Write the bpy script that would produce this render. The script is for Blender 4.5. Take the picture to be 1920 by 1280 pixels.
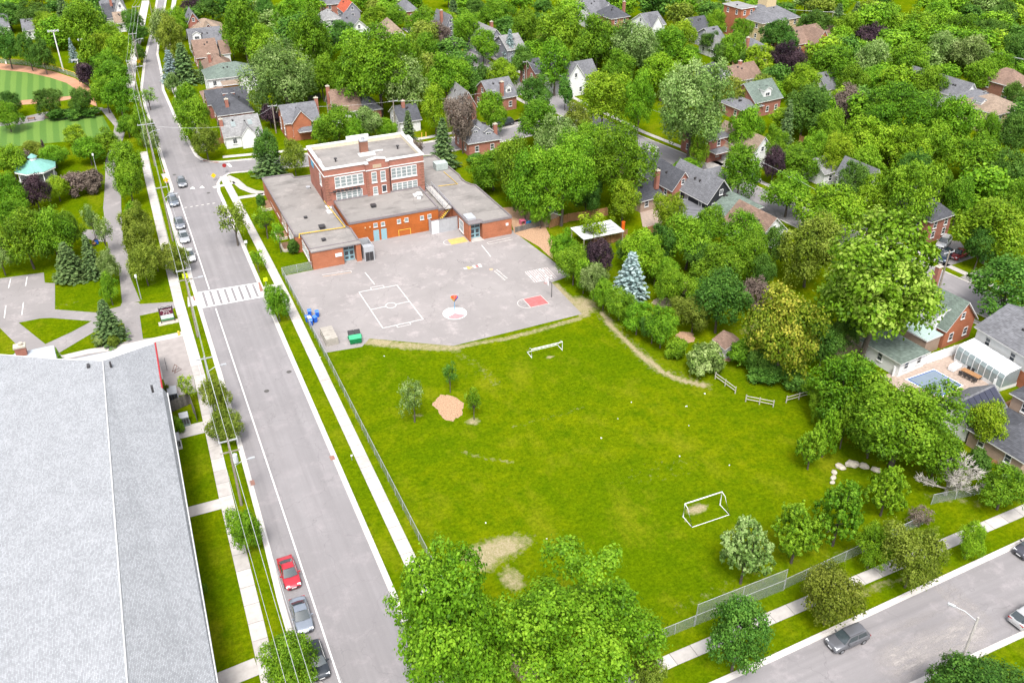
import bpy, bmesh, math, random
import numpy as np
from mathutils import Vector, Matrix, Euler
from mathutils.geometry import tessellate_polygon

# ------------------------------------------------------------------ camera
for o in list(bpy.data.objects): bpy.data.objects.remove(o)
SC = bpy.context.scene
COL = SC.collection
FPX, CX, CY, HC = 1720.0, 960.0, 640.0, 76.0          # lens in photo pixels, drone height in metres
PITCH = math.atan2(1098.0, FPX); HEAD = math.radians(23.8)
cam = bpy.data.cameras.new('camera'); co = bpy.data.objects.new('camera', cam); COL.objects.link(co)
cam.sensor_width = 36.0; cam.lens = 36.0*FPX/1920.0; cam.clip_start = 0.5; cam.clip_end = 6000
co.location = (0, 0, HC); co.rotation_euler = (math.pi/2-PITCH, 0, -HEAD)
SC.camera = co
# ------------------------------------------------------------------ world, sun, exposure
SUN_EL, SUN_AZ = math.radians(58), math.radians(205)   # light through thin cloud from behind and left of the camera
wd = bpy.data.worlds.new('World'); SC.world = wd; wd.use_nodes = True
wn = wd.node_tree; wn.nodes.clear()
sky = wn.nodes.new('ShaderNodeTexSky'); sky.sky_type = 'NISHITA'; sky.sun_disc = False
sky.sun_elevation = SUN_EL; sky.sun_rotation = SUN_AZ; sky.air_density = 1.0; sky.dust_density = 3.0
hs = wn.nodes.new('ShaderNodeHueSaturation'); hs.inputs['Saturation'].default_value = 0.25   # cloud cover greys the sky
bg = wn.nodes.new('ShaderNodeBackground'); bg.inputs['Strength'].default_value = 0.12
wo = wn.nodes.new('ShaderNodeOutputWorld')
wn.links.new(sky.outputs[0], hs.inputs['Color']); wn.links.new(hs.outputs[0], bg.inputs[0]); wn.links.new(bg.outputs[0], wo.inputs[0])
sl = bpy.data.lights.new('sun', 'SUN'); sl.energy = 1.5; sl.angle = math.radians(18); sl.color = (1.0, 0.96, 0.90)
so = bpy.data.objects.new('sun', sl); COL.objects.link(so)
sd = Vector((math.sin(SUN_AZ)*math.cos(SUN_EL), math.cos(SUN_AZ)*math.cos(SUN_EL), math.sin(SUN_EL)))
so.rotation_euler = sd.to_track_quat('Z', 'Y').to_euler(); so.location = (0, 0, 200)
SC.view_settings.view_transform = 'Standard'; SC.view_settings.look = 'None'
SC.view_settings.exposure = 1.75; SC.view_settings.gamma = 1.0; SC.view_settings.use_curve_mapping = False
SC.render.engine = 'CYCLES'
SC.cycles.max_bounces = 6; SC.cycles.diffuse_bounces = 3; SC.cycles.transmission_bounces = 4; SC.cycles.transparent_max_bounces = 12

# ------------------------------------------------------------------ from the photograph's pixels to metres
_hd = np.array([math.sin(HEAD), math.cos(HEAD), 0]); _rt = np.array([_hd[1], -_hd[0], 0]); _z = np.array([0, 0, 1.0])
_fw = _hd*math.cos(PITCH)-_z*math.sin(PITCH); _up = _hd*math.sin(PITCH)+_z*math.cos(PITCH)
def W(px, py, z=0.0):
    d = _fw*FPX+_rt*(px-CX)-_up*(py-CY); t = (z-HC)/d[2]
    return Vector((float(d[0]*t), float(d[1]*t), float(z)))
def PX(p):
    v = np.array((p[0], p[1], p[2]-HC)); q = v@_fw
    return CX+FPX*(v@_rt)/q, CY-FPX*(v@_up)/q, q
def height_at(base, py):
    lo, hi = 0.0, 60.0
    for _ in range(40):
        m = (lo+hi)/2
        if PX((base[0], base[1], m))[1] > py: lo = m
        else: hi = m
    return lo
VP3Y = CY+FPX*FPX/1098.0

# ------------------------------------------------------------------ object helpers
def tag(o, label=None, cat=None, group=None, kind=None):
    if label: o['label'] = label
    if cat: o['category'] = cat
    if group: o['group'] = group
    if kind: o['kind'] = kind
    return o
def empty(name, loc=(0, 0, 0), rz=0, label=None, cat=None, group=None):
    o = bpy.data.objects.new(name, None); COL.objects.link(o); o.location = loc; o.rotation_euler = (0, 0, rz)
    o.empty_display_size = 0.3
    return tag(o, label, cat, group)
def link(name, me, parent=None, loc=None, rot=None, scale=None):
    o = bpy.data.objects.new(name, me); COL.objects.link(o)
    if parent: o.parent = parent
    if loc is not None: o.location = loc
    if rot is not None: o.rotation_euler = rot
    if scale is not None: o.scale = scale
    return o
class MB:
    def __init__(s): s.v = []; s.f = []; s.m = []; s.sm = []
    def add(s, vs, fs, m=0, smooth=False):
        n = len(s.v); s.v += [tuple(x) for x in vs]
        for f in fs: s.f.append(tuple(i+n for i in f)); s.m.append(m); s.sm.append(smooth)
        return s
    def box(s, x0, x1, y0, y1, z0, z1, m=0, top=None):
        v = [(x0,y0,z0),(x1,y0,z0),(x1,y1,z0),(x0,y1,z0),(x0,y0,z1),(x1,y0,z1),(x1,y1,z1),(x0,y1,z1)]
        s.add(v, [(0,3,2,1),(0,1,5,4),(1,2,6,5),(2,3,7,6),(3,0,4,7)], m)
        s.add(v, [(4,5,6,7)], m if top is None else top); return s
    def tube(s, pts, r, n=6, m=0, smooth=True, cap=True):
        pts = [Vector(p) for p in pts]; rs = r if isinstance(r, (list, tuple)) else [r]*len(pts)
        rings = []
        for i, p in enumerate(pts):
            a = pts[max(0, i-1)]; b = pts[min(len(pts)-1, i+1)]; t = (b-a).normalized()
            u = t.cross(Vector((0,0,1))) if abs(t.z) < 0.95 else t.cross(Vector((1,0,0)))
            u.normalize(); w = t.cross(u)
            rings.append([p+(u*math.cos(k*2*math.pi/n)+w*math.sin(k*2*math.pi/n))*rs[i] for k in range(n)])
        vs = [q for rg in rings for q in rg]; fs = []
        for i in range(len(pts)-1):
            for k in range(n):
                a = i*n+k; b = i*n+(k+1) % n; fs.append((a, a+n, b+n, b))
        s.add(vs, fs, m, smooth)
        if cap: s.add(rings[0], [tuple(range(n))], m); s.add(rings[-1], [tuple(reversed(range(n)))], m)
        return s
    def cyl(s, x, y, z0, z1, r, n=10, m=0, r1=None): return s.tube([(x,y,z0),(x,y,z1)], [r, r if r1 is None else r1], n, m)
    def prism(s, poly, z0, z1, m=0, top=None):
        n = len(poly); tri = tessellate_polygon([[Vector((p[0],p[1],0)) for p in poly]])
        v = [(p[0],p[1],z0) for p in poly]+[(p[0],p[1],z1) for p in poly]
        s.add(v, [(i,(i+1) % n,n+(i+1) % n,n+i) for i in range(n)], m)
        s.add(v, [tuple(n+i for i in t) for t in tri], m if top is None else top); return s
    def sheet(s, poly, z, m=0):
        tri = tessellate_polygon([[Vector((p[0],p[1],0)) for p in poly]])
        fs = []
        for t in tri:
            a,b,c = [poly[i] for i in t]
            cr = (b[0]-a[0])*(c[1]-a[1])-(b[1]-a[1])*(c[0]-a[0])
            fs.append(tuple(t) if cr > 0 else tuple(reversed(t)))
        s.add([(p[0],p[1],z) for p in poly], fs, m); return s
    def ribbon(s, pts, off0, off1, z0, z1, m=0):
        # a strip along a ground polyline between two sideways offsets (left positive), a box section if z0<z1
        P2 = [Vector((p[0], p[1])) for p in pts]; L = []; R = []
        for i, p in enumerate(P2):
            d = Vector((0,0))
            if i: d += (p-P2[i-1]).normalized()
            if i < len(P2)-1: d += (P2[i+1]-p).normalized()
            d.normalize(); nrm = Vector((-d.y, d.x)); L.append(p+nrm*off1); R.append(p+nrm*off0)
        n = len(P2)
        v = [(q.x,q.y,z1) for q in R]+[(q.x,q.y,z1) for q in L]
        s.add(v, [(i,i+1,n+i+1,n+i) for i in range(n-1)], m)
        if z0 < z1:
            for S, fl in ((R, 0), (L, 1)):
                v = [(q.x,q.y,z0) for q in S]+[(q.x,q.y,z1) for q in S]
                s.add(v, [(i,i+1,n+i+1,n+i) if not fl else (i+1,i,n+i,n+i+1) for i in range(n-1)], m)
            for i in (0, n-1):
                a, b = R[i], L[i]; s.add([(a.x,a.y,z0),(b.x,b.y,z0),(b.x,b.y,z1),(a.x,a.y,z1)], [(0,1,2,3)], m)
        return s
    def mesh(s, name, mats):
        me = bpy.data.meshes.new(name); me.from_pydata(s.v, [], s.f)
        for mt in (mats if isinstance(mats, (list, tuple)) else [mats]): me.materials.append(mt)
        me.polygons.foreach_set('material_index', s.m); me.polygons.foreach_set('use_smooth', s.sm); me.update()
        return me
    def obj(s, name, mats, parent=None, **k): return link(name, s.mesh(name, mats), parent, **k)
def structure(o): o['kind'] = 'structure'; return o

# ------------------------------------------------------------------ materials
def nodes(name):
    m = bpy.data.materials.new(name); m.use_nodes = True; t = m.node_tree
    return m, t, t.nodes['Principled BSDF']
def N(t, k, **inp):
    n = t.nodes.new(k)
    for a, b in inp.items():
        if a in n.inputs: n.inputs[a].default_value = b
        else: setattr(n, a, b)
    return n
def mixc(t, fac, a, b, mode='MIX'):
    n = t.nodes.new('ShaderNodeMix'); n.data_type = 'RGBA'; n.blend_type = mode
    for s, val in ((0, fac), (6, a), (7, b)):
        if hasattr(val, 'is_output'): t.links.new(val, n.inputs[s])
        elif s == 0: n.inputs[0].default_value = val
        else: n.inputs[s].default_value = (*val[:3], 1)
    return n.outputs[2]
def rampf(t, val, lo, hi):
    n = t.nodes.new('ShaderNodeMapRange'); n.clamp = True
    n.inputs[1].default_value = lo; n.inputs[2].default_value = hi; t.links.new(val, n.inputs[0]); return n.outputs[0]
def noise(t, scale, detail=4, rough=0.6, vec=None, stretch=None):
    n = N(t, 'ShaderNodeTexNoise', Scale=scale, Detail=detail, Roughness=rough)
    if vec is None: vec = geo(t)
    if stretch:
        mp = t.nodes.new('ShaderNodeMapping'); mp.inputs['Scale'].default_value = stretch; t.links.new(vec, mp.inputs[0]); vec = mp.outputs[0]
    t.links.new(vec, n.inputs['Vector']); return n.outputs[0]
def geo(t): return t.nodes.new('ShaderNodeNewGeometry').outputs['Position']
def objc(t): return t.nodes.new('ShaderNodeTexCoord').outputs['Object']
_MC = {}
def mat(name, col, rough=0.7, var=0.15, scale=3.0, metal=0.0, spec=0.3, rnd=0.0, bump=0.0):
    if name in _MC: return _MC[name]
    m, t, b = nodes(name)
    b.inputs['Roughness'].default_value = rough; b.inputs['Metallic'].default_value = metal; b.inputs['Specular IOR Level'].default_value = spec
    c = mixc(t, rampf(t, noise(t, scale, 5), 0.3, 0.7), [x*(1-var) for x in col], [min(1, x*(1+var)) for x in col])
    if rnd:
        oi = t.nodes.new('ShaderNodeObjectInfo')
        c = mixc(t, rampf(t, oi.outputs['Random'], 0, 1), mixc(t, 1.0, c, (1-rnd,)*3, 'MULTIPLY'), c)
    t.links.new(c, b.inputs['Base Color'])
    if bump:
        bp = N(t, 'ShaderNodeBump', Strength=bump, Distance=0.05); t.links.new(noise(t, scale*4), bp.inputs['Height']); t.links.new(bp.outputs[0], b.inputs['Normal'])
    _MC[name] = m; return m

def m_grass():
    m, t, b = nodes('grass'); b.inputs['Roughness'].default_value = 1.0; b.inputs['Specular IOR Level'].default_value = 0.0
    n1 = rampf(t, noise(t, 0.055, 5, 0.62), 0.36, 0.66); n2 = rampf(t, noise(t, 0.45, 6, 0.7), 0.33, 0.68)
    n3 = rampf(t, noise(t, 1.9, 9, 0.85), 0.36, 0.64); n4 = rampf(t, noise(t, 0.16, 6, 0.7, stretch=(1, 0.6, 1)), 0.52, 0.75)
    c = mixc(t, n1, (0.067, 0.110, 0.001), (0.118, 0.142, 0.0015))
    c = mixc(t, n2, c, (0.050, 0.090, 0.001)); 
    c = mixc(t, n4, c, (0.132, 0.146, 0.006))
    d = mixc(t, n3, (0.52, 0.58, 0.5), (1.42, 1.36, 1.3)); c = mixc(t, 1.0, c, d, 'MULTIPLY')
    t.links.new(c, b.inputs['Base Color'])
    bp = N(t, 'ShaderNodeBump', Strength=0.6, Distance=0.08); t.links.new(noise(t, 6, 4), bp.inputs['Height']); t.links.new(bp.outputs[0], b.inputs['Normal'])
    return m
def m_asphalt(name, col, streak=True, stain=0.35, dirx=False):
    m, t, b = nodes(name); b.inputs['Roughness'].default_value = 0.85; b.inputs['Specular IOR Level'].default_value = 0.2
    n1 = rampf(t, noise(t, 0.10, 6, 0.65), 0.35, 0.7); n2 = rampf(t, noise(t, 14, 3), 0.3, 0.7)
    c = mixc(t, n1, [x*0.88 for x in col], [x*1.08 for x in col])
    if streak:
        st = (0.03, 1.2, 1) if dirx else (1.2, 0.03, 1)
        c = mixc(t, rampf(t, noise(t, 0.9, 4, 0.6, stretch=st), 0.35, 0.7), c, [x*0.80 for x in col])
    if stain: c = mixc(t, rampf(t, noise(t, 0.30, 8, 0.78), 0.52, 0.72), c, [min(1, x*(1+stain)) for x in (col[0]*1.03, col[1], col[2])])
    c = mixc(t, 1.0, c, mixc(t, n2, (0.92,)*3, (1.06,)*3), 'MULTIPLY')
    ck = t.nodes.new('ShaderNodeTexVoronoi'); ck.feature = 'DISTANCE_TO_EDGE'; ck.inputs['Scale'].default_value = 0.12
    wv = t.nodes.new('ShaderNodeVectorMath'); wv.operation = 'ADD'
    nn = N(t, 'ShaderNodeTexNoise', Scale=0.5, Detail=4); t.links.new(geo(t), nn.inputs['Vector']); t.links.new(geo(t), wv.inputs[0])
    sc = t.nodes.new('ShaderNodeVectorMath'); sc.operation = 'SCALE'; sc.inputs['Scale'].default_value = 3.0; t.links.new(nn.outputs['Color'], sc.inputs[0]); t.links.new(sc.outputs[0], wv.inputs[1])
    t.links.new(wv.outputs[0], ck.inputs['Vector'])
    c = mixc(t, rampf(t, ck.outputs['Distance'], 0.006, 0.0), c, [x*0.72 for x in col])
    t.links.new(c, b.inputs['Base Color']); return m
def m_brick(name, a, b2, mortar, scale=1.0):
    m, t, b = nodes(name); b.inputs['Roughness'].default_value = 0.85; b.inputs['Specular IOR Level'].default_value = 0.15
    br = t.nodes.new('ShaderNodeTexBrick'); br.inputs['Scale'].default_value = scale
    br.inputs['Brick Width'].default_value = 0.22; br.inputs['Row Height'].default_value = 0.075; br.inputs['Mortar Size'].default_value = 0.008
    br.inputs['Color1'].default_value = (*a, 1); br.inputs['Color2'].default_value = (*b2, 1); br.inputs['Mortar'].default_value = (*mortar, 1)
    p = objc(t); sp = t.nodes.new('ShaderNodeSeparateXYZ'); t.links.new(p, sp.inputs[0])
    ad = t.nodes.new('ShaderNodeMath'); t.links.new(sp.outputs[0], ad.inputs[0]); t.links.new(sp.outputs[1], ad.inputs[1])
    cb = t.nodes.new('ShaderNodeCombineXYZ'); t.links.new(ad.outputs[0], cb.inputs[0]); t.links.new(sp.outputs[2], cb.inputs[1]); t.links.new(cb.outputs[0], br.inputs['Vector'])
    c = mixc(t, 1.0, br.outputs['Color'], mixc(t, rampf(t, noise(t, 0.5, 5), 0.3, 0.7), (0.85,)*3, (1.12,)*3), 'MULTIPLY')
    c = mixc(t, 1.0, c, mixc(t, rampf(t, noise(t, 1.0, 4, stretch=(0.4, 0.4, 9)), 0.3, 0.7), (0.86,)*3, (1.1,)*3), 'MULTIPLY')
    t.links.new(c, b.inputs['Base Color']); return m
def m_shingle(name, col, var=0.25, course=0.18):
    m, t, b = nodes(name); b.inputs['Roughness'].default_value = 0.8; b.inputs['Specular IOR Level'].default_value = 0.25
    p = objc(t); sp = t.nodes.new('ShaderNodeSeparateXYZ'); t.links.new(p, sp.inputs[0])
    br = t.nodes.new('ShaderNodeTexBrick'); br.inputs['Scale'].default_value = 1.0; br.offset = 0.37
    br.inputs['Brick Width'].default_value = course*2.2; br.inputs['Row Height'].default_value = course; br.inputs['Mortar Size'].default_value = course*0.10; br.inputs['Mortar Smooth'].default_value = 0.4
    br.inputs['Color1'].default_value = (*[x*(1-var) for x in col], 1); br.inputs['Color2'].default_value = (*[min(1, x*(1+var)) for x in col], 1); br.inputs['Mortar'].default_value = (*[x*0.62 for x in col], 1)
    ad = t.nodes.new('ShaderNodeMath'); t.links.new(sp.outputs[0], ad.inputs[0]); t.links.new(sp.outputs[1], ad.inputs[1])
    zz = t.nodes.new('ShaderNodeMath'); zz.operation = 'MULTIPLY'; zz.inputs[1].default_value = 1.8; t.links.new(sp.outputs[2], zz.inputs[0])
    cb = t.nodes.new('ShaderNodeCombineXYZ'); t.links.new(ad.outputs[0], cb.inputs[0]); t.links.new(zz.outputs[0], cb.inputs[1]); t.links.new(cb.outputs[0], br.inputs['Vector'])
    c = mixc(t, 1.0, br.outputs['Color'], mixc(t, rampf(t, noise(t, 0.4, 5), 0.3, 0.7), (0.84,)*3, (1.1,)*3), 'MULTIPLY')
    t.links.new(c, b.inputs['Base Color']); return m
def m_leaf(name, dark, mid, light, trans=0.28):
    m, t, b = nodes(name); t.nodes.remove(b)
    out = t.nodes['Material Output']
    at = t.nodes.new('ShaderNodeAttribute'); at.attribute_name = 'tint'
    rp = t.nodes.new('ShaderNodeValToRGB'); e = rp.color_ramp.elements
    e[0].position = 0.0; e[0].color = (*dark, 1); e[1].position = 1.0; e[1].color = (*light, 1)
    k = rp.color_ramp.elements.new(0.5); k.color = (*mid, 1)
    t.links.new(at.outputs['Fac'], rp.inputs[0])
    oi = t.nodes.new('ShaderNodeObjectInfo'); h = t.nodes.new('ShaderNodeHueSaturation')
    hr = N(t, 'ShaderNodeMapRange'); hr.inputs[3].default_value = 0.488; hr.inputs[4].default_value = 0.510; t.links.new(oi.outputs['Random'], hr.inputs[0]); t.links.new(hr.outputs[0], h.inputs['Hue'])
    mu = N(t, 'ShaderNodeMath', operation='MULTIPLY'); mu.inputs[1].default_value = 7.31; t.links.new(oi.outputs['Random'], mu.inputs[0])
    fr = N(t, 'ShaderNodeMath', operation='FRACT'); t.links.new(mu.outputs[0], fr.inputs[0])
    vr = N(t, 'ShaderNodeMapRange'); vr.inputs[3].default_value = 0.84; vr.inputs[4].default_value = 1.2; t.links.new(fr.outputs[0], vr.inputs[0]); t.links.new(vr.outputs[0], h.inputs['Value'])
    t.links.new(rp.outputs[0], h.inputs['Color'])
    d = t.nodes.new('ShaderNodeBsdfPrincipled'); d.inputs['Roughness'].default_value = 0.55; d.inputs['Specular IOR Level'].default_value = 0.12
    tr = t.nodes.new('ShaderNodeBsdfTranslucent'); ms = t.nodes.new('ShaderNodeMixShader'); ms.inputs[0].default_value = trans
    t.links.new(h.outputs[0], d.inputs['Base Color'])
    t.links.new(mixc(t, 1.0, h.outputs[0], (1.25, 1.2, 0.7), 'MULTIPLY'), tr.inputs[0])
    t.links.new(d.outputs[0], ms.inputs[1]); t.links.new(tr.outputs[0], ms.inputs[2]); t.links.new(ms.outputs[0], out.inputs[0])
    return m
def m_mesh(name, col, alpha):
    m, t, b = nodes(name); out = t.nodes['Material Output']
    b.inputs['Base Color'].default_value = (*col, 1); b.inputs['Roughness'].default_value = 0.5; b.inputs['Metallic'].default_value = 0.3
    tr = t.nodes.new('ShaderNodeBsdfTransparent'); ms = t.nodes.new('ShaderNodeMixShader'); ms.inputs[0].default_value = alpha
    t.links.new(tr.outputs[0], ms.inputs[1]); t.links.new(b.outputs[0], ms.inputs[2]); t.links.new(ms.outputs[0], out.inputs[0]); return m

GRASS = m_grass()
ROAD = m_asphalt('road asphalt', (0.205, 0.193, 0.198), stain=0.12)
ROADX = m_asphalt('cross road asphalt', (0.205, 0.193, 0.198), stain=0.25, dirx=True)
YARD = m_asphalt('playground asphalt', (0.222, 0.204, 0.201), streak=False, stain=0.42)
PATHM = m_asphalt('path asphalt', (0.205, 0.190, 0.188), streak=False, stain=0.4)
CONC = mat('concrete', (0.40, 0.375, 0.355), 0.85, 0.12, 1.2, rnd=0.22)
KERB = mat('kerb concrete', (0.42, 0.395, 0.375), 0.85, 0.10, 0.8)
PAINT = mat('road paint', (0.62, 0.61, 0.60), 0.7, 0.18, 2.5)
PAINTC = mat('chalky paint', (0.42, 0.40, 0.38), 0.8, 0.2, 2.0)
REDP = mat('red court paint', (0.36, 0.10, 0.10), 0.8, 0.2, 1.5)
YELP = mat('yellow court paint', (0.44, 0.28, 0.09), 0.8, 0.15, 1.5)
DIRT = mat('dry dirt', (0.25, 0.205, 0.145), 0.95, 0.3, 2.0)
CHIP = mat('wood chips', (0.31, 0.195, 0.12), 0.95, 0.4, 5.0, bump=0.6)
MULCH = mat('mulch', (0.20, 0.115, 0.07), 0.95, 0.35, 5.0)
PAVER = mat('patio pavers', (0.30, 0.235, 0.195), 0.85, 0.25, 2.5)
BRICKO = m_brick('orange brick', (0.275, 0.088, 0.042), (0.330, 0.112, 0.056), (0.28, 0.14, 0.09))
BRICKP = m_brick('painted orange brick', (0.300, 0.080, 0.017), (0.345, 0.095, 0.020), (0.29, 0.09, 0.03))
BRICKR = m_brick('red brick', (0.235, 0.088, 0.062), (0.285, 0.112, 0.080), (0.27, 0.15, 0.12))
BRICKB = m_brick('brown brick', (0.175, 0.070, 0.046), (0.22, 0.095, 0.062), (0.19, 0.13, 0.10))
WHITE = mat('white siding', (0.55, 0.55, 0.55), 0.7, 0.05, 2)
TRIM = mat('white trim', (0.52, 0.515, 0.51), 0.7, 0.05, 2)
CREAM = mat('cream stucco', (0.42, 0.33, 0.20), 0.85, 0.08, 2)
TAN = mat('tan siding', (0.26, 0.19, 0.145), 0.8, 0.1, 2)
GREYS = mat('grey siding', (0.20, 0.20, 0.23), 0.8, 0.1, 2)
BLACKS = mat('black siding', (0.018, 0.019, 0.023), 0.7, 0.2, 2)
OCHRE = mat('ochre cladding', (0.30, 0.145, 0.025), 0.8, 0.1, 2)
R_GREY = m_shingle('grey shingles', (0.125, 0.126, 0.138)); R_DARK = m_shingle('charcoal shingles', (0.062, 0.064, 0.074)); R_LIGHT = m_shingle('light grey shingles', (0.20, 0.198, 0.20))
R_BROWN = m_shingle('brown shingles', (0.175, 0.115, 0.088)); R_GREEN = m_shingle('green shingles', (0.110, 0.140, 0.120)); R_RED = m_shingle('red roof tiles', (0.33, 0.07, 0.035)); R_TAN = m_shingle('tan shingles', (0.22, 0.165, 0.125))
def m_arena():
    m, t, b = nodes('pale grey shingles'); b.inputs['Roughness'].default_value = 0.8; b.inputs['Specular IOR Level'].default_value = 0.2
    sp = t.nodes.new('ShaderNodeSeparateXYZ'); t.links.new(objc(t), sp.inputs[0]); cb = t.nodes.new('ShaderNodeCombineXYZ'); t.links.new(sp.outputs[1], cb.inputs[0]); t.links.new(sp.outputs[0], cb.inputs[1])
    br = t.nodes.new('ShaderNodeTexBrick'); br.offset = 0.43; br.inputs['Scale'].default_value = 1.0; br.inputs['Brick Width'].default_value = 0.26; br.inputs['Row Height'].default_value = 0.13; br.inputs['Mortar Size'].default_value = 0.016; br.inputs['Mortar Smooth'].default_value = .5
    br.inputs['Color1'].default_value = (0.200, 0.207, 0.221, 1); br.inputs['Color2'].default_value = (0.290, 0.299, 0.316, 1); br.inputs['Mortar'].default_value = (0.135, 0.140, 0.150, 1); t.links.new(cb.outputs[0], br.inputs['Vector'])
    c = mixc(t, 1.0, br.outputs['Color'], mixc(t, rampf(t, noise(t, 0.35, 6, .7), 0.3, 0.7), (0.90,)*3, (1.08,)*3), 'MULTIPLY'); t.links.new(c, b.inputs['Base Color']); return m
R_ARENA = m_arena()
GRAVEL = m_asphalt('roof gravel', (0.205, 0.190, 0.180), streak=False, stain=0.35)
def _stain(m):
    t = m.node_tree; b = t.nodes['Principled BSDF']; old = b.inputs['Base Color'].links[0].from_socket
    t.links.new(mixc(t, rampf(t, noise(t, 0.22, 7, .7, stretch=(.7, 1.3, 1)), .5, .72), old, (0.105, 0.097, 0.092)), b.inputs['Base Color'])
_stain(GRAVEL)
FLASH = mat('roof edge flashing', (0.155, 0.135, 0.140), 0.5, 0.1, 2)
GLASS = mat('window glass', (0.035, 0.042, 0.050), 0.12, 0.2, 1.0, spec=0.6)
BLIND = mat('window with blinds', (0.175, 0.205, 0.208), 0.35, 0.12, 1.0, spec=0.5)
STEEL = mat('galvanised steel', (0.36, 0.37, 0.39), 0.5, 0.1, 2, metal=0.3)
DKMET = mat('dark metal', (0.035, 0.033, 0.035), 0.5, 0.2, 3)
WOOD = mat('pole wood', (0.20, 0.175, 0.145), 0.9, 0.25, 3)
FENCEW = mat('cedar fence', (0.26, 0.135, 0.06), 0.85, 0.2, 4, rnd=0.25)
FENCEG = mat('weathered fence', (0.13, 0.12, 0.11), 0.9, 0.25, 4, rnd=0.3)
VINYL = mat('white vinyl', (0.60, 0.60, 0.61), 0.5, 0.03, 1)
BARK = mat('bark', (0.075, 0.062, 0.050), 0.95, 0.3, 6)
BARKP = mat('pale bark', (0.30, 0.28, 0.25), 0.95, 0.2, 6)
BLUEDOOR = mat('pale blue door', (0.20, 0.32, 0.36), 0.5, 0.05, 2)
TEAL = mat('teal metal roof', (0.13, 0.29, 0.255), 0.5, 0.1, 2)
YPIPE = mat('yellow gas pipe', (0.55, 0.36, 0.05), 0.5, 0.05, 2)
STONE = mat('pale limestone', (0.38, 0.34, 0.28), 0.9, 0.2, 3)
CHAIN = m_mesh('chain link mesh', (0.30, 0.33, 0.36), 0.34)
RUBBER = mat('tyre rubber', (0.02, 0.02, 0.022), 0.8, 0.1, 4)
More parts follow.
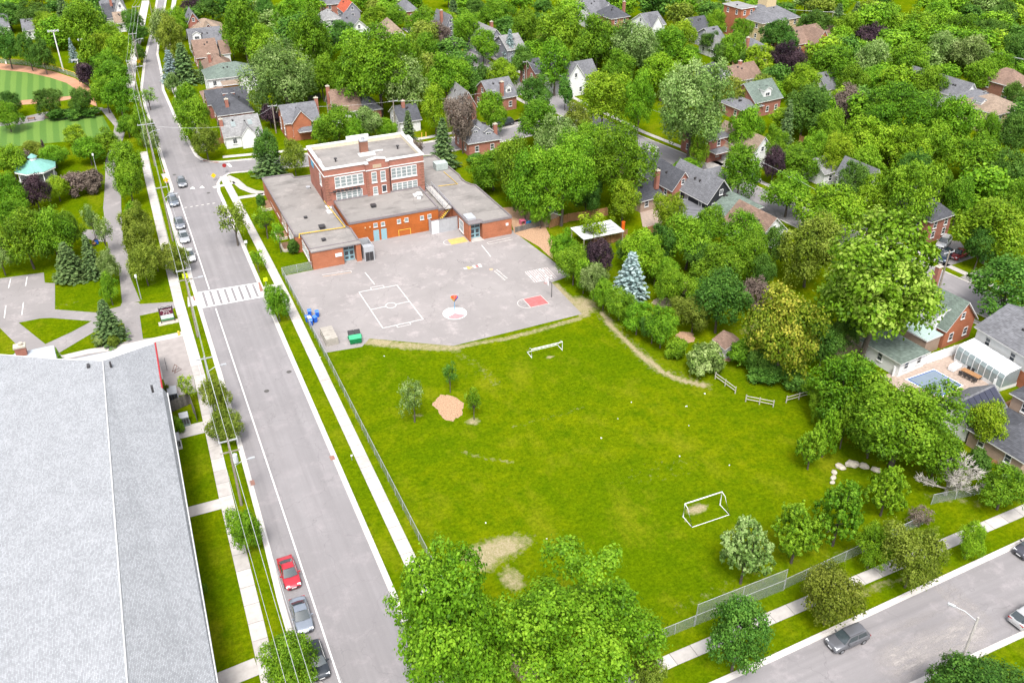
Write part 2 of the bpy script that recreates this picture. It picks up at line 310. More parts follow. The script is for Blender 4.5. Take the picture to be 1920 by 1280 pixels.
# ------------------------------------------------------------------ ground
rng = np.random.default_rng(7)
def seg_dist(X, Y, a, b):
    ax, ay = a; bx, by = b; dx, dy = bx-ax, by-ay; L = dx*dx+dy*dy+1e-9
    t = np.clip(((X-ax)*dx+(Y-ay)*dy)/L, 0, 1); return np.hypot(X-ax-t*dx, Y-ay-t*dy)
def make_ground():
    xs = np.concatenate([[-3000, -1200, -500, -200, -100], np.arange(-60, 130.1, 0.6), [160, 220, 400, 900, 3000]])
    ys = np.concatenate([[-900, -300, -100, 0], np.arange(24, 170.1, 0.6), [200, 260, 340, 450, 700, 1400, 4000]])
    X, Y = np.meshgrid(xs, ys); nx, ny = len(xs), len(ys)
    wear = np.zeros_like(X)
    def blob(px, py, rx, ry, s=1.0):
        nonlocal wear
        c = W(px, py); d = np.sqrt(((X-c.x)/rx)**2+((Y-c.y)/ry)**2); wear = np.maximum(wear, s*np.clip(1.5-d, 0, 1))
    def line(pts, w, s=1.0):
        nonlocal wear
        P2 = [W(*p) for p in pts]
        for a, b in zip(P2[:-1], P2[1:]):
            d = seg_dist(X, Y, (a.x, a.y), (b.x, b.y)); wear = np.maximum(wear, s*np.clip(1.6-d/w, 0, 1))
    blob(930, 1030, 4.6, 2.0, 0.95); blob(905, 1050, 2.0, 2.0, 0.9); blob(960, 1085, 1.5, 2.2, 0.8); blob(985, 1245, 1.6, 2.2, 1.2)
    blob(1306, 954, 1.5, 0.75, 1.15); blob(1284, 975, 0.3, 0.4, .9); blob(1357, 955, .35, .4, .9); blob(1031, 669, 0.7, 0.5, 1.0)
    blob(887, 790, 1.1, 0.9, 0.9); blob(783, 779, 1.2, 0.5, 0.7)
    line([(1128, 586), (1145, 608), (1165, 630), (1200, 662), (1235, 693), (1270, 711), (1322, 722)], 0.42, 1.05)
    line([(1128, 586), (1165, 630), (1235, 693), (1322, 722)], 1.5, 0.5)
    line([(690, 640), (760, 648), (850, 652)], 1.1, 0.85); line([(850, 652), (960, 632), (1085, 598)], 0.6, 0.8)
    line([(700, 640), (722, 642)], .9, 1.0); line([(850, 655), (900, 690), (930, 720)], 1.0, 0.45)
    line([(1040, 535), (1095, 590)], 1.0, 0.9); blob(1092, 572, 2.6, 3.2, 0.95)
    line([(868, 848), (920, 860), (960, 866)], 0.45, 0.6); line([(960, 800), (1090, 765)], 0.6, 0.45)
    blob(1240, 880, 9, 3.0, 0.34); blob(1300, 760, 6, 2.0, 0.25); blob(900, 700, 5, 2.5, 0.3); blob(1380, 1100, 12, 1.6, 0.4); blob(1610, 1030, 12, 1.5, 0.4)
    blob(1680, 1150, 10, .7, .45); blob(1500, 1210, 10, 0.8, 0.4); blob(285, 530, 2.2, 1.6, 0.4); blob(120, 570, 4, 2, 0.35); blob(1650, 1100, 5, 0.8, 0.6)
    line([(1740, 930), (1840, 945)], 0.8, 0.5); blob(550, 595, 1.2, 1, 0.7); blob(1450, 610, 8, 4, 0.6); blob(1620, 650, 8, 4, 0.9)
    v = np.stack([X, Y, np.zeros_like(X)], -1).reshape(-1, 3)
    i = np.arange((nx-1)*(ny-1)); r, c = i//(nx-1), i % (nx-1); a = r*nx+c
    f = np.stack([a, a+1, a+nx+1, a+nx], 1)
    me = bpy.data.meshes.new('ground'); me.vertices.add(len(v)); me.vertices.foreach_set('co', v.ravel())
    me.loops.add(len(f)*4); me.loops.foreach_set('vertex_index', f.ravel()); me.polygons.add(len(f))
    me.polygons.foreach_set('loop_start', np.arange(len(f))*4); me.update(calc_edges=True)
    at = me.attributes.new('wear', 'FLOAT', 'POINT'); at.data.foreach_set('value', wear.ravel().astype(np.float32))
    g = GRASS.copy(); g.name = 'school field grass'; t = g.node_tree; b = t.nodes['Principled BSDF']
    old = b.inputs['Base Color'].links[0].from_socket
    wa = t.nodes.new('ShaderNodeAttribute'); wa.attribute_name = 'wear'
    n = noise(t, 1.3, 6, 0.75); s = N(t, 'ShaderNodeMath', operation='MULTIPLY_ADD'); s.inputs[1].default_value = 1.5; s.inputs[2].default_value = -0.95; t.links.new(n, s.inputs[0])
    a2 = N(t, 'ShaderNodeMath', operation='ADD'); t.links.new(s.outputs[0], a2.inputs[0]); t.links.new(wa.outputs['Fac'], a2.inputs[1])
    fine = rampf(t, noise(t, 5, 4), 0.3, 0.7)
    t.links.new(mixc(t, rampf(t, a2.outputs[0], 0.25, 0.75), old, mixc(t, fine, (0.19, 0.165, 0.075), (0.30, 0.25, 0.17))), b.inputs['Base Color'])
    me.materials.append(g)
    return structure(link('ground', me))
make_ground()

def sheet(name, pts, z, m, px=True): return structure(MB().sheet([(W(*p).x, W(*p).y) if px else p for p in pts], z, 0).obj(name, m))
LK = [(9.5,30),(9.0,50),(7.6,56),(5.6,60.5),(4.6,64),(4.6,72),(4.9,82),(5.2,101),(5.4,118),(5.4,160),(5.2,166),(5.2,183),(6.0,187),(7.0,191),(7.1,227),(6.9,249),(7.5,266),(11.2,297),(15.6,325),(22.6,376),(30,430),(38,490)]
RK_s = [(16.1,62),(16.1,97),(16.1,135),(16.1,170),(15.9,186),(16.4,190.5),(17.6,193.4),(19.6,195.2)]
RK_n = [(19.2,202.6),(16.8,203.6),(15.2,205.8),(14.4,208.6),(13.9,221),(13.2,238),(12.9,262),(14.2,279),(15.2,300),(18.2,322.5),(25.8,375),(34,430),(42,490)]
SEn = [(16.1,62),(16.6,57),(18.2,52.5),(21.5,48),(25.5,45.2),(30,44.2),(47.7,44.7),(83.9,46.3),(130,48.4),(200,51.5)]
SEs = [(0,36.0),(59.5,36.5),(73.5,36.6),(130,38.8),(200,42)]
sheet('main_road', LK+list(reversed(RK_n))+list(reversed(RK_s))+[(16.1,30)], 0.016, ROAD, False)
sheet('cross_road', SEn+list(reversed(SEs)), 0.012, ROADX, False)
BS = [(19.6,195.2),(40,191.5),(64,187.8),(84,189.2),(104,192)]; BN = [(19.2,202.6),(40,199.5),(64,195.8),(84,197.2),(102,199.5)]
sheet('side_street', [(15.5,196)]+BS+list(reversed(BN))+[(14.6,203)], 0.012, ROADX, False)
CL = [(96,300),(99.5,262),(100,246),(104,215),(108,180),(111.3,166),(114.5,147),(118.5,122),(122.5,97),(127,70),(132,40)]
structure(MB().ribbon(CL, -4, 4, 0.02, 0.02).obj('back_street', ROAD))
def kerb(pts, off=0.0):
    structure(MB().ribbon(pts, off, off+0.22, 0.0, 0.13).obj('kerb', KERB)); structure(MB().ribbon(pts, off-0.42, off, 0.022, 0.022).obj('gutter', KERB))
kerb(LK); kerb(list(reversed(RK_n+[])) , 0.0) if False else None
def kerb_r(pts):
    structure(MB().ribbon(pts, -0.22, 0, 0.0, 0.13).obj('kerb', KERB)); structure(MB().ribbon(pts, 0, 0.42, 0.022, 0.022).obj('gutter', KERB))
kerb_r(RK_s); kerb_r([(x, y) for x, y in RK_n]); kerb(SEn[1:]); kerb_r(SEs); kerb_r(BS); kerb(BN)
structure(MB().ribbon(CL, 4, 4.2, 0, 0.12).obj('kerb', KERB)); structure(MB().ribbon(CL, -4.2, -4, 0, 0.12).obj('kerb', KERB))

# sidewalks: a bed and real slabs on it
def slab_walk(name, pts, width, step, joint=0.035):
    P2 = [Vector(p) for p in pts]
    bed = structure(MB().ribbon(pts, -width/2, width/2, 0.03, 0.03).obj(name, mat('joint sand', (0.16, 0.15, 0.14))))
    me = MB().box(-width/2+.01, width/2-.01, -step/2+joint, step/2-joint, 0.0, 0.028).mesh('slab', CONC)
    for a, b in zip(P2[:-1], P2[1:]):
        L = (b-a).length; n = max(1, round(L/step)); d = (b-a).normalized(); ang = math.atan2(-d.x, d.y)
        for i in range(n):
            c = a+(b-a)*((i+.5)/n)
            link('slab', me, bed, (c.x, c.y, 0.031), (0, 0, ang), (1, L/n/step, 1))
slab_walk('sidewalk', [(19.2,66),(19.15,101),(19.1,136),(18.9,150),(18.4,175),(17.9,194)], 1.55, 2.4)
slab_walk('sidewalk', [(1.5,58),(1.75,70),(2.0,91),(2.7,119),(2.6,143),(2.8,166),(3.2,200),(3.6,216)], 1.6, 2.6)
slab_walk('sidewalk', [(24,47.6),(39,48.5),(88,49.9),(125,51.4)], 1.5, 2.4)
structure(MB().ribbon(CL, 5.9, 7.2, 0.03, 0.03).obj('sidewalk', CONC)); structure(MB().ribbon(CL, -7.2, -5.9, 0.03, 0.03).obj('sidewalk', CONC))
structure(MB().ribbon(BN, 2.2, 3.6, 0.03, 0.03).obj('sidewalk', CONC))
structure(MB().ribbon([(15.3,211),(15.8,221),(15.2,238),(14.8,262),(16.4,279),(17.4,300),(20,322.5),(28,375)], -1.5, 0, 0.03, 0.03).obj('sidewalk', CONC))
structure(MB().ribbon([(6.2,255),(6.0,268),(9.0,297),(13.2,325),(20,376)], 0, 2.6, 0.03, 0.03).obj('sidewalk', CONC))
def walk(pts, w, m=None, z=0.028, name='footpath'):
    return structure(MB().ribbon([(W(*p).x, W(*p).y) for p in pts], -w/2, w/2, z, z).obj(name, m or CONC))
walk([(350,961),(414,944)], 1.9); walk([(404,1280),(482,1248)], 2.2); walk([(335,812),(392,798)], 2.6)
walk([(442,372),(496,364)], 1.3); walk([(424,331),(440,338),(456,352),(476,360),(496,362)], 1.7); walk([(400,352),(440,342)],1.2)
walk([(488,548),(522,541)], 3.6, z=0.024); walk([(352,566),(372,563)], 3.4, z=0.024); walk([(306,335),(318,333)], 5.5, z=0.024)
walk([(880,262),(892,278),(905,290)], 1.6)
# park: parking lot, paths, lawns between
sheet('parking_lot', [(-70,535),(0,522),(82,511),(84,530),(103,531),(103,580),(180,586),(226,574),(228,568),(260,567),(262,570),(324,566),(343,566),(352,640),(340,690),(290,720),(200,700),(100,690),(-70,690)], 0.010, PATHM)
for isl in ([(35,605),(75,597),(95,596),(172,602),(135,622),(85,645)], [(110,662),(185,617),(205,604),(233,606),(237,640),(165,655),(120,668)], [(262,592),(330,577),(341,628),(268,635)], [(0,615),(35,650),(30,664),(-70,676),(-70,612)]):
    sheet('lawn', isl, 0.024, GRASS)
sheet('park_path', [(-3.6,252),(-1.2,237),(-2.5,226),(-4.6,214),(-5.2,204.5),(-5.9,195),(-6.6,187),(-6.7,176),(-6.8,164),(-5.6,159),(-6.0,145),(-3.2,145),(-4,154),(-3.7,163),(-4,170),(-3.3,186),(-2.8,193),(-3.2,204),(-2.0,214),(0.7,231),(-1.5,252)], 0.012, PATHM, False)
sheet('park_path', [(-28,251),(-23.5,252.5),(-17,255),(-9,255.6),(-3,253),(-3,250.5),(-9,252.8),(-16,251.5),(-17,248.5),(-23,247.5),(-28,248.5)], 0.010, PATHM, False)
sheet('park_path', [(150,440),(175,452),(222,455),(222,442),(188,432),(160,430)], 0.009, PATHM)
sheet('arena_forecourt', [(283,645),(342,628),(360,690),(368,735),(318,745)], 0.020, mat('old concrete', (0.25, 0.225, 0.215), 0.9, 0.12, 1.0))
walk([(110,672),(165,659),(240,648),(300,635),(345,625)], 1.4, CONC, 0.026)
for p in ([(16,540),(20,523)], [(48,536),(51,519)], [(8,596),(11,573)], [(41,590),(44,567)]): walk(p, 0.12, PAINT, 0.016, 'parking_line')
# ball diamond: infield dirt ring and outfield lawn with mowing stripes
dw = mat('warning track clay', (0.34, 0.175, 0.105), 0.95, 0.15, 0.5)
sheet('warning_track', [(-70,112),(0,119),(50,124),(100,134),(140,147),(165,162),(177,178),(182,200),(140,185),(100,192),(0,200),(-70,205)], 0.006, dw)
mg, t, b = nodes('mown outfield grass'); b.inputs['Roughness'].default_value = 0.9
sx = t.nodes.new('ShaderNodeTexWave'); sx.inputs['Scale'].default_value = 0.11; sx.inputs['Distortion'].default_value = 0.4; t.links.new(geo(t), sx.inputs['Vector'])
mp = mixc(t, rampf(t, sx.outputs['Fac'], .35, .65), (0.052, 0.125, 0.008), (0.085, 0.165, 0.016)); t.links.new(mixc(t, 1, mp, mixc(t, rampf(t, noise(t, 3, 4), .3, .7), (.8,)*3, (1.15,)*3), 'MULTIPLY'), b.inputs['Base Color'])
sheet('outfield_lawn', [(-70,126),(0,131),(50,136),(95,146),(125,156),(143,168),(137,180),(90,184),(0,192),(-70,197)], 0.012, mg)
sheet('outfield_lawn', [(-70,262),(-40,234),(30,230),(75,220),(150,219),(192,216),(204,238),(210,252),(160,262),(75,270),(0,278),(-70,290)], 0.004, mg)
sheet('mulch_bed', [(84,215),(185,207),(186,213),(84,222)], 0.016, MULCH)

# school yard tarmac with its markings
sheet('playground', [(20.5,144.2),(20.9,117.4),(26.5,116.8),(28.2,118.6),(39.3,111.4),(50,111.6),(61.7,111.9),(61.8,123.3),(65.9,124.3),(65.4,131),(64.0,143.4),(63.8,152),(26,152),(25.7,144.3)], 0.014, YARD, False)
sheet('mulch_bed', [(964,437),(958,415),(935,390),(968,388),(1000,400),(1020,420),(1035,450),(1036,486),(1010,462),(985,448)], 0.018, CHIP)
def stroke(pts, w, m=PAINT, z=0.019, name='painted_line', px=False):
    return structure(MB().ribbon([(W(*p).x, W(*p).y) if px else p for p in pts], -w/2, w/2, z, z).obj(name, m))
def ring(cx, cy, r, w, m=PAINT, a0=0, a1=360, z=0.019, name='painted_circle'):
    return stroke([(cx+r*math.cos(math.radians(a)), cy+r*math.sin(math.radians(a))) for a in np.linspace(a0, a1, 33)], w, m, z, name)
for q in ([(30.7,133.4),(37.3,133.1)], [(31.0,120.7),(37.7,120.7)], [(30.7,133.4),(31.0,120.7)], [(37.3,133.1),(37.7,120.7)], [(30.9,127),(33.4,127)], [(35.2,127),(37.5,127)],
          [(32.9,133.4),(32.9,134.1),(35.1,134.0),(35.1,133.3)], [(33.2,120.7),(33.2,120.0),(35.4,120.0),(35.4,120.7)], [(33.6,139.7),(33.9,134.9)], [(56.2,141.3),(56.0,136.4)]): stroke(q, 0.10)
ring(34.3, 127, 0.85, 0.09)
for x0, x1, y0, y1, c in ((26.5,31.5,141.9,141.4,PAINTC),(26.5,31.5,141.2,140.7,mat('faded orange paint',(0.42,0.28,0.18))),(57.5,62.4,141.9,142.1,PAINTC),(57.6,62.4,141.1,141.2,PAINTC)): stroke([(x0,y0),(x1,y1)], 0.13, c)
stroke([(57.5,141.9),(57.6,141.1)], .12, PAINTC); stroke([(31.5,141.4),(31.5,140.7)], .12, PAINTC)
# basketball keys
sheet('painted_key', [(55.0,117.1),(58.3,117.1),(58.2,120.1),(55.0,120.1)], 0.018, REDP, False)
for q in ([(55,117.1),(58.3,117.1),(58.2,120.1),(55,120.1),(55,117.1)],): stroke(q, 0.12, PAINTC, 0.022)
ring(55.0, 118.6, 1.55, 0.1, PAINTC, 90, 270); 
sheet('painted_key', [(51.2,143.7),(54.5,143.7),(54.5,145.9),(51.2,145.9)], 0.018, YELP, False); ring(51.2, 144.8, 1.1, 0.1, PAINTC, 90, 270)
# counting chart of small squares
chart = structure(MB().sheet([(59.2,124.4),(63.5,124.5),(63.4,128.6),(59.2,128.6)], 0.018).obj('counting_chart', mat('faded chart ground', (0.21, 0.165, 0.165))))
sq = MB().sheet([(-.13,-.13),(.13,-.13),(.13,.13),(-.13,.13)], 0).mesh('chart_square', PAINT)
ln = MB()
for i in range(11): ln.ribbon([(59.2+.42*i,124.45),(59.2+.42*i,128.6)], -.03, .03, .021, .021); ln.ribbon([(59.2,124.45+.415*i),(63.4,124.45+.415*i)], -.03, .03, .0225, .0225)
ln.obj('chart_grid', PAINT, chart)
rnd = random.Random(3)
for i in range(10):
    for j in range(10):
        if rnd.random() < .12: link('chart_square', sq, chart, (59.41+.42*i, 124.66+.415*j, 0.024), None, (1, .8 if rnd.random() < .5 else 1, 1))
# hopscotch, dotted caterpillar
hop = empty('hopscotch', (0, 0, 0)); hop['kind'] = 'structure'
for i, (dx, c) in enumerate(((0, PAINT), (.6, YELP), (1.15, mat('faded orange paint', (0.42, 0.28, 0.18))), (1.7, PAINTC), (2.2, REDP), (2.75, PAINT))):
    MB().box(49.9+dx, 50.4+dx, 133.75-(i % 2)*.25, 134.3+(i % 2)*.25, .014, .021).obj('square', c, hop)
cat = empty('painted_caterpillar', (0, 0, 0)); cat['kind'] = 'structure'
for i in range(8):
    for k in (0, 1): p = W(928+i*2.6+k*4, 509+i*2.2-k*3); MB().cyl(p.x, p.y, .014, .021, .16, 10).obj('dot', PAINTC, cat)
p = W(921, 505); MB().cyl(p.x, p.y, .014, .021, .35, 14).obj('head', mat('faded orange paint', (0.42, 0.28, 0.18)), cat)
gf = mat('old graffiti', (0.07, 0.065, 0.07))
for q in ([(857,487),(860,492),(863,489)], [(864,493),(868,490),(870,494)], [(871,493),(875,492)], [(882,490),(884,493),(888,493)]): stroke(q, 0.09, gf, 0.02, 'graffiti', True)
# road paint
stroke([(9.6,40),(7.85,62)], 0.01); stroke([(7.85,58),(7.85,137.6)], 0.16, PAINT, 0.021); stroke([(7.85,144.6),(7.9,187)], 0.16, PAINT, 0.021)
cw = structure(MB().ribbon([(5.6,144.15),(16.0,143.4)], -.12, .12, .021, .021).ribbon([(5.6,138.7),(15.9,138.35)], -.12, .12, .021, .021).obj('crosswalk', PAINT))
cb = MB().sheet([(-.36,-2.55),(.36,-2.55),(.36,2.55),(-.36,2.55)], 0).mesh('stripe', PAINT)
for i in range(9): link('stripe', cb, cw, (6.1+i*1.17, 141.35-i*.055, 0.0215))
for px, py in ((361,354.5),(379,353)):
    a = W(px-5, py); b2 = W(px+5, py-.6); c2 = W(px, py-4.5); structure(MB().sheet([(a.x,a.y),(b2.x,b2.y),(c2.x,c2.y)], .021).obj('speed_hump_arrow', PAINT))
for i in range(6): stroke([(346+i*10.5,389.6-i*1.6),(351+i*10.5,388.8-i*1.6)], .28, PAINTC, .021, 'painted_dash', True)
for p in ((433,347.5),): pass
stroke([(427,307),(433,313)], 0.6, PAINT, .022, 'stop_bar', True)
tac = mat('tactile plate', (0.22, 0.115, 0.09))
for q in ([(484,530),(490,528),(494,545),(488,547)], [(361,556),(366,555),(369,563),(364,564)], [(309,338),(314,337),(316,343),(311,344)], [(305,319),(309,318),(311,323),(307,324)], [(381,300),(410,304),(409,306),(380,302)]): sheet('tactile_plate', q, 0.034, tac)
MH = mat('cast iron', (0.07, 0.065, 0.062), 0.6)
for px, py in ((542,697),(500,733),(391,362),(327,328)): p = W(px, py); structure(MB().cyl(p.x, p.y, .015, .023, .38, 16).obj('manhole_cover', MH))
dg = W(623, 858); structure(MB().box(dg.x-.3, dg.x+.3, dg.y-.45, dg.y+.45, .01, .03).obj('storm_drain', tac)); dg = W(473, 905); structure(MB().box(dg.x-.3, dg.x+.3, dg.y-.5, dg.y+.5, .01, .03).obj('storm_drain', tac))
# dusty spill on the cross road
dust, t, b = nodes('road dust'); b.inputs['Base Color'].default_value = (0.34, 0.31, 0.295, 1); b.inputs['Roughness'].default_value = .95
tr = t.nodes.new('ShaderNodeBsdfTransparent'); ms = t.nodes.new('ShaderNodeMixShader'); out = t.nodes['Material Output']
at = t.nodes.new('ShaderNodeAttribute'); at.attribute_name = 'dust'
a1 = N(t, 'ShaderNodeMath', operation='MULTIPLY'); t.links.new(at.outputs['Fac'], a1.inputs[0]); t.links.new(rampf(t, noise(t, 0.7, 7, .78, stretch=(.5, 1.5, 1)), .36, .66), a1.inputs[1])
t.links.new(a1.outputs[0], ms.inputs[0]); t.links.new(tr.outputs[0], ms.inputs[1]); t.links.new(b.outputs[0], ms.inputs[2]); t.links.new(ms.outputs[0], out.inputs[0])
xs = np.arange(52, 82, .5); ys = np.arange(36.8, 46, .5); X, Y = np.meshgrid(xs, ys)
d = np.zeros_like(X)
for px, py, rx, ry, s in ((1700,1235,2.6,1.6,1),(1810,1190,2.4,1.6,1),(1760,1205,5,1.4,.75),(1790,1130,.5,3,.6),(1815,1130,.5,3,.6),(1680,1178,5,.5,.4)):
    c = W(px, py); d = np.maximum(d, s*np.clip(1.6-np.sqrt(((X-c.x)/rx)**2+((Y-c.y)/ry)**2), 0, 1))
mb = MB(); nx = len(xs); mb.add(np.stack([X, Y, np.full_like(X, .0165)], -1).reshape(-1, 3).tolist(), [(r*nx+c, r*nx+c+1, (r+1)*nx+c+1, (r+1)*nx+c) for r in range(len(ys)-1) for c in range(nx-1)])
o = structure(mb.obj('road_dust', dust)); at = o.data.attributes.new('dust', 'FLOAT', 'POINT'); at.data.foreach_set('value', d.ravel().astype(np.float32))
# wood-chip bed in the field, garden beds, driveways
def blob_sheet(name, px, py, rx, ry, m, z=0.01, seed=1, n=40):
    c = W(px, py); r = random.Random(seed); ph = [r.uniform(0, 6.28) for _ in range(6)]
    return structure(MB().sheet([(c.x+rx*(1+.10*math.sin(3*a+ph[0])+.07*math.sin(5*a+ph[1])+.05*math.sin(9*a+ph[2])+.04*math.sin(17*a+ph[3]))*math.cos(a), c.y+ry*(1+.10*math.sin(2*a+ph[4])+.06*math.sin(7*a+ph[5])+.05*math.sin(13*a+ph[1]))*math.sin(a)) for a in np.linspace(0, 2*math.pi, n, False)], z).obj(name, m))
blob_sheet('wood_chip_bed', 841, 763, 1.9, 3.1, CHIP, .012, 4)
blob_sheet('dirt_patch', 1285, 632, 1.6, 1.5, CHIP, .01, 2); blob_sheet('dirt_patch', 1242, 567, 1.8, 1.6, DIRT, .01, 8); blob_sheet('dirt_patch', 1357, 668, 1.2, 1.3, CHIP, .01, 3)
sheet('patio', [(1200,398),(1250,382),(1262,400),(1240,432),(1205,425)], .012, PAVER); sheet('patio', [(1590,640),(1660,622),(1700,620),(1770,648),(1700,668),(1640,668)], .009, mat('bare yard soil', (0.17, 0.13, 0.10), .95, .3, 2))
sheet('driveway', [(1800,655),(1830,630),(1880,612),(1898,618),(1840,645),(1790,672),(1740,668)], .011, PATHM)
sheet('driveway', [(1756,503),(1775,490),(1800,478),(1828,482),(1800,492),(1768,502)], .03, PATHM); sheet('driveway', [(1800,520),(1838,505),(1870,500),(1880,512),(1820,530)], .03, PATHM)
sheet('driveway', [(1322,305),(1352,295),(1372,300),(1352,312),(1345,322),(1325,315)], .03, CONC); sheet('driveway', [(1885,240),(1910,247),(1900,262),(1870,258)], .02, PAVER)
sheet('driveway', [(1785,485),(1770,470),(1765,450),(1800,452),(1820,480)], .012, PATHM); sheet('driveway', [(900,248),(975,236),(1000,222),(985,220),(945,232),(915,238)], .03, PATHM)
sheet('driveway', [(742,236),(760,228),(770,232),(758,262),(745,262)], .01, PATHM); sheet('driveway', [(1385,330),(1410,322),(1418,340),(1400,346)], .01, PATHM)
# ------------------------------------------------------------------ shared windows and doors
def _winmesh(name, bars_v, bars_h, trim, pane, sill=True):
    f = MB(); b = 0.09
    f.box(-.5, .5, -.05, .03, .5-b*.8, .5); f.box(-.5, .5, -.05, .03, -.5, -.5+b*.8); f.box(-.5, -.5+b, -.05, .03, -.5+b*.8, .5-b*.8); f.box(.5-b, .5, -.05, .03, -.5+b*.8, .5-b*.8)
    for i in range(bars_v): x = -.5+(i+1)/(bars_v+1); f.box(x-.025, x+.025, -.035, .02, -.43, .43)
    for i in range(bars_h): z = -.5+(i+1)/(bars_h+1); f.box(-.41, .41, -.038, .02, z-.022, z+.022)
    if sill: f.box(-.56, .56, -.12, .03, -.58, -.505)
    p = MB().box(-.42, .42, -.012, .01, -.44, .44)
    return f.mesh(name, trim), p.mesh('pane', pane)
WIN = {'sash': _winmesh('window', 0, 1, TRIM, GLASS), 'plain': _winmesh('window', 0, 0, TRIM, GLASS), 'double': _winmesh('window', 1, 0, TRIM, GLASS),
       'school': _winmesh('window', 0, 2, TRIM, BLIND), 'black': _winmesh('window', 1, 0, TRIM, GLASS), 'strip': _winmesh('window', 2, 1, TRIM, BLIND)}
SIDE = {'f': 0.0, 'l': -math.pi/2, 'r': math.pi/2, 'b': math.pi}
def window(parent, x, y, z, w, h, side='f', kind='sash'):
    a, p = WIN[kind]; o = link('window', a, parent, (x, y, z), (0, 0, SIDE[side]), (w, 1, h)); link('pane', p, o); return o
def door(parent, x, y, w=.95, h=2.1, side='f', m=None, z=0.0):
    o = link('door', MB().box(-w/2, w/2, -.06, .03, 0, h).mesh('door', m or DKMET), parent, (x, y, z), (0, 0, SIDE[side]))
    MB().box(w*.30, w*.40, -.10, -.06, .95, 1.08).obj('handle', STEEL, o); return o

# ------------------------------------------------------------------ school
S = empty('school_building', (34, 150, 0), 0, 'red and orange brick school with two storey block and flat roofed wings beside the playground', 'school')
S.location = (0, 0, 0)
def block(poly, z, wall, roof=GRAVEL, name='wall', para=.25, edge=FLASH, lip=.18):
    MB().prism(poly, 0, z).obj(name, wall, S)
    c = Vector((sum(p[0] for p in poly)/len(poly), sum(p[1] for p in poly)/len(poly)))
    r = MB().sheet(poly, z+.02); r.obj('roof', roof, S)
    P2 = list(poly)+[poly[0], poly[1]]
    e = MB()
    for a, b in zip(poly, poly[1:]+poly[:1]): e.ribbon([a, b], -lip*.5, lip, z-.18, z+para)
    e.obj('roof_edge', edge, S)
LW = [(24.4,151.9),(25.5,151.9),(25.6,145.4),(34.4,145.4),(34.4,150.9),(33.8,152),(33.8,178.4),(30.3,178.6),(30.2,180.8),(24.2,181)]
block(LW, 3.35, BRICKO)
MB().box(25.62, 31.2, 144.25, 145.39, 0, 3.33).box(33.5, 34.38, 144.25, 145.39, 0, 3.33).obj('wall', BRICKO, S)
MB().box(25.5, 34.5, 144.1, 145.5, 3.34, 3.5).obj('roof_edge', FLASH, S)
MB().sheet([(25.6,144.2),(34.4,144.2),(34.4,145.6),(25.6,145.6)], 3.52).obj('roof', GRAVEL, S)
block([(34.25,151),(51.4,151),(51.4,161.7),(34.25,161.7)], 4.3, BRICKP, lip=.2)
block([(51.45,152.5),(54.6,152.5),(54.6,163),(52.65,163),(52.65,161.65),(51.45,161.65)], 3.2, BRICKO)
RW = [(54.7,144.6),(57.3,144.6),(57.3,143.45),(63.2,143.45),(62.6,160),(61.9,160.8),(61.3,162.4),(61.2,164.6),(61.5,166),(60.6,178.5),(52.7,178.5),(52.7,163.1),(54.7,163.1)]
block(RW, 3.4, BRICKO)
MB().box(54.7, 55.0, 143.45, 144.58, 0, 3.38).obj('wall', BRICKO, S)
MB().box(54.6, 57.4, 143.35, 144.7, 3.39, 3.62).obj('roof_edge', FLASH, S)
# main block
MX0, MX1, MY0, MY1, MZ = 32.9, 52.55, 161.8, 175.0, 10.8
mw = MB(); mw.box(MX0, MX1, MY0, MY0+.4, 0, MZ); mw.box(MX0, MX1, MY1-.4, MY1, 0, MZ); mw.box(MX0, MX0+.4, MY0+.4, MY1-.4, 0, MZ); mw.box(MX1-.4, MX1, MY0+.4, MY1-.4, 0, MZ)
mw.obj('wall', BRICKR, S)
bx0, bx1 = MX0+.405*(MX1-MX0), MX0+.635*(MX1-MX0)
MB().box(bx0, bx1, MY0-.35, MY0-.002, 0, MZ).add([(bx0+.6,MY0-.35,MZ),(bx1-.6,MY0-.35,MZ),(bx1-.6,MY0-.35,MZ+.55),((bx0+bx1)/2,MY0-.35,MZ+.85),(bx0+.6,MY0-.35,MZ+.55),(bx0+.6,MY0+.1,MZ),(bx1-.6,MY0+.1,MZ),(bx1-.6,MY0+.1,MZ+.55),((bx0+bx1)/2,MY0+.1,MZ+.85),(bx0+.6,MY0+.1,MZ+.55)],[(0,1,2,3,4),(9,8,7,6,5),(1,6,7,2),(5,0,4,9)]).obj('bay', BRICKR, S)
MB().box(MX0+.4, MX1-.4, MY0+.4, MY1-.4, 9.9, 10.15).obj('roof', GRAVEL, S)
cp = MB(); z0, z1 = MZ+.002, MZ+.22
cp.box(MX0-.15, bx0-.1, MY0-.15, MY0+.5, z0, z1); cp.box(bx1+.1, MX1+.15, MY0-.15, MY0+.5, z0, z1)
cp.box(bx0-.1, bx0+.6, MY0-.5, MY0+.45, z0, z1+.03); cp.box(bx1-.6, bx1+.1, MY0-.5, MY0+.45, z0, z1+.03)
xm = (bx0+bx1)/2
for xa, za, xb, zb in ((bx0+.45, MZ+.55, xm, MZ+.85), (xm, MZ+.85, bx1-.45, MZ+.55)):
    cp.add([(xa,MY0-.5,za),(xb,MY0-.5,zb),(xb,MY0+.2,zb),(xa,MY0+.2,za),(xa,MY0-.5,za+.2),(xb,MY0-.5,zb+.2),(xb,MY0+.2,zb+.2),(xa,MY0+.2,za+.2)], [(0,1,5,4),(4,5,6,7),(2,3,7,6),(3,0,4,7),(1,2,6,5)])
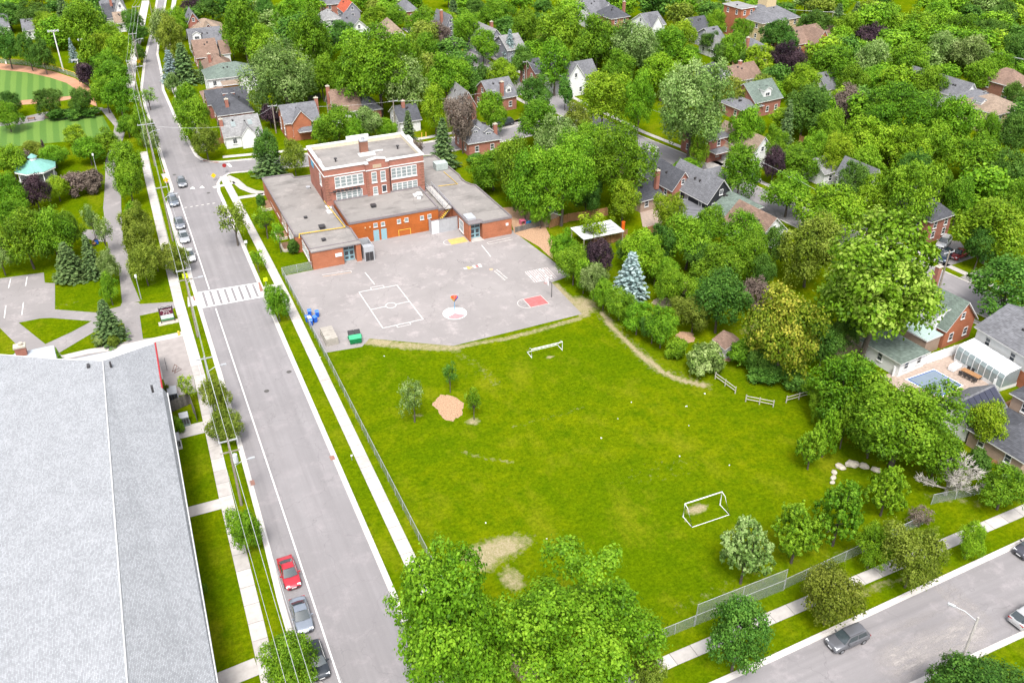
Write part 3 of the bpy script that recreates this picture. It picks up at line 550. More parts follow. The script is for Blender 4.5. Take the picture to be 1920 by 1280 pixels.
cp.box(MX0-.15, MX0+.5, MY0+.5, MY1-.5, z0, z1); cp.box(MX1-.5, MX1+.15, MY0+.5, MY1-.5, z0, z1); cp.box(MX0-.15, MX1+.15, MY1-.5, MY1+.15, z0, z1)
cp.box(MX0-.16, MX0+.4, 164.2, 166.0, z1, z1+.5); cp.box(MX1-.4, MX1+.16, 168.3, 171.0, z1, z1+.75); cp.box(bx0, bx1, MY1-.45, MY1+.16, z1, z1+.75)
cp.obj('parapet_cap', TRIM, S)
MB().box(MX0+.41, MX1-.41, MY1-.47, MY1-.41, 10.16, MZ).box(MX1-.47, MX1-.41, MY0+.41, MY1-.48, 10.16, MZ).obj('parapet_lining', mat('cream parapet lining', (0.50, 0.44, 0.33)), S)
cn = MB(); zc = 9.45
cn.box(MX0-.1, bx0-.02, MY0-.12, MY0-.003, zc, zc+.16); cn.box(bx0-.05, bx1+.05, MY0-.47, MY0-.353, zc, zc+.16); cn.box(bx1+.02, MX1+.1, MY0-.12, MY0-.003, zc, zc+.16); cn.box(MX0-.12, MX0-.003, MY0, MY1, zc, zc+.16)
cn.obj('cornice', TRIM, S)
for x in (MX0, MX1-.9):
    for i in range(9): MB().box(x-.03 if x == MX0 else x+.25*(i % 2), x+.65+.25*(1-i % 2) if x == MX0 else x+.93, MY0-.05, MY0-.004, 4.6+i*.53, 4.6+i*.53+.27).obj('quoin', BRICKB, S)
for x in (bx0+.05, bx1-.45):
    for i in range(9): MB().box(x, x+.4, MY0-.39, MY0-.354, 4.7+i*.5, 4.7+i*.5+.25).obj('quoin', BRICKB, S)
MB().box(xm-.85, xm+.85, MY0-.40, MY0-.354, 9.85, 10.55).obj('name_panel', mat('pale stone panel', (0.34, 0.26, 0.18)), S)
def bank(f0, f1, z0, z1, n, y=MY0-.02, kind='school'):
    x0, x1 = MX0+f0*(MX1-MX0), MX0+f1*(MX1-MX0); w = (x1-x0)/n
    for i in range(n): window(S, x0+(i+.5)*w, y, (z0+z1)/2, w*.97, z1-z0, 'f', kind)
bank(.095, .38, 6.95, 9.15, 5); bank(.66, .925, 6.95, 9.15, 5); bank(.095, .36, 4.42, 6.0, 5); bank(.66, .925, 4.42, 6.0, 5)
for f0, f1, za, zb, k in ((.455,.51,7.0,9.1,'school'), (.545,.60,7.0,9.1,'school'), (.46,.51,4.5,6.1,'school'), (.55,.60,4.7,6.2,'plain')): bank(f0, f1, za, zb, 1, MY0-.37, k)
sh = MB()
for i in range(7): sh.box(34.2+i*.78, 34.8+i*.78, MY0-.45, MY0-.05, 6.3, 6.5)
sh.box(33.4, 39.6, MY0-.5, MY0-.44, 6.28, 6.4).obj('sunshade', DKMET, S)
MB().tube([(39.55,MY0-.1,6.3),(39.6,MY0-.1,4.4)], .12).obj('downpipe', STEEL, S)
MB().tube([(bx1+.25,MY0-.08,9.4),(bx1+.25,MY0-.08,4.4)], .07).obj('downpipe', DKMET, S)
for y, z, w, h in ((165.2,7.8,1.3,2.2),): window(S, MX0-.02, y, z, w, h, 'l', 'school')
MB().box(MX0-.08, MX0-.01, 164.7, 165.9, 3.6, 5.6).obj('door', mat('brown door', (0.10, 0.03, 0.02)), S)
MB().box(MX0-.06, MX0-.01, 170.5, 172.6, 8.0, 9.2).obj('painted_panel', mat('sky blue panel', (0.08, 0.28, 0.42)), S)
# roof furniture of the main block
ch = MB().box(42.1, 43.6, 168.7, 170.0, 10.16, 12.6).obj('chimney', BRICKB, S); MB().box(42.0, 43.7, 168.6, 170.1, 12.6, 12.8).cyl(42.8, 169.3, 12.8, 13.4, .25).obj('cap', STEEL, ch)
MB().box(41.4, 44.6, 167.2, 168.68, 10.16, 10.42).obj('curb', TRIM, S); MB().box(44.7, 46.6, 168.9, 169.2, 10.16, 10.3).obj('duct', TRIM, S)
for x, y in ((36.5,166.8),(49.5,168.5)): v = MB().cyl(x, y, 10.16, 10.7, .14, 10).obj('roof_vent', DKMET, S); MB().cyl(x, y, 10.7, 10.9, .3, 10).obj('cap', DKMET, v)
def box_vent(px, py, z, s=.7, m=DKMET):
    p = W(px, py, z); v = MB().box(p.x-s/2, p.x+s/2, p.y-s/2, p.y+s/2, z, z+.5*s).obj('roof_vent', m, S); MB().box(p.x-s*.65, p.x+s*.65, p.y-s*.65, p.y+s*.65, z+.5*s, z+.62*s).obj('cap', m, v)
for a in ((578,353,3.4,.6,STEEL),(573,409,3.4,.5),(604,428,3.4,.9),(607,451,3.4,.6),(700,388,4.35,.8)): box_vent(*a)
p = W(786, 372, 4.35); MB().cyl(p.x, p.y, 4.33, 4.8, .45, 14).tube([(p.x,p.y,4.8),(p.x,p.y,5.3)], .35, 12).cyl(p.x, p.y, 5.3, 5.5, .6, 14).obj('exhaust_fan', TRIM, S); MB().box(p.x-.6, p.x+1.1, p.y+.9, p.y+2.2, 4.33, 4.55).obj('roof_hatch', TRIM, S)
p = W(826, 316, 3.5); MB().box(p.x-1.3, p.x+1.3, p.y-1.0, p.y+1.0, 3.5, 4.9).obj('rooftop_unit', mat('unit grey', (0.30, 0.34, 0.33)), S)
def roofpx(pts, z): return [tuple(W(a, b, z)) for a, b in pts]
MB().tube(roofpx([(561,446),(561,439),(647,426),(608,377),(618,374)], 3.7), .11, 6).obj('gas_pipe', YPIPE, S)
MB().tube(roofpx([(832,322),(858,345),(822,349)], 3.55), .06, 5).obj('gas_pipe', YPIPE, S)
for px, py in ((616,388),(618,397)): p = W(px, py, 3.4); MB().box(p.x-.5, p.x+.5, p.y-.8, p.y+.8, 3.4, 3.46).obj('roof_pad', TRIM, S)
# roof-top walkway with rails
wk = MB().box(53.0, 54.3, 151.6, 163.0, 3.46, 3.62).obj('walkway', CONC, S)
r = MB()
for x in (53.05, 54.25):
    r.tube([(x,151.7,4.55),(x,162.9,4.55)], .045, 5); r.tube([(x,151.7,4.1),(x,162.9,4.1)], .035, 5)
    for i in range(9): r.tube([(x,151.7+i*1.4,3.6),(x,151.7+i*1.4,4.55)], .04, 5)
r.obj('railing', STEEL, wk)
st = MB(); stp = mat('yellow stair nosing', (0.50, 0.34, 0.06))
for i in range(9): st.box(51.6+i*.26, 51.9+i*.26, 151.6, 152.4, .9+i*.27, 1.0+i*.27)
st.obj('stairs', stp, S); MB().tube([(51.4,151.7,1.9),(53.9,151.7,4.5)], .05).tube([(51.4,151.6,.4),(53.9,151.6,3.2)], .09).obj('handrail', DKMET, S)
# gym wall: doors, small windows, painted goal
for px, py in ((704,422),(718,420),(748,415),(762,412),(791,408),(805,405)):
    lo, hi = 0, 5
    p = [W(px, py, z) for z in np.arange(1, 4.3, .05)]; q = min(p, key=lambda v: abs(v.y-151)); window(S, q.x, 150.97, q.z, .75, .8, 'f', 'plain').children[0].data = WIN['school'][1]
for px in (706, 720): q = W(px, 450 if px < 710 else 447); door(S, q.x, 150.97, 1.05, 2.15, 'f', BLUEDOOR)
for x in (37.0, 37.9, 44.5): MB().box(x, x+.2, 150.75, 150.99, 2.9, 3.1).obj('wall_lamp', mat('lamp housing', (0.5, 0.35, 0.2)), S)
g = W(760, 442); MB().box(g.x-1.2, g.x-1.1, 150.97, 150.998, 0, 1.25).box(g.x+1.1, g.x+1.2, 150.97, 150.998, 0, 1.25).box(g.x-1.1, g.x+1.1, 150.97, 150.998, 1.15, 1.25).obj('painted_goal', YPIPE, S)
# glazed entrance doors of the wings
def entrance(x0, x1, y):
    w = x1-x0; MB().box(x0, x1, y-.02, y+.04, 0, 3.2).obj('door_frame', BLUEDOOR, S)
    for k in (0, 1):
        xa = x0+w*(.06+.46*k); d = MB().box(xa, xa+w*.42, y-.07, y-.022, .05, 2.1).obj('door', BLUEDOOR, S)
        MB().box(xa+.12, xa+w*.42-.12, y-.085, y-.071, .35, .85).obj('pane', GLASS, d); MB().box(xa+.12, xa+w*.42-.12, y-.085, y-.071, 1.1, 1.85).obj('pane', GLASS, d)
        for z in (2.2, 2.7): MB().box(xa, xa+w*.42, y-.05, y-.021, z, z+.42).obj('transom_pane', GLASS, d)
entrance(31.4, 33.4, 145.36); entrance(55.15, 57.2, 144.56)
MB().box(55.0, 57.4, 143.0, 144.5, 0, .12).obj('doorstep', CONC, S)
MB().box(29.7, 30.9, 144.19, 144.245, 1.7, 2.35).obj('notice_board', VINYL, S); MB().box(62.0, 62.5, 143.38, 143.445, 1.9, 2.4).obj('notice_board', VINYL, S)
window(S, 54.66, 147.5, 1.6, 2.2, 2.2, 'l', 'strip')
for y0, y1, z in ((146.0,151.2,1.9),(153.2,157.6,1.9),(159.2,163.8,1.9),(165.4,168.2,2.1),(170,175,1.9)):
    n = max(1, int((y1-y0)/1.1)); w = (y1-y0)/n
    for i in range(n): window(S, 25.46 if y0 < 150 else 24.36, y0+(i+.5)*w, z, w*.96, 1.8, 'l', 'school')
p = W(880, 424, 3.45); MB().box(54.9, 56.6, 144.8, 147.2, 3.42, 4.0).obj('roof_screen', STEEL, S)
# metal screen, shed, front planters
sc = empty('metal_screen_fence', (0, 0, 0), 0, 'tall corrugated metal screen fence with white gate against the orange gym wall', 'fence')
me = MB().box(-.11, .11, -.03, .03, 0, 2.7).mesh('panel', STEEL)
for i in range(18): link('panel', me, sc, (50.9+i*.21, 149.3+(.04 if i % 2 else 0), 0))
for i in range(7): link('panel', me, sc, (49.35+(.03 if i % 2 else 0), 149.45+i*.21, 0), (0, 0, math.pi/2))
MB().box(49.4, 50.75, 149.2, 149.36, .05, 2.65).obj('gate', VINYL, sc); MB().box(49.28, 54.65, 149.24, 149.4, 2.7, 2.82).obj('top_rail', FLASH, sc)
shd = empty('metal_shed', (0, 0, 0), 0, 'open topped grey metal enclosure with dark double doors beside the school wing', 'shed')
hs_ = MB(); hs_.box(34.75, 34.85, 143.7, 147.6, 0, 2.7).box(36.5, 36.6, 143.7, 147.6, 0, 2.7).box(34.85, 36.5, 147.5, 147.6, 0, 2.7).box(34.85, 36.5, 143.7, 143.8, 0, 2.7).box(34.85, 36.5, 143.8, 145.5, 2.3, 2.4)
hs_.obj('shell', STEEL, shd)
for x in (34.95, 35.7): MB().box(x, x+.68, 143.62, 143.69, .05, 1.7).obj('door', DKMET, shd)
for y0, y1, pw in ((172.5,177,'below the far end windows'),(158.4,161.5,'behind the loose leafy tree'),(153.2,156.6,'beside the clipped round bush')):
    pl = empty('stone_planter', (22.3, y0, 0), 0, 'low curved stone planter wall on the school front lawn, '+pw, 'planter', 'planters along the school front'); pl.location = (0, 0, 0)
    MB().ribbon([(24.1,y0),(22.6,y0),(22.3,y0+.3),(22.3,y1)], -.15, .15, 0, .45).obj('planter_wall', STONE, pl)
    MB().sheet([(22.4,y0+.1),(24.2,y0+.1),(24.2,y1),(22.4,y1)], .3).obj('soil', MULCH, pl)

# ------------------------------------------------------------------ arena
A = empty('arena_hall', (0, 0, 0), 0, 'huge hall with pale grey shingled roof filling the corner by the street', 'hall')
R0, RE = Vector((-9.9, 40, 9.4)), W(193, 676, 9.4)
R0.x = RE.x-1.2+(-.2)
E0, E1 = Vector((-3.2, 40, 6.0)), W(314, 737, 6.0); B1 = W(304, 727, 7.0); C1 = W(291, 643, 6.6)
L0, L1 = Vector((-52, 40, 5.6)), Vector((-52, 138, 5.6)); HL = W(-2, 665, 6.6); HL2 = Vector((-52, HL.y+22, 3.0))
roof = MB(); roof.add([R0, RE, L1, L0, HL], [(0,4,3),(0,1,4),(4,2,3)], 0)
roof = MB()
lz = lambda x: 9.4-(RE.x-x)*0.115
def lp(px, py):
    lo = 6.0
    for _ in range(30): q = W(px, py, lo); lo = lz(q.x)
    return q
h1, h2 = lp(112, 673), lp(-3, 664)
LL0 = Vector((-45, 40, lz(-45))); LL1 = Vector((-45, h2.y+12, lz(-45)))
roof.add([R0, RE, h1, h2, LL1, LL0], [(0,1,2,3,4,5)])
roof.add([R0, E0, E1, B1, RE], [(0,1,2,3,4)])
roof.add([RE, B1, C1], [(0,1,2)])
roof.obj('roof', R_ARENA, A)
MB().tube([R0+Vector((0,0,.03)), RE+Vector((0,0,.03))], .09, 5).obj('ridge_cap', mat('ridge metal', (0.42, 0.42, 0.43)), A)
MB().tube([E0, E1], .10, 5).obj('gutter', TRIM, A); MB().tube([B1, C1], .12, 5).obj('fascia', mat('red fascia', (0.30, 0.02, 0.025)), A)
MB().tube([h2, h1, RE, C1], .05, 4).obj('roof_edge', TRIM, A)
MB().prism([(-45,41),(E0.x-.5,41),(E1.x-.5,E1.y-.3),(B1.x-.5,B1.y+.3),(C1.x-.5,C1.y-1),(RE.x,RE.y-2),(h1.x,h1.y-1.2),(h2.x,h2.y-1.2),(-45,h2.y+10)], 0, 5.0).obj('wall', BRICKB, A)
# lower pale roofs behind the hip and the corner chimney
def lowroof(pts, z): return MB().prism([tuple(W(*p, z))[:2] for p in pts], 0, z-.25).obj('wall', WHITE, A), MB().prism([tuple(W(*p, z))[:2] for p in pts], z-.24, z).obj('roof', mat('pale membrane roof', (0.33, 0.36, 0.40), .6, .05, 1), A)
lowroof([(122,676),(200,660),(286,640),(294,660),(200,690),(140,690)], 4.6); lowroof([(28,662),(100,647),(106,672),(70,690),(-5,690)], 4.6)
p = W(40, 660, 5.0); c_ = MB().box(p.x-.7, p.x+.7, p.y-.5, p.y+.5, 3.0, 5.9).obj('chimney', BRICKR, A); MB().box(p.x-.8, p.x+.8, p.y-.6, p.y+.6, 5.9, 6.15).cyl(p.x+.2, p.y, 6.15, 6.5, .3).obj('cap', STONE, c_)
for px, py, s in ((166,687,.45), (207,682,.3), (285,727,.35)): q = lp(px, py); MB().box(q.x-s*.4, q.x+s*.4, q.y-s, q.y+s*.7, q.z-.5, q.z+.3).obj('roof_vent', DKMET, A)

# ------------------------------------------------------------------ houses
def roof_mesh(mb, x0, x1, y0, y1, ze, zr, kind, o=.4, th=.16):
    X0, X1, Y0, Y1 = x0-o, x1+o, y0-o, y1+o
    if kind in ('gx', 'gy'):
        if kind == 'gx': half = (y1-y0)/2; prof = [(Y0,), (Y1,)]
        else: half = (x1-x0)/2
        s = (zr-ze)/half; zl = ze-s*o
        if kind == 'gx':
            m = (Y0+Y1)/2; a = [(Y0, zl), (m, zr), (Y1, zl)]
            top = [(X0,p,q+th) for p, q in a]+[(X1,p,q+th) for p, q in a]; bot = [(X0,p,q) for p, q in a]+[(X1,p,q) for p, q in a]
            mb.add(top, [(0,3,4,1), (1,4,5,2)], 0); mb.add(top+bot, [(0,1,7,6),(1,2,8,7),(4,3,9,10),(5,4,10,11),(3,0,6,9),(2,5,11,8),(6,7,10,9),(7,8,11,10)], 1)
        else:
            m = (X0+X1)/2; a = [(X0, zl), (m, zr), (X1, zl)]
            top = [(p,Y0,q+th) for p, q in a]+[(p,Y1,q+th) for p, q in a]; bot = [(p,Y0,q) for p, q in a]+[(p,Y1,q) for p, q in a]
            mb.add(top, [(0,1,4,3), (1,2,5,4)], 0); mb.add(top+bot, [(1,0,6,7),(2,1,7,8),(3,4,10,9),(4,5,11,10),(0,3,9,6),(5,2,8,11),(7,6,9,10),(8,7,10,11)], 1)
    elif kind == 'hip':
        w, d = X1-X0, Y1-Y0; h = min(w, d)/2
        s = (zr-ze)/max(.1, h-o); zl = ze-s*o
        if w >= d: r0, r1 = (X0+h, (Y0+Y1)/2), (X1-h, (Y0+Y1)/2)
        else: r0, r1 = ((X0+X1)/2, Y0+h), ((X0+X1)/2, Y1-h)
        v = [(X0,Y0,zl+th),(X1,Y0,zl+th),(X1,Y1,zl+th),(X0,Y1,zl+th),(*r0,zr+th),(*r1,zr+th)]
        f = [(0,1,5,4),(1,2,5),(2,3,4,5),(3,0,4)] if w >= d else [(0,1,4),(1,2,5,4),(2,3,5),(3,0,4,5)]
        mb.add(v, f, 0); b = [(X0,Y0,zl),(X1,Y0,zl),(X1,Y1,zl),(X0,Y1,zl)]
        mb.add(v[:4]+b, [(0,4,5,1),(1,5,6,2),(2,6,7,3),(3,7,4,0),(4,7,6,5)], 1)
    else:
        mb.box(X0, X1, Y0, Y1, ze, ze+.22, 1, 0)
def volume(root, x0, x1, y0, y1, ze, zr, kind, wall, roof, z0=0.0, o=.4, names=('wall', 'roof'), parent=None):
    w = MB().box(x0, x1, y0, y1, z0, ze)
    if kind == 'gx':
        m = (y0+y1)/2
        for x in (x0, x1): w.add([(x,y0,ze),(x,y1,ze),(x,m,zr)], [(0,1,2) if x == x1 else (2,1,0)])
    if kind == 'gy':
        m = (x0+x1)/2
        for y in (y0, y1): w.add([(x0,y,ze),(x1,y,ze),(m,y,zr)], [(0,1,2) if y == y0 else (2,1,0)])
    wo_ = w.obj(names[0], wall, parent or root); r = MB(); roof_mesh(r, x0, x1, y0, y1, ze, zr, kind, o); return r.obj(names[1], [roof, TRIM], parent or root)
HOUSES = []; HLAB = []
def house(label, Apx, Bpx, d, ze, zr, kind, wall, roof, w=None, rot=None, wins='flr', chim=None, vols=(), vents=2, cat='house', name='house', low=None, kindw='sash', door_at=None, skylights=(), group=None):
    a, b = W(*Apx, ze), W(*Bpx, ze); mid = (a+b)/2
    if w is None: w = max(3.0, (b-a).length-.7)
    if rot is None: rot = 7.2 if mid.x > 88 else 0.0
    rz = math.radians(rot); root = empty(name, (mid.x-math.sin(rz)*.4, mid.y+math.cos(rz)*.4, 0), rz, label, cat, group)
    HOUSES.append((mid.x-math.sin(rz)*d/2, mid.y+math.cos(rz)*d/2, max(w, d)/2+1.2))
    HLAB.append(label); x0, x1 = -w/2, w/2; r = volume(root, x0, x1, 0, d, ze, zr, kind, wall, roof)
    if low: MB().box(x0-.02, x1+.02, -.02, d+.02, 0, ze*.52).obj('lower_wall', low, root)
    st = 2 if ze > 4.2 else 1; hgt = 1.35
    for s in range(st):
        zc = 1.65+s*(ze-2.6 if st == 2 else 0)
        if st == 2 and s == 1: zc = ze-1.25
        if 'f' in wins:
            n = max(1, int(w/2.8))
            for i in range(n):
                x = x0+(i+.5)*w/n
                if s == 0 and door_at is not None and abs(x-door_at) < .9: continue
                window(root, x, -.03, zc, .95, hgt, 'f', kindw)
        for sd, xx in (('l', x0-.03), ('r', x1+.03)):
            if sd in wins:
                n = max(1, int(d/3.6))
                for i in range(n): window(root, xx, (i+.5)*d/n, zc, .9, hgt, sd, kindw)
    if kind == 'gy' and zr-ze > 2 and 'f' in wins: window(root, 0, -.03, ze+(zr-ze)*.35, .85, 1.1, 'f', kindw)
    if kind == 'gx' and zr-ze > 2 and 'l' in wins: window(root, x0-.03, d/2, ze+(zr-ze)*.35, .85, 1.1, 'l', kindw)
    if door_at is not None: door(root, door_at, -.03)
    if chim:
        for cx_, cy_, top in chim:
            c = MB().box(cx_-.4, cx_+.4, cy_-.35, cy_+.35, ze-1.0, top).obj('chimney', BRICKR if wall != WHITE or top > 0 else WHITE, root); MB().box(cx_-.47, cx_+.47, cy_-.42, cy_+.42, top, top+.12).cyl(cx_, cy_, top+.12, top+.4, .14, 8).obj('cap', STONE, c)
    rr = random.Random(hash(label) % 1000 if False else len(HOUSES))
    for i in range(vents):
        if kind in ('gx', 'hip'): vx, vy = rr.uniform(x0*.5, x1*.5), d*(.30+.1*rr.random()); vz = ze+(zr-ze)*min(1, vy/(d/2))
        elif kind == 'gy': vx, vy = x0*.45, d*(.25+.5*rr.random()); vz = ze+(zr-ze)*.55
        else: vx, vy, vz = x0*.4, d*.5, ze+.1
        MB().box(vx-.18, vx+.18, vy-.18, vy+.18, vz-.1, vz+.42).obj('roof_vent', DKMET, r)
    for sx, sy in skylights:
        if kind == 'gx': z = ze+(zr-ze)*sy/(d/2)+.2
        else: z = ze+.3
        sl_ = (zr-ze)/(d/2) if kind == 'gx' else 0
        MB().add([(sx-.5,sy-.6,z-.6*sl_+.05),(sx+.5,sy-.6,z-.6*sl_+.05),(sx+.5,sy+.6,z+.6*sl_+.05),(sx-.5,sy+.6,z+.6*sl_+.05)], [(0,1,2,3)]).obj('skylight', BLIND, r)
    for v in vols:
        k = dict(v); volume(root, k['x'][0], k['x'][1], k['y'][0], k['y'][1], k['ze'], k['zr'], k.get('kind', 'gy'), k.get('wall', wall), k.get('roof', roof), k.get('z0', 0), k.get('o', .3), (k.get('wn', 'wall'), k.get('rn', 'roof')))
        if k.get('win'): window(root, (k['x'][0]+k['x'][1])/2, k['y'][0]-.03, (max(k.get('z0', 0), 0)+k['ze'])/2+.1, (k['x'][1]-k['x'][0])*.6, k.get('wh', .9), 'f', 'double')
    return root
def dormer(x, y, z, w=1.8, h=1.3, dep=2.5, wall=None, kind='gy'):
    d = dict(x=(x-w/2, x+w/2), y=(y, y+dep), z0=z-.6, ze=z+h, zr=z+h+.7, kind=kind, o=.18, win=True, wn='dormer_wall', rn='dormer_roof')
    if wall: d['wall'] = wall
    return d
def porch(x0, x1, dep=2.0, z=2.6, roof=None, wall=None):
    d = dict(x=(x0, x1), y=(-dep, -.02), ze=z, zr=z+.6, kind='hip', o=.25, wn='porch_wall', rn='porch_roof', z0=z-.5)
    if roof: d['roof'] = roof
    return d
# along the far stretch of the main road
house('white bungalow with pale grey roof, two skylights and gabled porch', (419,257), (494,249), 8.5, 2.9, 5.8, 'gx', WHITE, R_LIGHT, kindw='double', chim=[(-4.2,2.5,6.2)], skylights=((-1.6,2.4),(2.2,2.4)), vols=[dict(x=(-.6,2.6), y=(-1.3,4), ze=2.9, zr=4.9, kind='gy', o=.2)], door_at=None)
house('brick house under a charcoal hip roof with a tall chimney beside the white bungalow', (407,216), (477,209), 10, 3.6, 6.6, 'hip', BRICKR, R_DARK, chim=[(-1.5,1.6,6.6)], vols=[dict(x=(-5.0,4.6), y=(9.0,14.5), ze=3.6, zr=6.2, kind='gx', wall=BRICKR), dict(x=(-1.2,1.6), y=(9.4,11.8), z0=4, ze=5.6, zr=6.3, kind='hip', o=.1)])
house('low house with brown hip roof and ochre clad dormer box', (382,187), (450,180), 7, 2.8, 4.4, 'hip', BRICKB, R_BROWN, vols=[dict(x=(1.2,5.2), y=(2,5.5), z0=3, ze=5.0, zr=5.2, kind='flat', wall=OCHRE, roof=R_TAN, o=.3, wn='dormer_wall', rn='dormer_roof')])
house('white two storey house with long green hip roof', (387,147), (486,141), 9, 5.0, 7.4, 'hip', WHITE, R_GREEN, kindw='double', vols=[porch(5.8,8.2,1.2,2.6)], door_at=7.0)
house('house with wide brown hip roof behind the green roofed white house', (384,132), (440,126), 9, 3.2, 6.0, 'hip', BRICKB, R_BROWN, chim=[(-2,2,6.8)])
house('brick cottage with rusty brown gable roof and white side wall', (367,108), (412,105), 9.5, 3.8, 7.4, 'gx', BRICKR, R_BROWN, vols=[dict(x=(4.2,6.4), y=(1,8), ze=3.8, zr=6.6, kind='gx', wall=WHITE)])
house('house with grey roof and white gabled dormer behind the rusty roofed cottage', (358,84), (421,82), 9, 3.4, 7.0, 'gx', WHITE, R_GREY, vols=[dormer(-2.6,1.0,4.6,2.4,1.6,3,WHITE)])
house('house with tan roof and small red front gable', (352,62), (425,58), 10, 3.2, 6.0, 'hip', BRICKR, R_TAN, vols=[dict(x=(-1.6,2.6), y=(-1.2,4), ze=3.2, zr=5.6, kind='gy', wall=BRICKR)])
house('red brick house with steep front gable and two tall windows', (350,45), (378,44), 8, 5.2, 8.4, 'gy', BRICKR, R_GREY)
house('white gabled house with dark grey roof under the tall trees', (196,34), (232,31), 8, 3.6, 7.0, 'gx', WHITE, R_DARK)
house('tall white gabled house half hidden by street trees', (214,20), (238,19), 10, 5.5, 9, 'gy', WHITE, R_LIGHT, chim=[(-2.4,3,9.6)])
house('pale cottage with pinkish roof beside the park trees', (216,44), (236,42), 7, 3.0, 5.5, 'gx', WHITE, R_TAN)
house('grey roofed house beyond the outfield trees', (-14,52), (18,50), 8, 3, 6, 'gx', WHITE, R_GREY, cat='house')
house('small grey roof cottage peeping between outfield trees', (47,57), (61,56), 7, 3, 5.5, 'gx', WHITE, R_GREY)
house('white house with rounded porch at the far end of the road', (188,14), (234,10), 9, 5, 8, 'hip', WHITE, R_GREY)
# behind the school
house('orange brick house with grey roof, cross gable and covered porch behind the school', (533,231), (602,224), 8.5, 4.4, 7.2, 'gx', BRICKO, R_GREY, wins='flr', vols=[dict(x=(-2.4,1.9), y=(-.5,4), ze=4.4, zr=6.9, kind='gy'), porch(-1.2,3.2,2.0,2.5)], chim=[(4.6,4.4,7.9)])
house('house with brown gable roof and white eaves behind the orange brick house', (628,212), (680,204), 9, 4.0, 8.0, 'gx', WHITE, R_BROWN, chim=[(-3.5,4.5,9)])
house('house with low grey hip roof between the brown gable and the willow', (668,209), (718,203), 9, 3.6, 6.0, 'hip', BRICKR, R_GREY)
house('small white cottage with white chimney across the side street', (748,229), (792,224), 8, 2.9, 5.4, 'gx', WHITE, R_DARK, chim=[(-.5,3.4,6.6)])
house('red brick cottage with dark hip roof, two dormers and brick chimney', (877,268), (942,260), 9, 3.4, 6.6, 'hip', BRICKR, R_GREY, chim=[(3.2,1.4,6.2)], vols=[dormer(-1.5,1.6,4.4,1.8,1.2,3,GREYS), dormer(1.4,.9,3.9,2.0,1.1,3,GREYS)])
house('brick house with grey gable roof, white dormer and brick chimney up the side street', (918,186), (975,180), 9, 3.6, 7.0, 'gx', BRICKR, R_GREY, chim=[(-.4,.4,7.4)], vols=[dormer(1.8,.8,4.4,1.6,1.3,3,WHITE)])
house('light grey roof behind the dark purple tree', (862,202), (897,199), 9, 4, 7.5, 'gy', BRICKR, R_LIGHT)
house('blue grey house with bright red roof and front gable', (645,23), (678,21), 9, 5.4, 8.2, 'gy', GREYS, R_RED, vols=[dict(x=(-4.5,1), y=(-2.5,-.02), ze=2.6, zr=3.4, kind='hip', o=.3)])
house('long grey gabled hall behind the red roofed house', (655,60), (694,54), 14, 3.4, 6.4, 'gy', WHITE, R_GREY)
house('white flat fronted house left of the red roof', (606,38), (640,34), 8, 4.5, 6.5, 'hip', WHITE, R_LIGHT)
house('brick house with dark roof at the top of the tree line', (608,8), (645,5), 9, 5, 8, 'hip', BRICKR, R_GREY)
house('house with low pyramid roof in grey above the tall maples', (758,21), (786,18), 8, 3.6, 6.0, 'hip', BRICKR, R_GREY)
house('house with sandy brown roof among the tall maples', (722,64), (755,58), 9, 3.4, 6.4, 'hip', TAN, R_TAN)
house('lilac grey gabled house with brick chimney by the back street', (836,48), (856,45), 9, 5.4, 8.2, 'gy', GREYS, R_GREY, chim=[(-1.6,3,9.2)])
house('house with long grey roof and chimney behind the blue spruce', (912,86), (950,78), 12, 4, 8, 'gy', GREYS, R_LIGHT, chim=[(1.4,5,9)])
# upper middle
house('large grey roofed house with white gables on the far ridge', (1107,26), (1150,22), 10, 5, 8.5, 'gx', WHITE, R_GREY, vols=[dict(x=(0,4), y=(-1,4), ze=5, zr=8, kind='gy')])
house('dark brick house with charcoal hip roof next to the large white gables', (1146,35), (1183,30), 9, 5, 7.6, 'hip', BRICKR, R_DARK, chim=[(3.5,3,8.8)])
house('white house with grey roof and front gable among the round maples', (1217,50), (1250,45), 9, 5, 7.8, 'gx', WHITE, R_GREY, vols=[dict(x=(-2.6,1.2), y=(-1,4), ze=5, zr=7.8, kind='gy')])
house('house with plain charcoal gable roof in the upper trees', (1305,62), (1338,57), 9, 3.6, 7.0, 'gx', GREYS, R_DARK)
house('grey roofed annex beside the charcoal gable house', (1336,75), (1362,71), 8, 3.0, 5.5, 'gx', GREYS, R_GREY)
house('small white gabled cottage under the round maples', (1346,93), (1363,89), 8, 3, 6, 'gy', WHITE, R_LIGHT)
house('white gabled house with grey roof beside the leaning tree', (1062,158), (1100,148), 13, 4.0, 8.4, 'gy', WHITE, R_GREY, vols=[dict(x=(2,9), y=(3,9), ze=4, zr=7, kind='gx')])
house('house with plain light roof left of the tall poplar', (952,95), (987,89), 9, 4, 7, 'gx', GREYS, R_LIGHT)
house('brick gable wall glimpsed between the tall poplars', (1004,138), (1026,134), 8, 4.5, 7, 'gx', BRICKR, R_DARK)
house('house with dark low roof behind the silver tree', (1346,146), (1384,140), 9, 3, 5.2, 'hip', GREYS, R_DARK)
house('cottage with brown roof and white gable end', (1378,152), (1434,143), 8, 3.0, 5.8, 'gx', WHITE, R_BROWN, chim=[(0,4,6.6)])
house('brick house with grey hip roof beside the purple trees', (1412,100), (1448,92), 9, 5.0, 7.4, 'hip', BRICKR, R_GREY, chim=[(-3,3,8.4)])
house('house with grey roof and white dormer left of the dark maple', (1388,206), (1436,199), 8, 3.0, 4.4, 'hip', BRICKR, R_GREY)
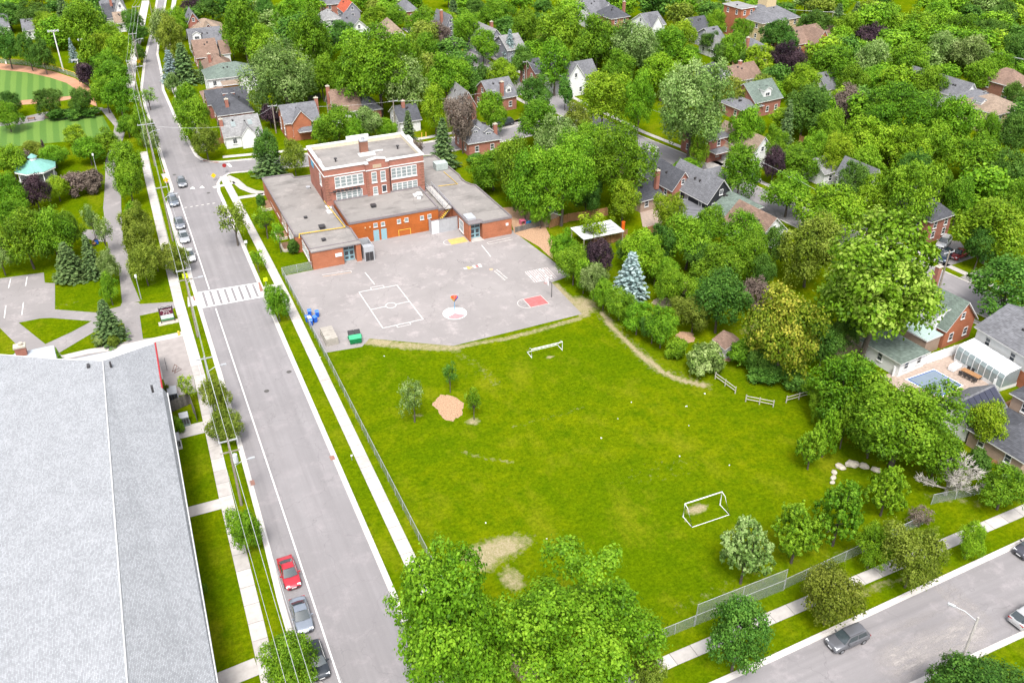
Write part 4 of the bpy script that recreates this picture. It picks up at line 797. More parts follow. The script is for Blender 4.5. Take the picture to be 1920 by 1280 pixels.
house('brick house with grey green roof and white framed gable left of the dark maple', (1416,193), (1470,182), 9, 4.0, 7.4, 'gx', BRICKR, R_GREEN, vols=[dormer(0,.6,4.6,2.4,1.6,3,WHITE)])
house('two storey brick house with grey hip roof and covered porch under the silver tree', (1330,263), (1372,254), 9, 5.4, 7.6, 'hip', BRICKR, R_GREY, vols=[porch(-2.4,1.8,2.2,2.8)])
house('house with long taupe gable roof beside the purple maple', (1408,300), (1452,284), 12, 3.0, 7.0, 'gy', WHITE, R_TAN)
house('house with grey hip roof and square dormer behind the ivy', (1202,321), (1264,310), 10, 3.0, 5.6, 'hip', TAN, R_DARK, vols=[dict(x=(.0,2.6), y=(3.4,5.6), z0=4, ze=5.7, zr=5.9, kind='flat', wall=WHITE, roof=R_LIGHT, o=.2, wn='dormer_wall', rn='dormer_roof', win=True, wh=.6)])
house('red brick gabled house with brick chimney beside the black house', (1262,357), (1302,345), 12, 4.6, 7.6, 'gy', BRICKR, R_DARK, chim=[(-3.6,3.6,7.4)])
house('mauve bungalow with charcoal roof behind the bright young tree', (1200,377), (1252,366), 6.5, 2.6, 4.6, 'gx', TAN, R_DARK, skylights=((-3,1.6),))
house('black clad gabled house with white lower walls and grey roof', (1328,381), (1378,366), 12, 4.4, 8.2, 'gy', BLACKS, R_GREY, low=WHITE, kindw='black', vols=[dict(x=(-9,-3.6), y=(-1.5,6), ze=2.6, zr=2.8, kind='flat', roof=R_GREY, wall=BLACKS), dict(x=(3,6.5), y=(5,11), ze=4.4, zr=6.8, kind='gx')])
house('white house with flat topped sage grey hip roof by the utility pole', (1360,402), (1440,392), 12, 3.2, 5.4, 'hip', WHITE, R_GREEN)
house('white cottage with taupe roof and brick base left of the giant tree', (1426,448), (1478,430), 9, 3.0, 6.0, 'gy', WHITE, R_BROWN)
house('red brick house with dark hip roof behind the giant bright tree', (1744,414), (1796,402), 10, 4.8, 7.4, 'hip', BRICKR, R_DARK)
house('white roofed annex behind the dark hip roof', (1752,372), (1778,366), 6, 3, 4.4, 'gx', WHITE, R_LIGHT)
house('slim grey roof above the bright maples', (1630,350), (1656,342), 8, 4, 7, 'gy', WHITE, R_GREY)
house('low white roof behind the bright maples', (1545,326), (1578,320), 7, 3, 5, 'gx', WHITE, R_LIGHT)
# upper right
house('wide brick house with reddish brown gables under the power lines', (1492,84), (1558,73), 11, 3.2, 6.4, 'gx', BRICKO, R_BROWN, vols=[dict(x=(-2,4), y=(-3,5), ze=3.2, zr=6.8, kind='gy'), dict(x=(6,18), y=(0,10), ze=3.0, zr=5.2, kind='hip')])
house('cream hall with grey roof and square cupola at the top of the hill', (1424,42), (1508,34), 14, 6.0, 10, 'hip', CREAM, R_GREY, cat='hall', vols=[dict(x=(-2,2), y=(5,9), z0=8, ze=13, zr=14.5, kind='hip', wall=CREAM, wn='cupola_wall', rn='cupola_roof')])
house('brick block with flat roof beside the cream hall', (1390,18), (1420,14), 8, 9, 9.2, 'flat', BRICKO, R_LIGHT, cat='building')
house('cottage with pale grey gable roof beside the rusty tree', (1552,168), (1582,162), 8, 3, 6, 'gx', WHITE, R_GREY)
house('two storey red brick house with grey hip roof above the cream house', (1838,203), (1897,194), 10, 5.2, 7.6, 'hip', BRICKR, R_GREY, vols=[dormer(-3.6,.6,5.4,2,1,2.4,WHITE)])
house('cream stucco house with taupe hip roof and paved yard', (1864,214), (1930,204), 11, 5.2, 7.6, 'hip', CREAM, R_TAN, door_at=-2.4)
house('house with grey roof and skylight behind the red brick pair', (1803,184), (1838,177), 9, 4.6, 7.6, 'gy', WHITE, R_GREY)
house('dark brick house with brown roof at the edge by the pole', (1902,164), (1945,156), 10, 5.2, 8, 'hip', BRICKB, R_BROWN)
house('slim blue grey roof among the far right maples', (1754,166), (1776,160), 9, 4, 7, 'gy', GREYS, R_GREY)
# lower right
gh = house('orange brick house with green gable roof, white dormer and sunroom', (1774,618), (1838,596), 13, 3.6, 7.2, 'gy', BRICKO, R_GREEN, chim=[(2.6,7.5,9.0)], vols=[dict(x=(-3.9,-.6), y=(1.5,10), z0=2.5, ze=5.6, zr=6.6, kind='flat', wall=WHITE, o=.25, wn='dormer_wall', rn='dormer_roof'), dict(x=(-7.2,-3.95), y=(0.2,5), ze=2.5, zr=2.7, kind='flat', wall=TAN, roof=mat('pale green metal', (0.28, 0.36, 0.34), .5), o=.2, wn='sunroom_wall', rn='sunroom_roof')])
house('white sided house with grey roof, brick base and glazed sunroom by the pool', (1979.9,704.4), (2091.5,668.5), 13.2, 5.0, 7.4, 'gy', WHITE, R_GREY, w=11, rot=0, low=BRICKO)
house('low grey shingled garage beside raised garden beds', (1928,856), (1996,838), 7.5, 2.6, 4.2, 'hip', TAN, R_DARK, w=8, rot=7.2, cat='garage', name='garage')
house('tan house with timber deck at the edge of the yard', (2018,790), (2080,772), 8, 4.6, 6.6, 'hip', TAN, R_DARK, w=8)
house('small white shed with brown roof beside the yellow flowered tree', (1368,655), (1392,646), 2.6, 2.0, 2.9, 'gy', WHITE, R_BROWN, cat='shed', name='shed', wins='', vents=0)
house('garage with green grey roof behind the white fence', (1686,682), (1750,661), 7, 2.6, 3.6, 'hip', WHITE, R_GREEN, w=5.6, cat='garage', name='garage', vents=0)
house('brown roofed garden shed in the leafy yard', (1288,548), (1310,544), 2.6, 2.0, 2.8, 'gx', BLACKS, R_BROWN, cat='shed', name='shed', wins='', vents=0)
house('grey roofed garden shed behind the mulch bed', (1025,410), (1048,404), 3, 2.1, 2.9, 'gy', TAN, R_GREY, cat='shed', name='shed', wins='', vents=0)
# ------------------------------------------------------------------ trees
LEAF = {
 'M': m_leaf('mid green leaves', (0.034, 0.090, 0.0035), (0.088, 0.195, 0.006), (0.180, 0.310, 0.018)),
 'Y': m_leaf('yellow green leaves', (0.055, 0.112, 0.004), (0.128, 0.230, 0.006), (0.240, 0.340, 0.020)),
 'L': m_leaf('fresh pale tipped leaves', (0.042, 0.100, 0.004), (0.110, 0.215, 0.007), (0.270, 0.370, 0.060)),
 'D': m_leaf('deep green leaves', (0.020, 0.060, 0.007), (0.050, 0.125, 0.014), (0.105, 0.205, 0.028)),
 'G': m_leaf('silvery green leaves', (0.055, 0.105, 0.018), (0.130, 0.210, 0.045), (0.290, 0.370, 0.140)),
 'O': m_leaf('olive green leaves', (0.042, 0.070, 0.005), (0.110, 0.155, 0.012), (0.200, 0.245, 0.035)),
 'P': m_leaf('purple leaves', (0.013, 0.009, 0.014), (0.034, 0.020, 0.028), (0.080, 0.048, 0.058), .2),
 'Q': m_leaf('dusty plum leaves', (0.052, 0.040, 0.034), (0.110, 0.084, 0.070), (0.190, 0.150, 0.120), .2),
 'C': m_leaf('spruce needles', (0.026, 0.056, 0.018), (0.062, 0.115, 0.036), (0.125, 0.190, 0.062), .15),
 'B': m_leaf('blue spruce needles', (0.060, 0.100, 0.090), (0.150, 0.220, 0.215), (0.310, 0.390, 0.395), .15),
 'F': m_leaf('flowering green leaves', (0.045, 0.090, 0.004), (0.135, 0.190, 0.008), (0.400, 0.370, 0.050)),
}
def leaf_mesh(name, C, Nn, S, T, aspect=1.5):
    # C centres, Nn normals, S sizes, T tint -> one diamond per leaf
    n = len(C); r = np.random.default_rng(n)
    Nn = Nn/(np.linalg.norm(Nn, axis=1, keepdims=True)+1e-9)
    a = r.normal(size=(n, 3)); u = np.cross(Nn, a); u /= (np.linalg.norm(u, axis=1, keepdims=True)+1e-9); w = np.cross(Nn, u)
    L = (S*aspect)[:, None]; Wd = S[:, None]
    v = np.stack([C-u*L*.5, C+w*Wd*.5-u*L*.05, C+u*L*.5, C-w*Wd*.5-u*L*.05], 1).reshape(-1, 3)
    me = bpy.data.meshes.new(name); me.vertices.add(4*n); me.vertices.foreach_set('co', v.ravel().astype(np.float32))
    me.loops.add(4*n); me.loops.foreach_set('vertex_index', np.arange(4*n, dtype=np.int32)); me.polygons.add(n); me.polygons.foreach_set('loop_start', (np.arange(n)*4).astype(np.int32))
    me.update(calc_edges=True)
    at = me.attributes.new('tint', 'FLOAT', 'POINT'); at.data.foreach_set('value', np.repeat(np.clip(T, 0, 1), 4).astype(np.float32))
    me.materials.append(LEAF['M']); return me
def broadleaf(seed, nlobe, sprigs, per, size, rx=.40, rz=.42, zc=.57, lobe=(.15, .23), point=0.0, droop=0.0, shoot=0.0, spread=.035, flat=0.0, open_=0.0, vol=.5):
    r = np.random.default_rng(seed); cs, rs = [], []
    k = np.arange(nlobe)+.5; ph = np.arccos(1-1.75*k/nlobe); th = np.pi*(1+5**.5)*k+r.uniform(0, 6)
    for i in range(nlobe):
        q = np.array([np.cos(th[i])*np.sin(ph[i]), np.sin(th[i])*np.sin(ph[i]), np.cos(ph[i])])*r.uniform(vol, .92)+r.normal(size=3)*.07
        lr = r.uniform(*lobe)*r.choice([.62, 1, 1, 1.12])
        tz = zc+q[2]*rz; f = 1-point*max(0, q[2])*.75
        cs.append([q[0]*rx*f, q[1]*rx*f, min(tz, 1-lr*.9)]); rs.append(lr*(1-.35*point*max(0, q[2])))
    cs.append([0, 0, zc+.02]); rs.append(rx*.55)
    cs, rs = np.array(cs), np.array(rs); C, Nn, S, T = [], [], [], []
    for i in range(len(cs)):
        n = int(sprigs*(rs[i]/.2)**2) if i < len(cs)-1 else sprigs//2
        d = r.normal(size=(n, 3)); d[:, 2] += .35; d /= np.linalg.norm(d, axis=1, keepdims=True)
        p = cs[i]+d*rs[i]*r.uniform(.78, 1.08, (n, 1))*np.array([1, 1, .92-flat])
        # drop sprigs buried in other lobes
        dist = np.linalg.norm(p[:, None, :]-cs[None], axis=2)/rs[None]; dist[:, i] = 9
        keep = (dist.min(1) > .72) | (r.random(n) < .12)
        if open_: keep &= r.random(n) > open_
        keep &= (d[:, 2] > -.35) | (r.random(n) < .4)
        p, d = p[keep], d[keep]; lt = r.uniform(-.2, .2)
        for q, dd in zip(p, d):
            t0 = .46+lt+r.normal()*.15
            m = per
            off = r.normal(size=(m, 3))*spread
            if shoot: sdir = dd*.7+np.array([0, 0, .7]); off = off*.55+np.outer(r.random(m), sdir)*shoot
            if droop: off = off*.8; off[:, 2] -= r.random(m)*droop; off += dd*.02
            C.append(q+off); nn = dd*.75+np.array([0, 0, .35])+r.normal(size=(m, 3))*.42; Nn.append(nn)
            S.append(size*r.uniform(.65, 1.3, m)); T.append(t0+r.normal(size=m)*.12+off[:, 2]*3.0+(.10 if dd[2] > .5 else 0))  # upward-facing sprigs and higher leaves tinted lighter: top light put into the colour
    C = np.concatenate(C); C[:, 2] = np.maximum(C[:, 2], .04)
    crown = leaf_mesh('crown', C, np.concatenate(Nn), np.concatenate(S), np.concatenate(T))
    tb = MB(); tr = .020; top = zc*.75; j = r.normal(size=4)*.012
    tb.tube([(0,0,-.01),(j[0],j[1],top*.5),(j[2],j[3],top)], [tr*1.25, tr*.9, tr*.7], 7)
    for i in r.choice(len(cs)-1, min(6, len(cs)-1), False):
        c = cs[i]; z0 = top*r.uniform(.45, .95); tb.tube([(j[0]*z0/top, j[1]*z0/top, z0), (c[0]*.5, c[1]*.5, z0+(c[2]-z0)*.45), (c[0]*.95, c[1]*.95, c[2])], [tr*.55, tr*.38, tr*.15], 5)
    return crown, tb.mesh('trunk', BARK)
def conifer(seed, levels, branches, per, size, rad=.20, fat=.95):
    r = np.random.default_rng(seed); C, Nn, S, T = [], [], [], []
    for l in range(levels):
        z = .06+.93*l/levels+r.normal()*.006; R = rad*(1-(z-.03))**fat+.008; nb = max(4, int(branches*(.5+.6*(1-z)))); t0 = r.uniform(0, 6)
        for b in range(nb):
            a = t0+b*6.283/nb+r.normal()*.12; Rb = R*r.uniform(.72, 1.12); m = max(3, int(per*(.35+.65*Rb/rad)))
            t = np.sort(r.random(m))**.7; d = np.array([np.cos(a), np.sin(a), 0]); tt = r.normal()*.12
            p = d*(t*Rb)[:, None]; p[:, 2] = z+.02-t*Rb*.42+t*t*Rb*.18; side = np.array([-d[1], d[0], 0])
            p += side*(r.normal(size=m)*Rb*.14*(1.15-t))[:, None]+r.normal(size=(m, 3))*.004
            C.append(p); Nn.append(np.array([d[0]*.45, d[1]*.45, .85])+r.normal(size=(m, 3))*.35); S.append(size*r.uniform(.7, 1.25, m)); T.append(.25+.5*t+tt+r.normal(size=m)*.1)
    crown = leaf_mesh('crown', np.concatenate(C), np.concatenate(Nn), np.concatenate(S), np.concatenate(T), 2.0)
    return crown, MB().tube([(0,0,-.01),(0,0,.5),(0,0,.98)], [.018, .012, .002], 6).mesh('trunk', BARK)
def bare(seed):
    r = np.random.default_rng(seed); tb = MB(); C = []
    tb.tube([(0,0,-.01),(0,0,.25)], [.03, .022], 7)
    for i in range(26):
        a = i*2.4; e = r.uniform(.3, 1.35); d = np.array([math.cos(a)*math.cos(e), math.sin(a)*math.cos(e), math.sin(e)]); p = np.array([0, 0, r.uniform(.12, .28)]); pts = [p]
        for k in range(4): d = d+r.normal(size=3)*.16+np.array([0, 0, .06]); d /= np.linalg.norm(d); p = p+d*.13; pts.append(p)
        tb.tube(pts, [.014, .011, .008, .005, .002], 5); C += [(q, d) for q in pts[2:]]
    tw = MB()
    for q, d in C:
        for k in range(16):
            e = d*1.0+r.normal(size=3)*.55; e /= np.linalg.norm(e); m = q+e*.05; x = m+(e+r.normal(size=3)*.4)*.045; tw.tube([q, m, x], [.0060, .0045, .002], 3, 0, False, False)
    return tw.mesh('crown', BARKP), tb.mesh('trunk', BARKP)
PROTO = {
 'huge': [broadleaf(11, 58, 300, 13, .0150, rx=.45, rz=.45, zc=.53, lobe=(.075, .135), spread=.018, open_=.08, vol=.30)],
 'feather': [broadleaf(12, 78, 380, 13, .0130, rx=.46, rz=.43, zc=.53, lobe=(.055, .11), spread=.017, open_=.22, vol=.28)],
 'big': [broadleaf(13+i, 40, 210, 12, .0155, rx=.44, rz=.44, zc=.54, lobe=(.09, .16), spread=.021, vol=.35) for i in range(2)],
 'std': [broadleaf(20+i, 20+2*i, 120, 11, .023, rx=.42+.015*(i % 3), rz=.44-.02*(i % 2), zc=.55, lobe=(.11, .19), spread=.028, vol=.42) for i in range(6)],
 'oval': [broadleaf(40+i, 20, 105, 11, .023, rx=.33, rz=.47, zc=.52, lobe=(.11, .17), point=.4, vol=.4, spread=.028) for i in range(3)],
 'small': [broadleaf(50+i, 15, 62, 10, .040, lobe=(.13, .21), spread=.045, vol=.45) for i in range(4)],
 'cone': [broadleaf(60+i, 24, 110, 12, .027, rx=.38, rz=.47, zc=.53, lobe=(.09, .14), point=.65, shoot=.055, spread=.018) for i in range(3)],
 'weep': [broadleaf(70+i, 24, 150, 14, .015, rx=.42, rz=.42, lobe=(.11, .18), droop=.10, spread=.022, vol=.4) for i in range(2)],
 'thin': [broadleaf(80+i, 11, 70, 10, .030, rx=.36, rz=.40, zc=.60, lobe=(.09, .16), open_=.3) for i in range(2)],
 'shrub': [broadleaf(90+i, 13, 70, 10, .048, rx=.46, rz=.44, zc=.46, lobe=(.15, .25), spread=.042, flat=.05) for i in range(3)],
 'con': [conifer(100+i, 26, 13, 16, .026, .21+.02*i) for i in range(3)],
 'bigleaf': [broadleaf(120, 40, 190, 14, .019, rx=.44, rz=.44, lobe=(.08, .15), droop=.05, spread=.025, vol=.35)],
 'bare': [bare(5)],
 'far': [broadleaf(130+i, 16, 52, 9, .043, lobe=(.12, .20), spread=.044, vol=.45) for i in range(3)],
}
def extent(me):
    v = np.empty(len(me.vertices)*3, np.float32); me.vertices.foreach_get('co', v); v = v.reshape(-1, 3)
    return float(np.percentile(np.hypot(v[:, 0], v[:, 1]), 96.5)), float(np.percentile(v[:, 2], 99.7))
EXT = {k: [extent(c) for c, t in L] for k, L in PROTO.items()}
TREES = []
_n = {}
TNAME = {'C': 'spruce_tree', 'B': 'blue_spruce_tree', 'P': 'purple_leaf_tree', 'Q': 'plum_leaf_tree', 'X': 'bare_tree'}
LOOK = {'L': 'fresh green tree', 'M': 'leafy mid green tree', 'Y': 'bright yellow green tree', 'D': 'dense dark green tree', 'G': 'silvery green tree', 'O': 'olive green tree', 'P': 'dark purple leaved tree', 'Q': 'dusty plum leaved tree', 'C': 'dark green spruce', 'B': 'pale blue spruce', 'F': 'tree speckled with yellow flowers', 'X': 'leafless grey tree'}
SHAPE = {'big': 'broad', 'std': 'rounded', 'oval': 'upright', 'small': 'small crowned', 'cone': 'pointed young', 'weep': 'drooping', 'thin': 'sparse young', 'shrub': 'bushy', 'huge': 'huge', 'feather': 'feathery', 'far': 'distant', 'con': 'conical', 'bigleaf': 'giant', 'bare': 'spreading'}
def zone(x, y):
    if x < 4.5: return 'in the park' if y > 135 else 'beside the arena'
    if y > 290: return 'on the far wooded hillside'
    if x < 17: return 'on the verge of the main road'
    if y < 56 and x < 40: return 'at the corner of the two roads'
    if y < 56: return 'along the cross road verge'
    if x < 34 and y < 200: return 'on the school front lawn'
    if x < 70 and y < 110: return 'in the school field'
    if y > 203 and x < 100: return 'between the houses behind the school'
    if x < 104 and y > 150: return 'in the yards east of the school'
    if x < 112 and y > 100: return 'in the back yards beside the playground'
    if x < 112: return 'along the edge of the school field'
    if y < 130: return 'near the lower end of the back street'
    return 'in the blocks beyond the back street'
ANCH = [(*tuple(W(72, 334))[:2], 'teal gazebo'), (*tuple(W(50, 560))[:2], 'park parking lot'), (*tuple(W(100, 150))[:2], 'curved outfield clay'), (*tuple(W(165, 75))[:2], 'floodlight masts'), (*tuple(W(215, 300))[:2], 'upper bend of the park path'), (*tuple(W(215, 450))[:2], 'middle of the park path'), (*tuple(W(205, 620))[:2], 'park drive island'),
        (62, 120, 'basketball hoop'), (66, 148, 'school mulch bed'), (28, 180, 'back of the school wing'), (58, 182, 'back corner of the school'), (66, 95, 'worn field path'), (76, 82, 'split rail fences'), (76, 64, 'arc of boulders'), (88, 54, 'wire fence corner'), (100, 74, 'covered swimming pool'), (8, 262, 'narrow bend of the main road'), (6, 230, 'park side of the main road')]
def short(lb):
    w = lb.split(',')[0].split()[:7]
    while w[-1] in ('and', 'with', 'a', 'the', 'of', 'by', 'beside', 'behind', 'in', 'on', 'under', 'its', 'at', 'two', 'its', 'small', 'to', 'white', 'grey', 'dark', 'brown', 'low', 'front', 'wide', 'tall', 'green'): w.pop()
    return ' '.join(w)
def place_words(x, y):
    C_ = [(math.hypot(x-a, y-b), n, a, b) for a, b, n in ANCH]+[(math.hypot(x-a, y-b), short(n), a, b) for (a, b, rr), n in zip(HOUSES, HLAB)]
    d, n, a, b = min(C_); da, db = math.hypot(a, b), math.hypot(x, y)
    return f"{'right beside' if d < 8 else 'a few steps from' if d < 14 else 'some way from'} the {n}"
rt_ = random.Random(21)
def plant(base, h, r, col, shape, label=None, group=None, lean=0):
    px, py, q = PX((base[0], base[1], h*.5)); kind = shape
    if kind == 'std' and 2*r*FPX/q < 40: kind = 'small'
    k = PROTO[kind]; i = _n.get(kind, 0); _n[kind] = i+1; crown, trunk = k[i % len(k)]
    er, ez = EXT[kind][i % len(k)]
    nm = 'shrub' if kind == 'shrub' and h < 5 else TNAME.get(col, 'broadleaf_tree')
    look = LOOK[col].replace('tree', 'shrub') if nm == 'shrub' else LOOK[col]
    sz = 'tall' if h > 11 else 'low' if h < 5.5 else ''
    lb = label or ' '.join(f"{sz} {SHAPE[kind]} {look} {place_words(base[0], base[1])}".split()[:16])
    root = empty(nm, base, rt_.uniform(0, 6.28), lb, 'shrub' if nm == 'shrub' else 'tree', group or (None if label else 'trees like the '+' '.join(lb.split()[:6])+' '+zone(base[0], base[1]) if False else None if label else 'trees in the leafy blocks'))
    if 'group' in root and not root['group']: del root['group']
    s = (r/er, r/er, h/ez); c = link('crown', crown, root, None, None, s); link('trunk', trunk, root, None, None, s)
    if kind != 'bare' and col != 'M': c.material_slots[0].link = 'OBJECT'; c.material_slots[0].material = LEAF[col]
    TREES.append((base[0], base[1], r)); return root
ZC = {'con': (.50, .50), 'oval': (.52, .47), 'cone': (.53, .48), 'shrub': (.46, .46), 'bare': (.42, .42), 'thin': (.60, .42)}
def T(cx, top, bot, w, col='M', shape=None, label=None, group=None):
    # crown seen as an ellipse: find the height, width and ground point that give its outline
    if shape is None: shape = {'C': 'con', 'B': 'con'}.get(col, 'std')
    if shape == 'con': w *= 1.22
    zc, rz = ZC.get(shape, (.57, .44)); mid = (top+bot)/2; h = 8.0
    for _ in range(12):
        c = W(cx, mid, zc*h); q = PX(c)[2]; r = w/2*q/FPX; E = (bot-top)/2*q/FPX
        th = math.atan2(HC-c.z, math.hypot(c.x, c.y)); v = (E/1.04)**2-((r*(.55 if shape == 'con' else .95))*math.sin(th))**2
        h = max(math.sqrt(max(v, 0))/(rz*math.cos(th)), r*1.05, .7); h = min(h, 26)
    c = W(cx, mid, zc*h)
    return plant((c.x, c.y, 0), h, r, col, shape, label, group)
# --- park and left edge
for a in ((15,2,52,60,'D'),(62,2,56,60,'D'),(88,22,68,58,'Y'),(150,0,80,78,'M'),(118,-5,45,28,'C'),(205,42,88,52,'M'),(10,48,120,52,'D'),(50,58,124,44,'D'),(78,70,132,44,'D'),
          (165,62,132,40,'M'),(185,62,124,56,'Y'),(225,62,128,56,'Y'),(200,90,150,50,'M'),(212,112,172,66,'M'),(196,140,205,55,'M'),(222,145,215,66,'M'),(250,16,74,42,'D'),(258,42,82,36,'D'),(262,82,114,22,'D'),
          (12,190,242,52,'M'),(262,202,268,42,'M'),(238,214,254,42,'M'),(282,222,292,30,'G'),(137,232,270,44,'Y'),(200,240,292,60,'M'),(236,264,345,72,'M'),(165,256,306,58,'M'),(100,268,312,54,'M'),(60,262,300,46,'O'),
          (20,268,332,72,'M'),(16,318,402,64,'M'),(20,372,430,60,'M'),(45,388,497,95,'M'),(95,382,490,80,'M'),(125,392,470,60,'M'),(-5,430,510,50,'G'),(246,375,410,30,'M')): T(*a)
T(18,168,216,42,'D',None,'dark green maple beside the outfield fence, left of the bench'); T(87,165,216,52,'D',None,'round dark maple growing behind the low hedge by the ball field'); T(154,162,212,46,'D',None,'round dark maple at the right end of the low hedge')
T(135,72,116,15,'B',None,'slim blue spruce between the two floodlight masts'); T(160,116,158,40,'P',None,'purple tree at the foot of the floodlight mast'); T(176,105,135,24,'G')
T(277,163,200,30,'M','thin','small tree leaning out over the main road kerb')
T(47,282,326,40,'Q',None,'plum leaved tree directly behind the teal gazebo'); T(81,262,290,12,'P','con','tiny dark cypress on the park lawn'); T(64,323,392,56,'P',None,'dark purple tree in front of the teal gazebo')
T(106,328,374,50,'Y','std','bright lime tree between the purple tree and the plum thicket'); T(140,324,368,50,'Q','shrub','dusty plum thicket right of the lime tree'); T(172,322,362,46,'Q','shrub','dusty plum thicket beside the park path')
T(170,383,440,30,'G','thin','slender silvery sapling beside the park path'); T(192,402,468,36,'G','thin','silvery young maple standing in the park path bend')
T(126,453,526,50,'C',None,'broad spruce on the lawn beside the parking lot'); T(168,440,522,36,'C',None,'narrow spruce next to the park path'); T(201,464,528,42,'G','std','pale green tree in front of the narrow spruce'); T(203,506,572,36,'M','oval','small upright tree on the lawn edge by the path')
T(200,560,640,50,'C',None,'light green larch in the planting bed beside the park drive'); T(255,378,455,58,'O',None,'olive tree at the upper end of the row between path and sidewalk'); T(262,418,495,62,'O',None,'olive tree in the middle of the row between path and sidewalk'); T(268,455,530,58,'O',None,'olive tree at the lower end of the row between path and sidewalk'); T(322,455,512,60,'O',None,'olive tree hanging over the parked white car'); T(290,455,505,40,'O')
T(240,300,378,54,'M'); T(213,628,650,22,'O','shrub'); T(185,632,652,20,'G','shrub'); T(108,650,678,10,'M','con'); 
T(404,702,775,56,'O',None,'dark olive street tree beside the wooden pole near the arena'); T(422,763,830,68,'O',None,'rounded olive street tree under the wires, by the transformer pole'); T(457,950,1034,68,'M',None,'round green street tree between the arena lawn and the kerb'); T(538,1184,1290,112,'M',None,'round bright street tree beside the dark parked car')
T(347,702,752,34,'Y','thin','bright little tree beside the arena utility boxes'); T(333,782,812,24,'M','shrub','low green bush beside the arena wall and grey cabinet'); T(381,1092,1112,14,'M','shrub','small green bush against the arena wall'); T(312,722,745,14,'O','shrub')
# --- main road right side, upper
for a in ((300,14,88,40,'G'),(318,28,104,52,'O'),(332,12,70,46,'M'),(362,-4,34,42,'P'),(396,-4,40,52,'D'),(455,-4,106,78,'M'),(344,82,156,42,'C'),(432,30,100,40,'M'),(323,136,174,28,'G'),(350,155,228,50,'M'),(362,180,262,64,'M'),(384,232,295,54,'O'),
          (378,114,156,16,'C'),(495,44,122,70,'M'),(585,10,130,80,'M'),(545,-4,70,72,'M'),(500,-5,50,42,'D'),(602,100,180,62,'M'),(505,194,236,40,'P'),(570,85,140,50,'M'),(412,102,126,16,'O')): T(*a)
T(320,95,156,34,'B',None,'blue spruce beside the main road sidewalk'); T(475,170,194,14,'Y','shrub'); T(488,176,196,13,'Y','shrub'); T(527,72,208,142,'G','weep','great drooping silvery tree behind the green roofed white house')
# --- behind the school
for a in ((500,238,316,54,'D'),(550,258,324,44,'O'),(632,198,268,84,'M'),(598,224,272,36,'M'),(690,198,262,62,'G'),(724,218,262,42,'M'),(665,220,272,50,'M'),(770,60,180,60,'M'),(650,98,196,62,'M'),(800,60,124,52,'M'),
          (885,128,186,40,'D'),(906,118,168,40,'D'),(944,108,172,62,'Y'),(790,12,76,60,'M'),(742,10,52,46,'M'),(702,10,56,56,'Y'),(640,36,80,52,'D'),(872,18,86,60,'M'),(906,54,112,52,'M'),(932,-2,56,60,'M'),(850,-6,48,26,'C'),(890,-4,36,42,'D'),(566,120,190,40,'M'),(865,110,170,40,'M')): T(*a)
T(502,263,330,50,'C',None,'broad pine at the back corner of the school wing'); T(708,46,205,150,'M','big','huge domed green tree behind the school'); T(757,98,212,92,'G',None,'pale willow like tree beside the huge domed tree'); T(836,96,190,88,'M',None,'tall soft green tree right of the pale willow')
T(816,160,255,54,'Y','oval','tall lime green tree across the side street'); T(831,222,316,44,'C',None,'stout pine behind the right corner of the school'); T(866,176,276,58,'Q','std','dark smoky purple tree across the side street'); T(921,170,246,56,'M',None,'round green tree beside the wooden pole on the side street'); T(766,208,280,28,'C',None,'narrow spruce behind the school roof'); T(784,258,300,26,'Q','thin','thin bare looking tree behind the school parapet'); T(822,40,90,46,'Q','std','dark smoky tree by the back street bend'); T(956,56,116,24,'B',None,'tall blue spruce above the side street houses')
# --- upper middle
for a in ((985,14,88,60,'M'),(1056,8,110,88,'M'),(1120,24,128,98,'M'),(1188,40,138,104,'G'),(1252,48,118,72,'M'),(1280,34,100,60,'Y'),(1292,84,120,44,'M'),(980,82,146,52,'D'),(1040,74,176,64,'M','oval'),(1002,138,214,64,'D'),(1132,134,238,102,'Y'),(1242,98,180,84,'Y'),(1200,128,248,54,'M'),
          (1012,184,270,82,'M'),(1080,188,268,62,'O'),(1046,214,308,84,'G'),(1112,228,320,76,'M'),(1310,232,322,42,'Y','oval'),(1286,294,334,56,'M'),(1400,194,290,62,'M'),(1375,60,132,62,'M'),(1420,80,140,72,'Y'),(1332,58,98,42,'D'),(1350,80,136,32,'D'),
          (1390,34,84,42,'M'),(1342,18,68,42,'M'),(1380,143,200,60,'O'),(1430,138,190,62,'O'),(1090,70,130,60,'M'),(1160,90,160,60,'M'),(1060,140,200,30,'D'),(1395,95,140,40,'D')): T(*a)
T(1300,108,292,140,'G','big','great silvery tree shading the brick porch house'); T(1390,268,372,82,'M',None,'dense green tree beside the black house'); T(1035,46,98,26,'C')
T(1160,224,384,122,'M','big','large green tree left of the hipped roof with square dormer'); T(1055,250,410,128,'M','big','large dense tree right of the school mulch bed'); T(1000,270,400,90,'M',None,'tall green tree at the edge of the school mulch bed')
for a in ((925,275,352,92,'M'),(965,252,380,80,'M'),(985,350,408,46,'M'),(1014,372,424,42,'M'),(1100,330,400,70,'D'),(905,320,350,40,'M'),(890,292,306,34,'D','shrub'),(1120,260,360,60,'D')): T(*a)
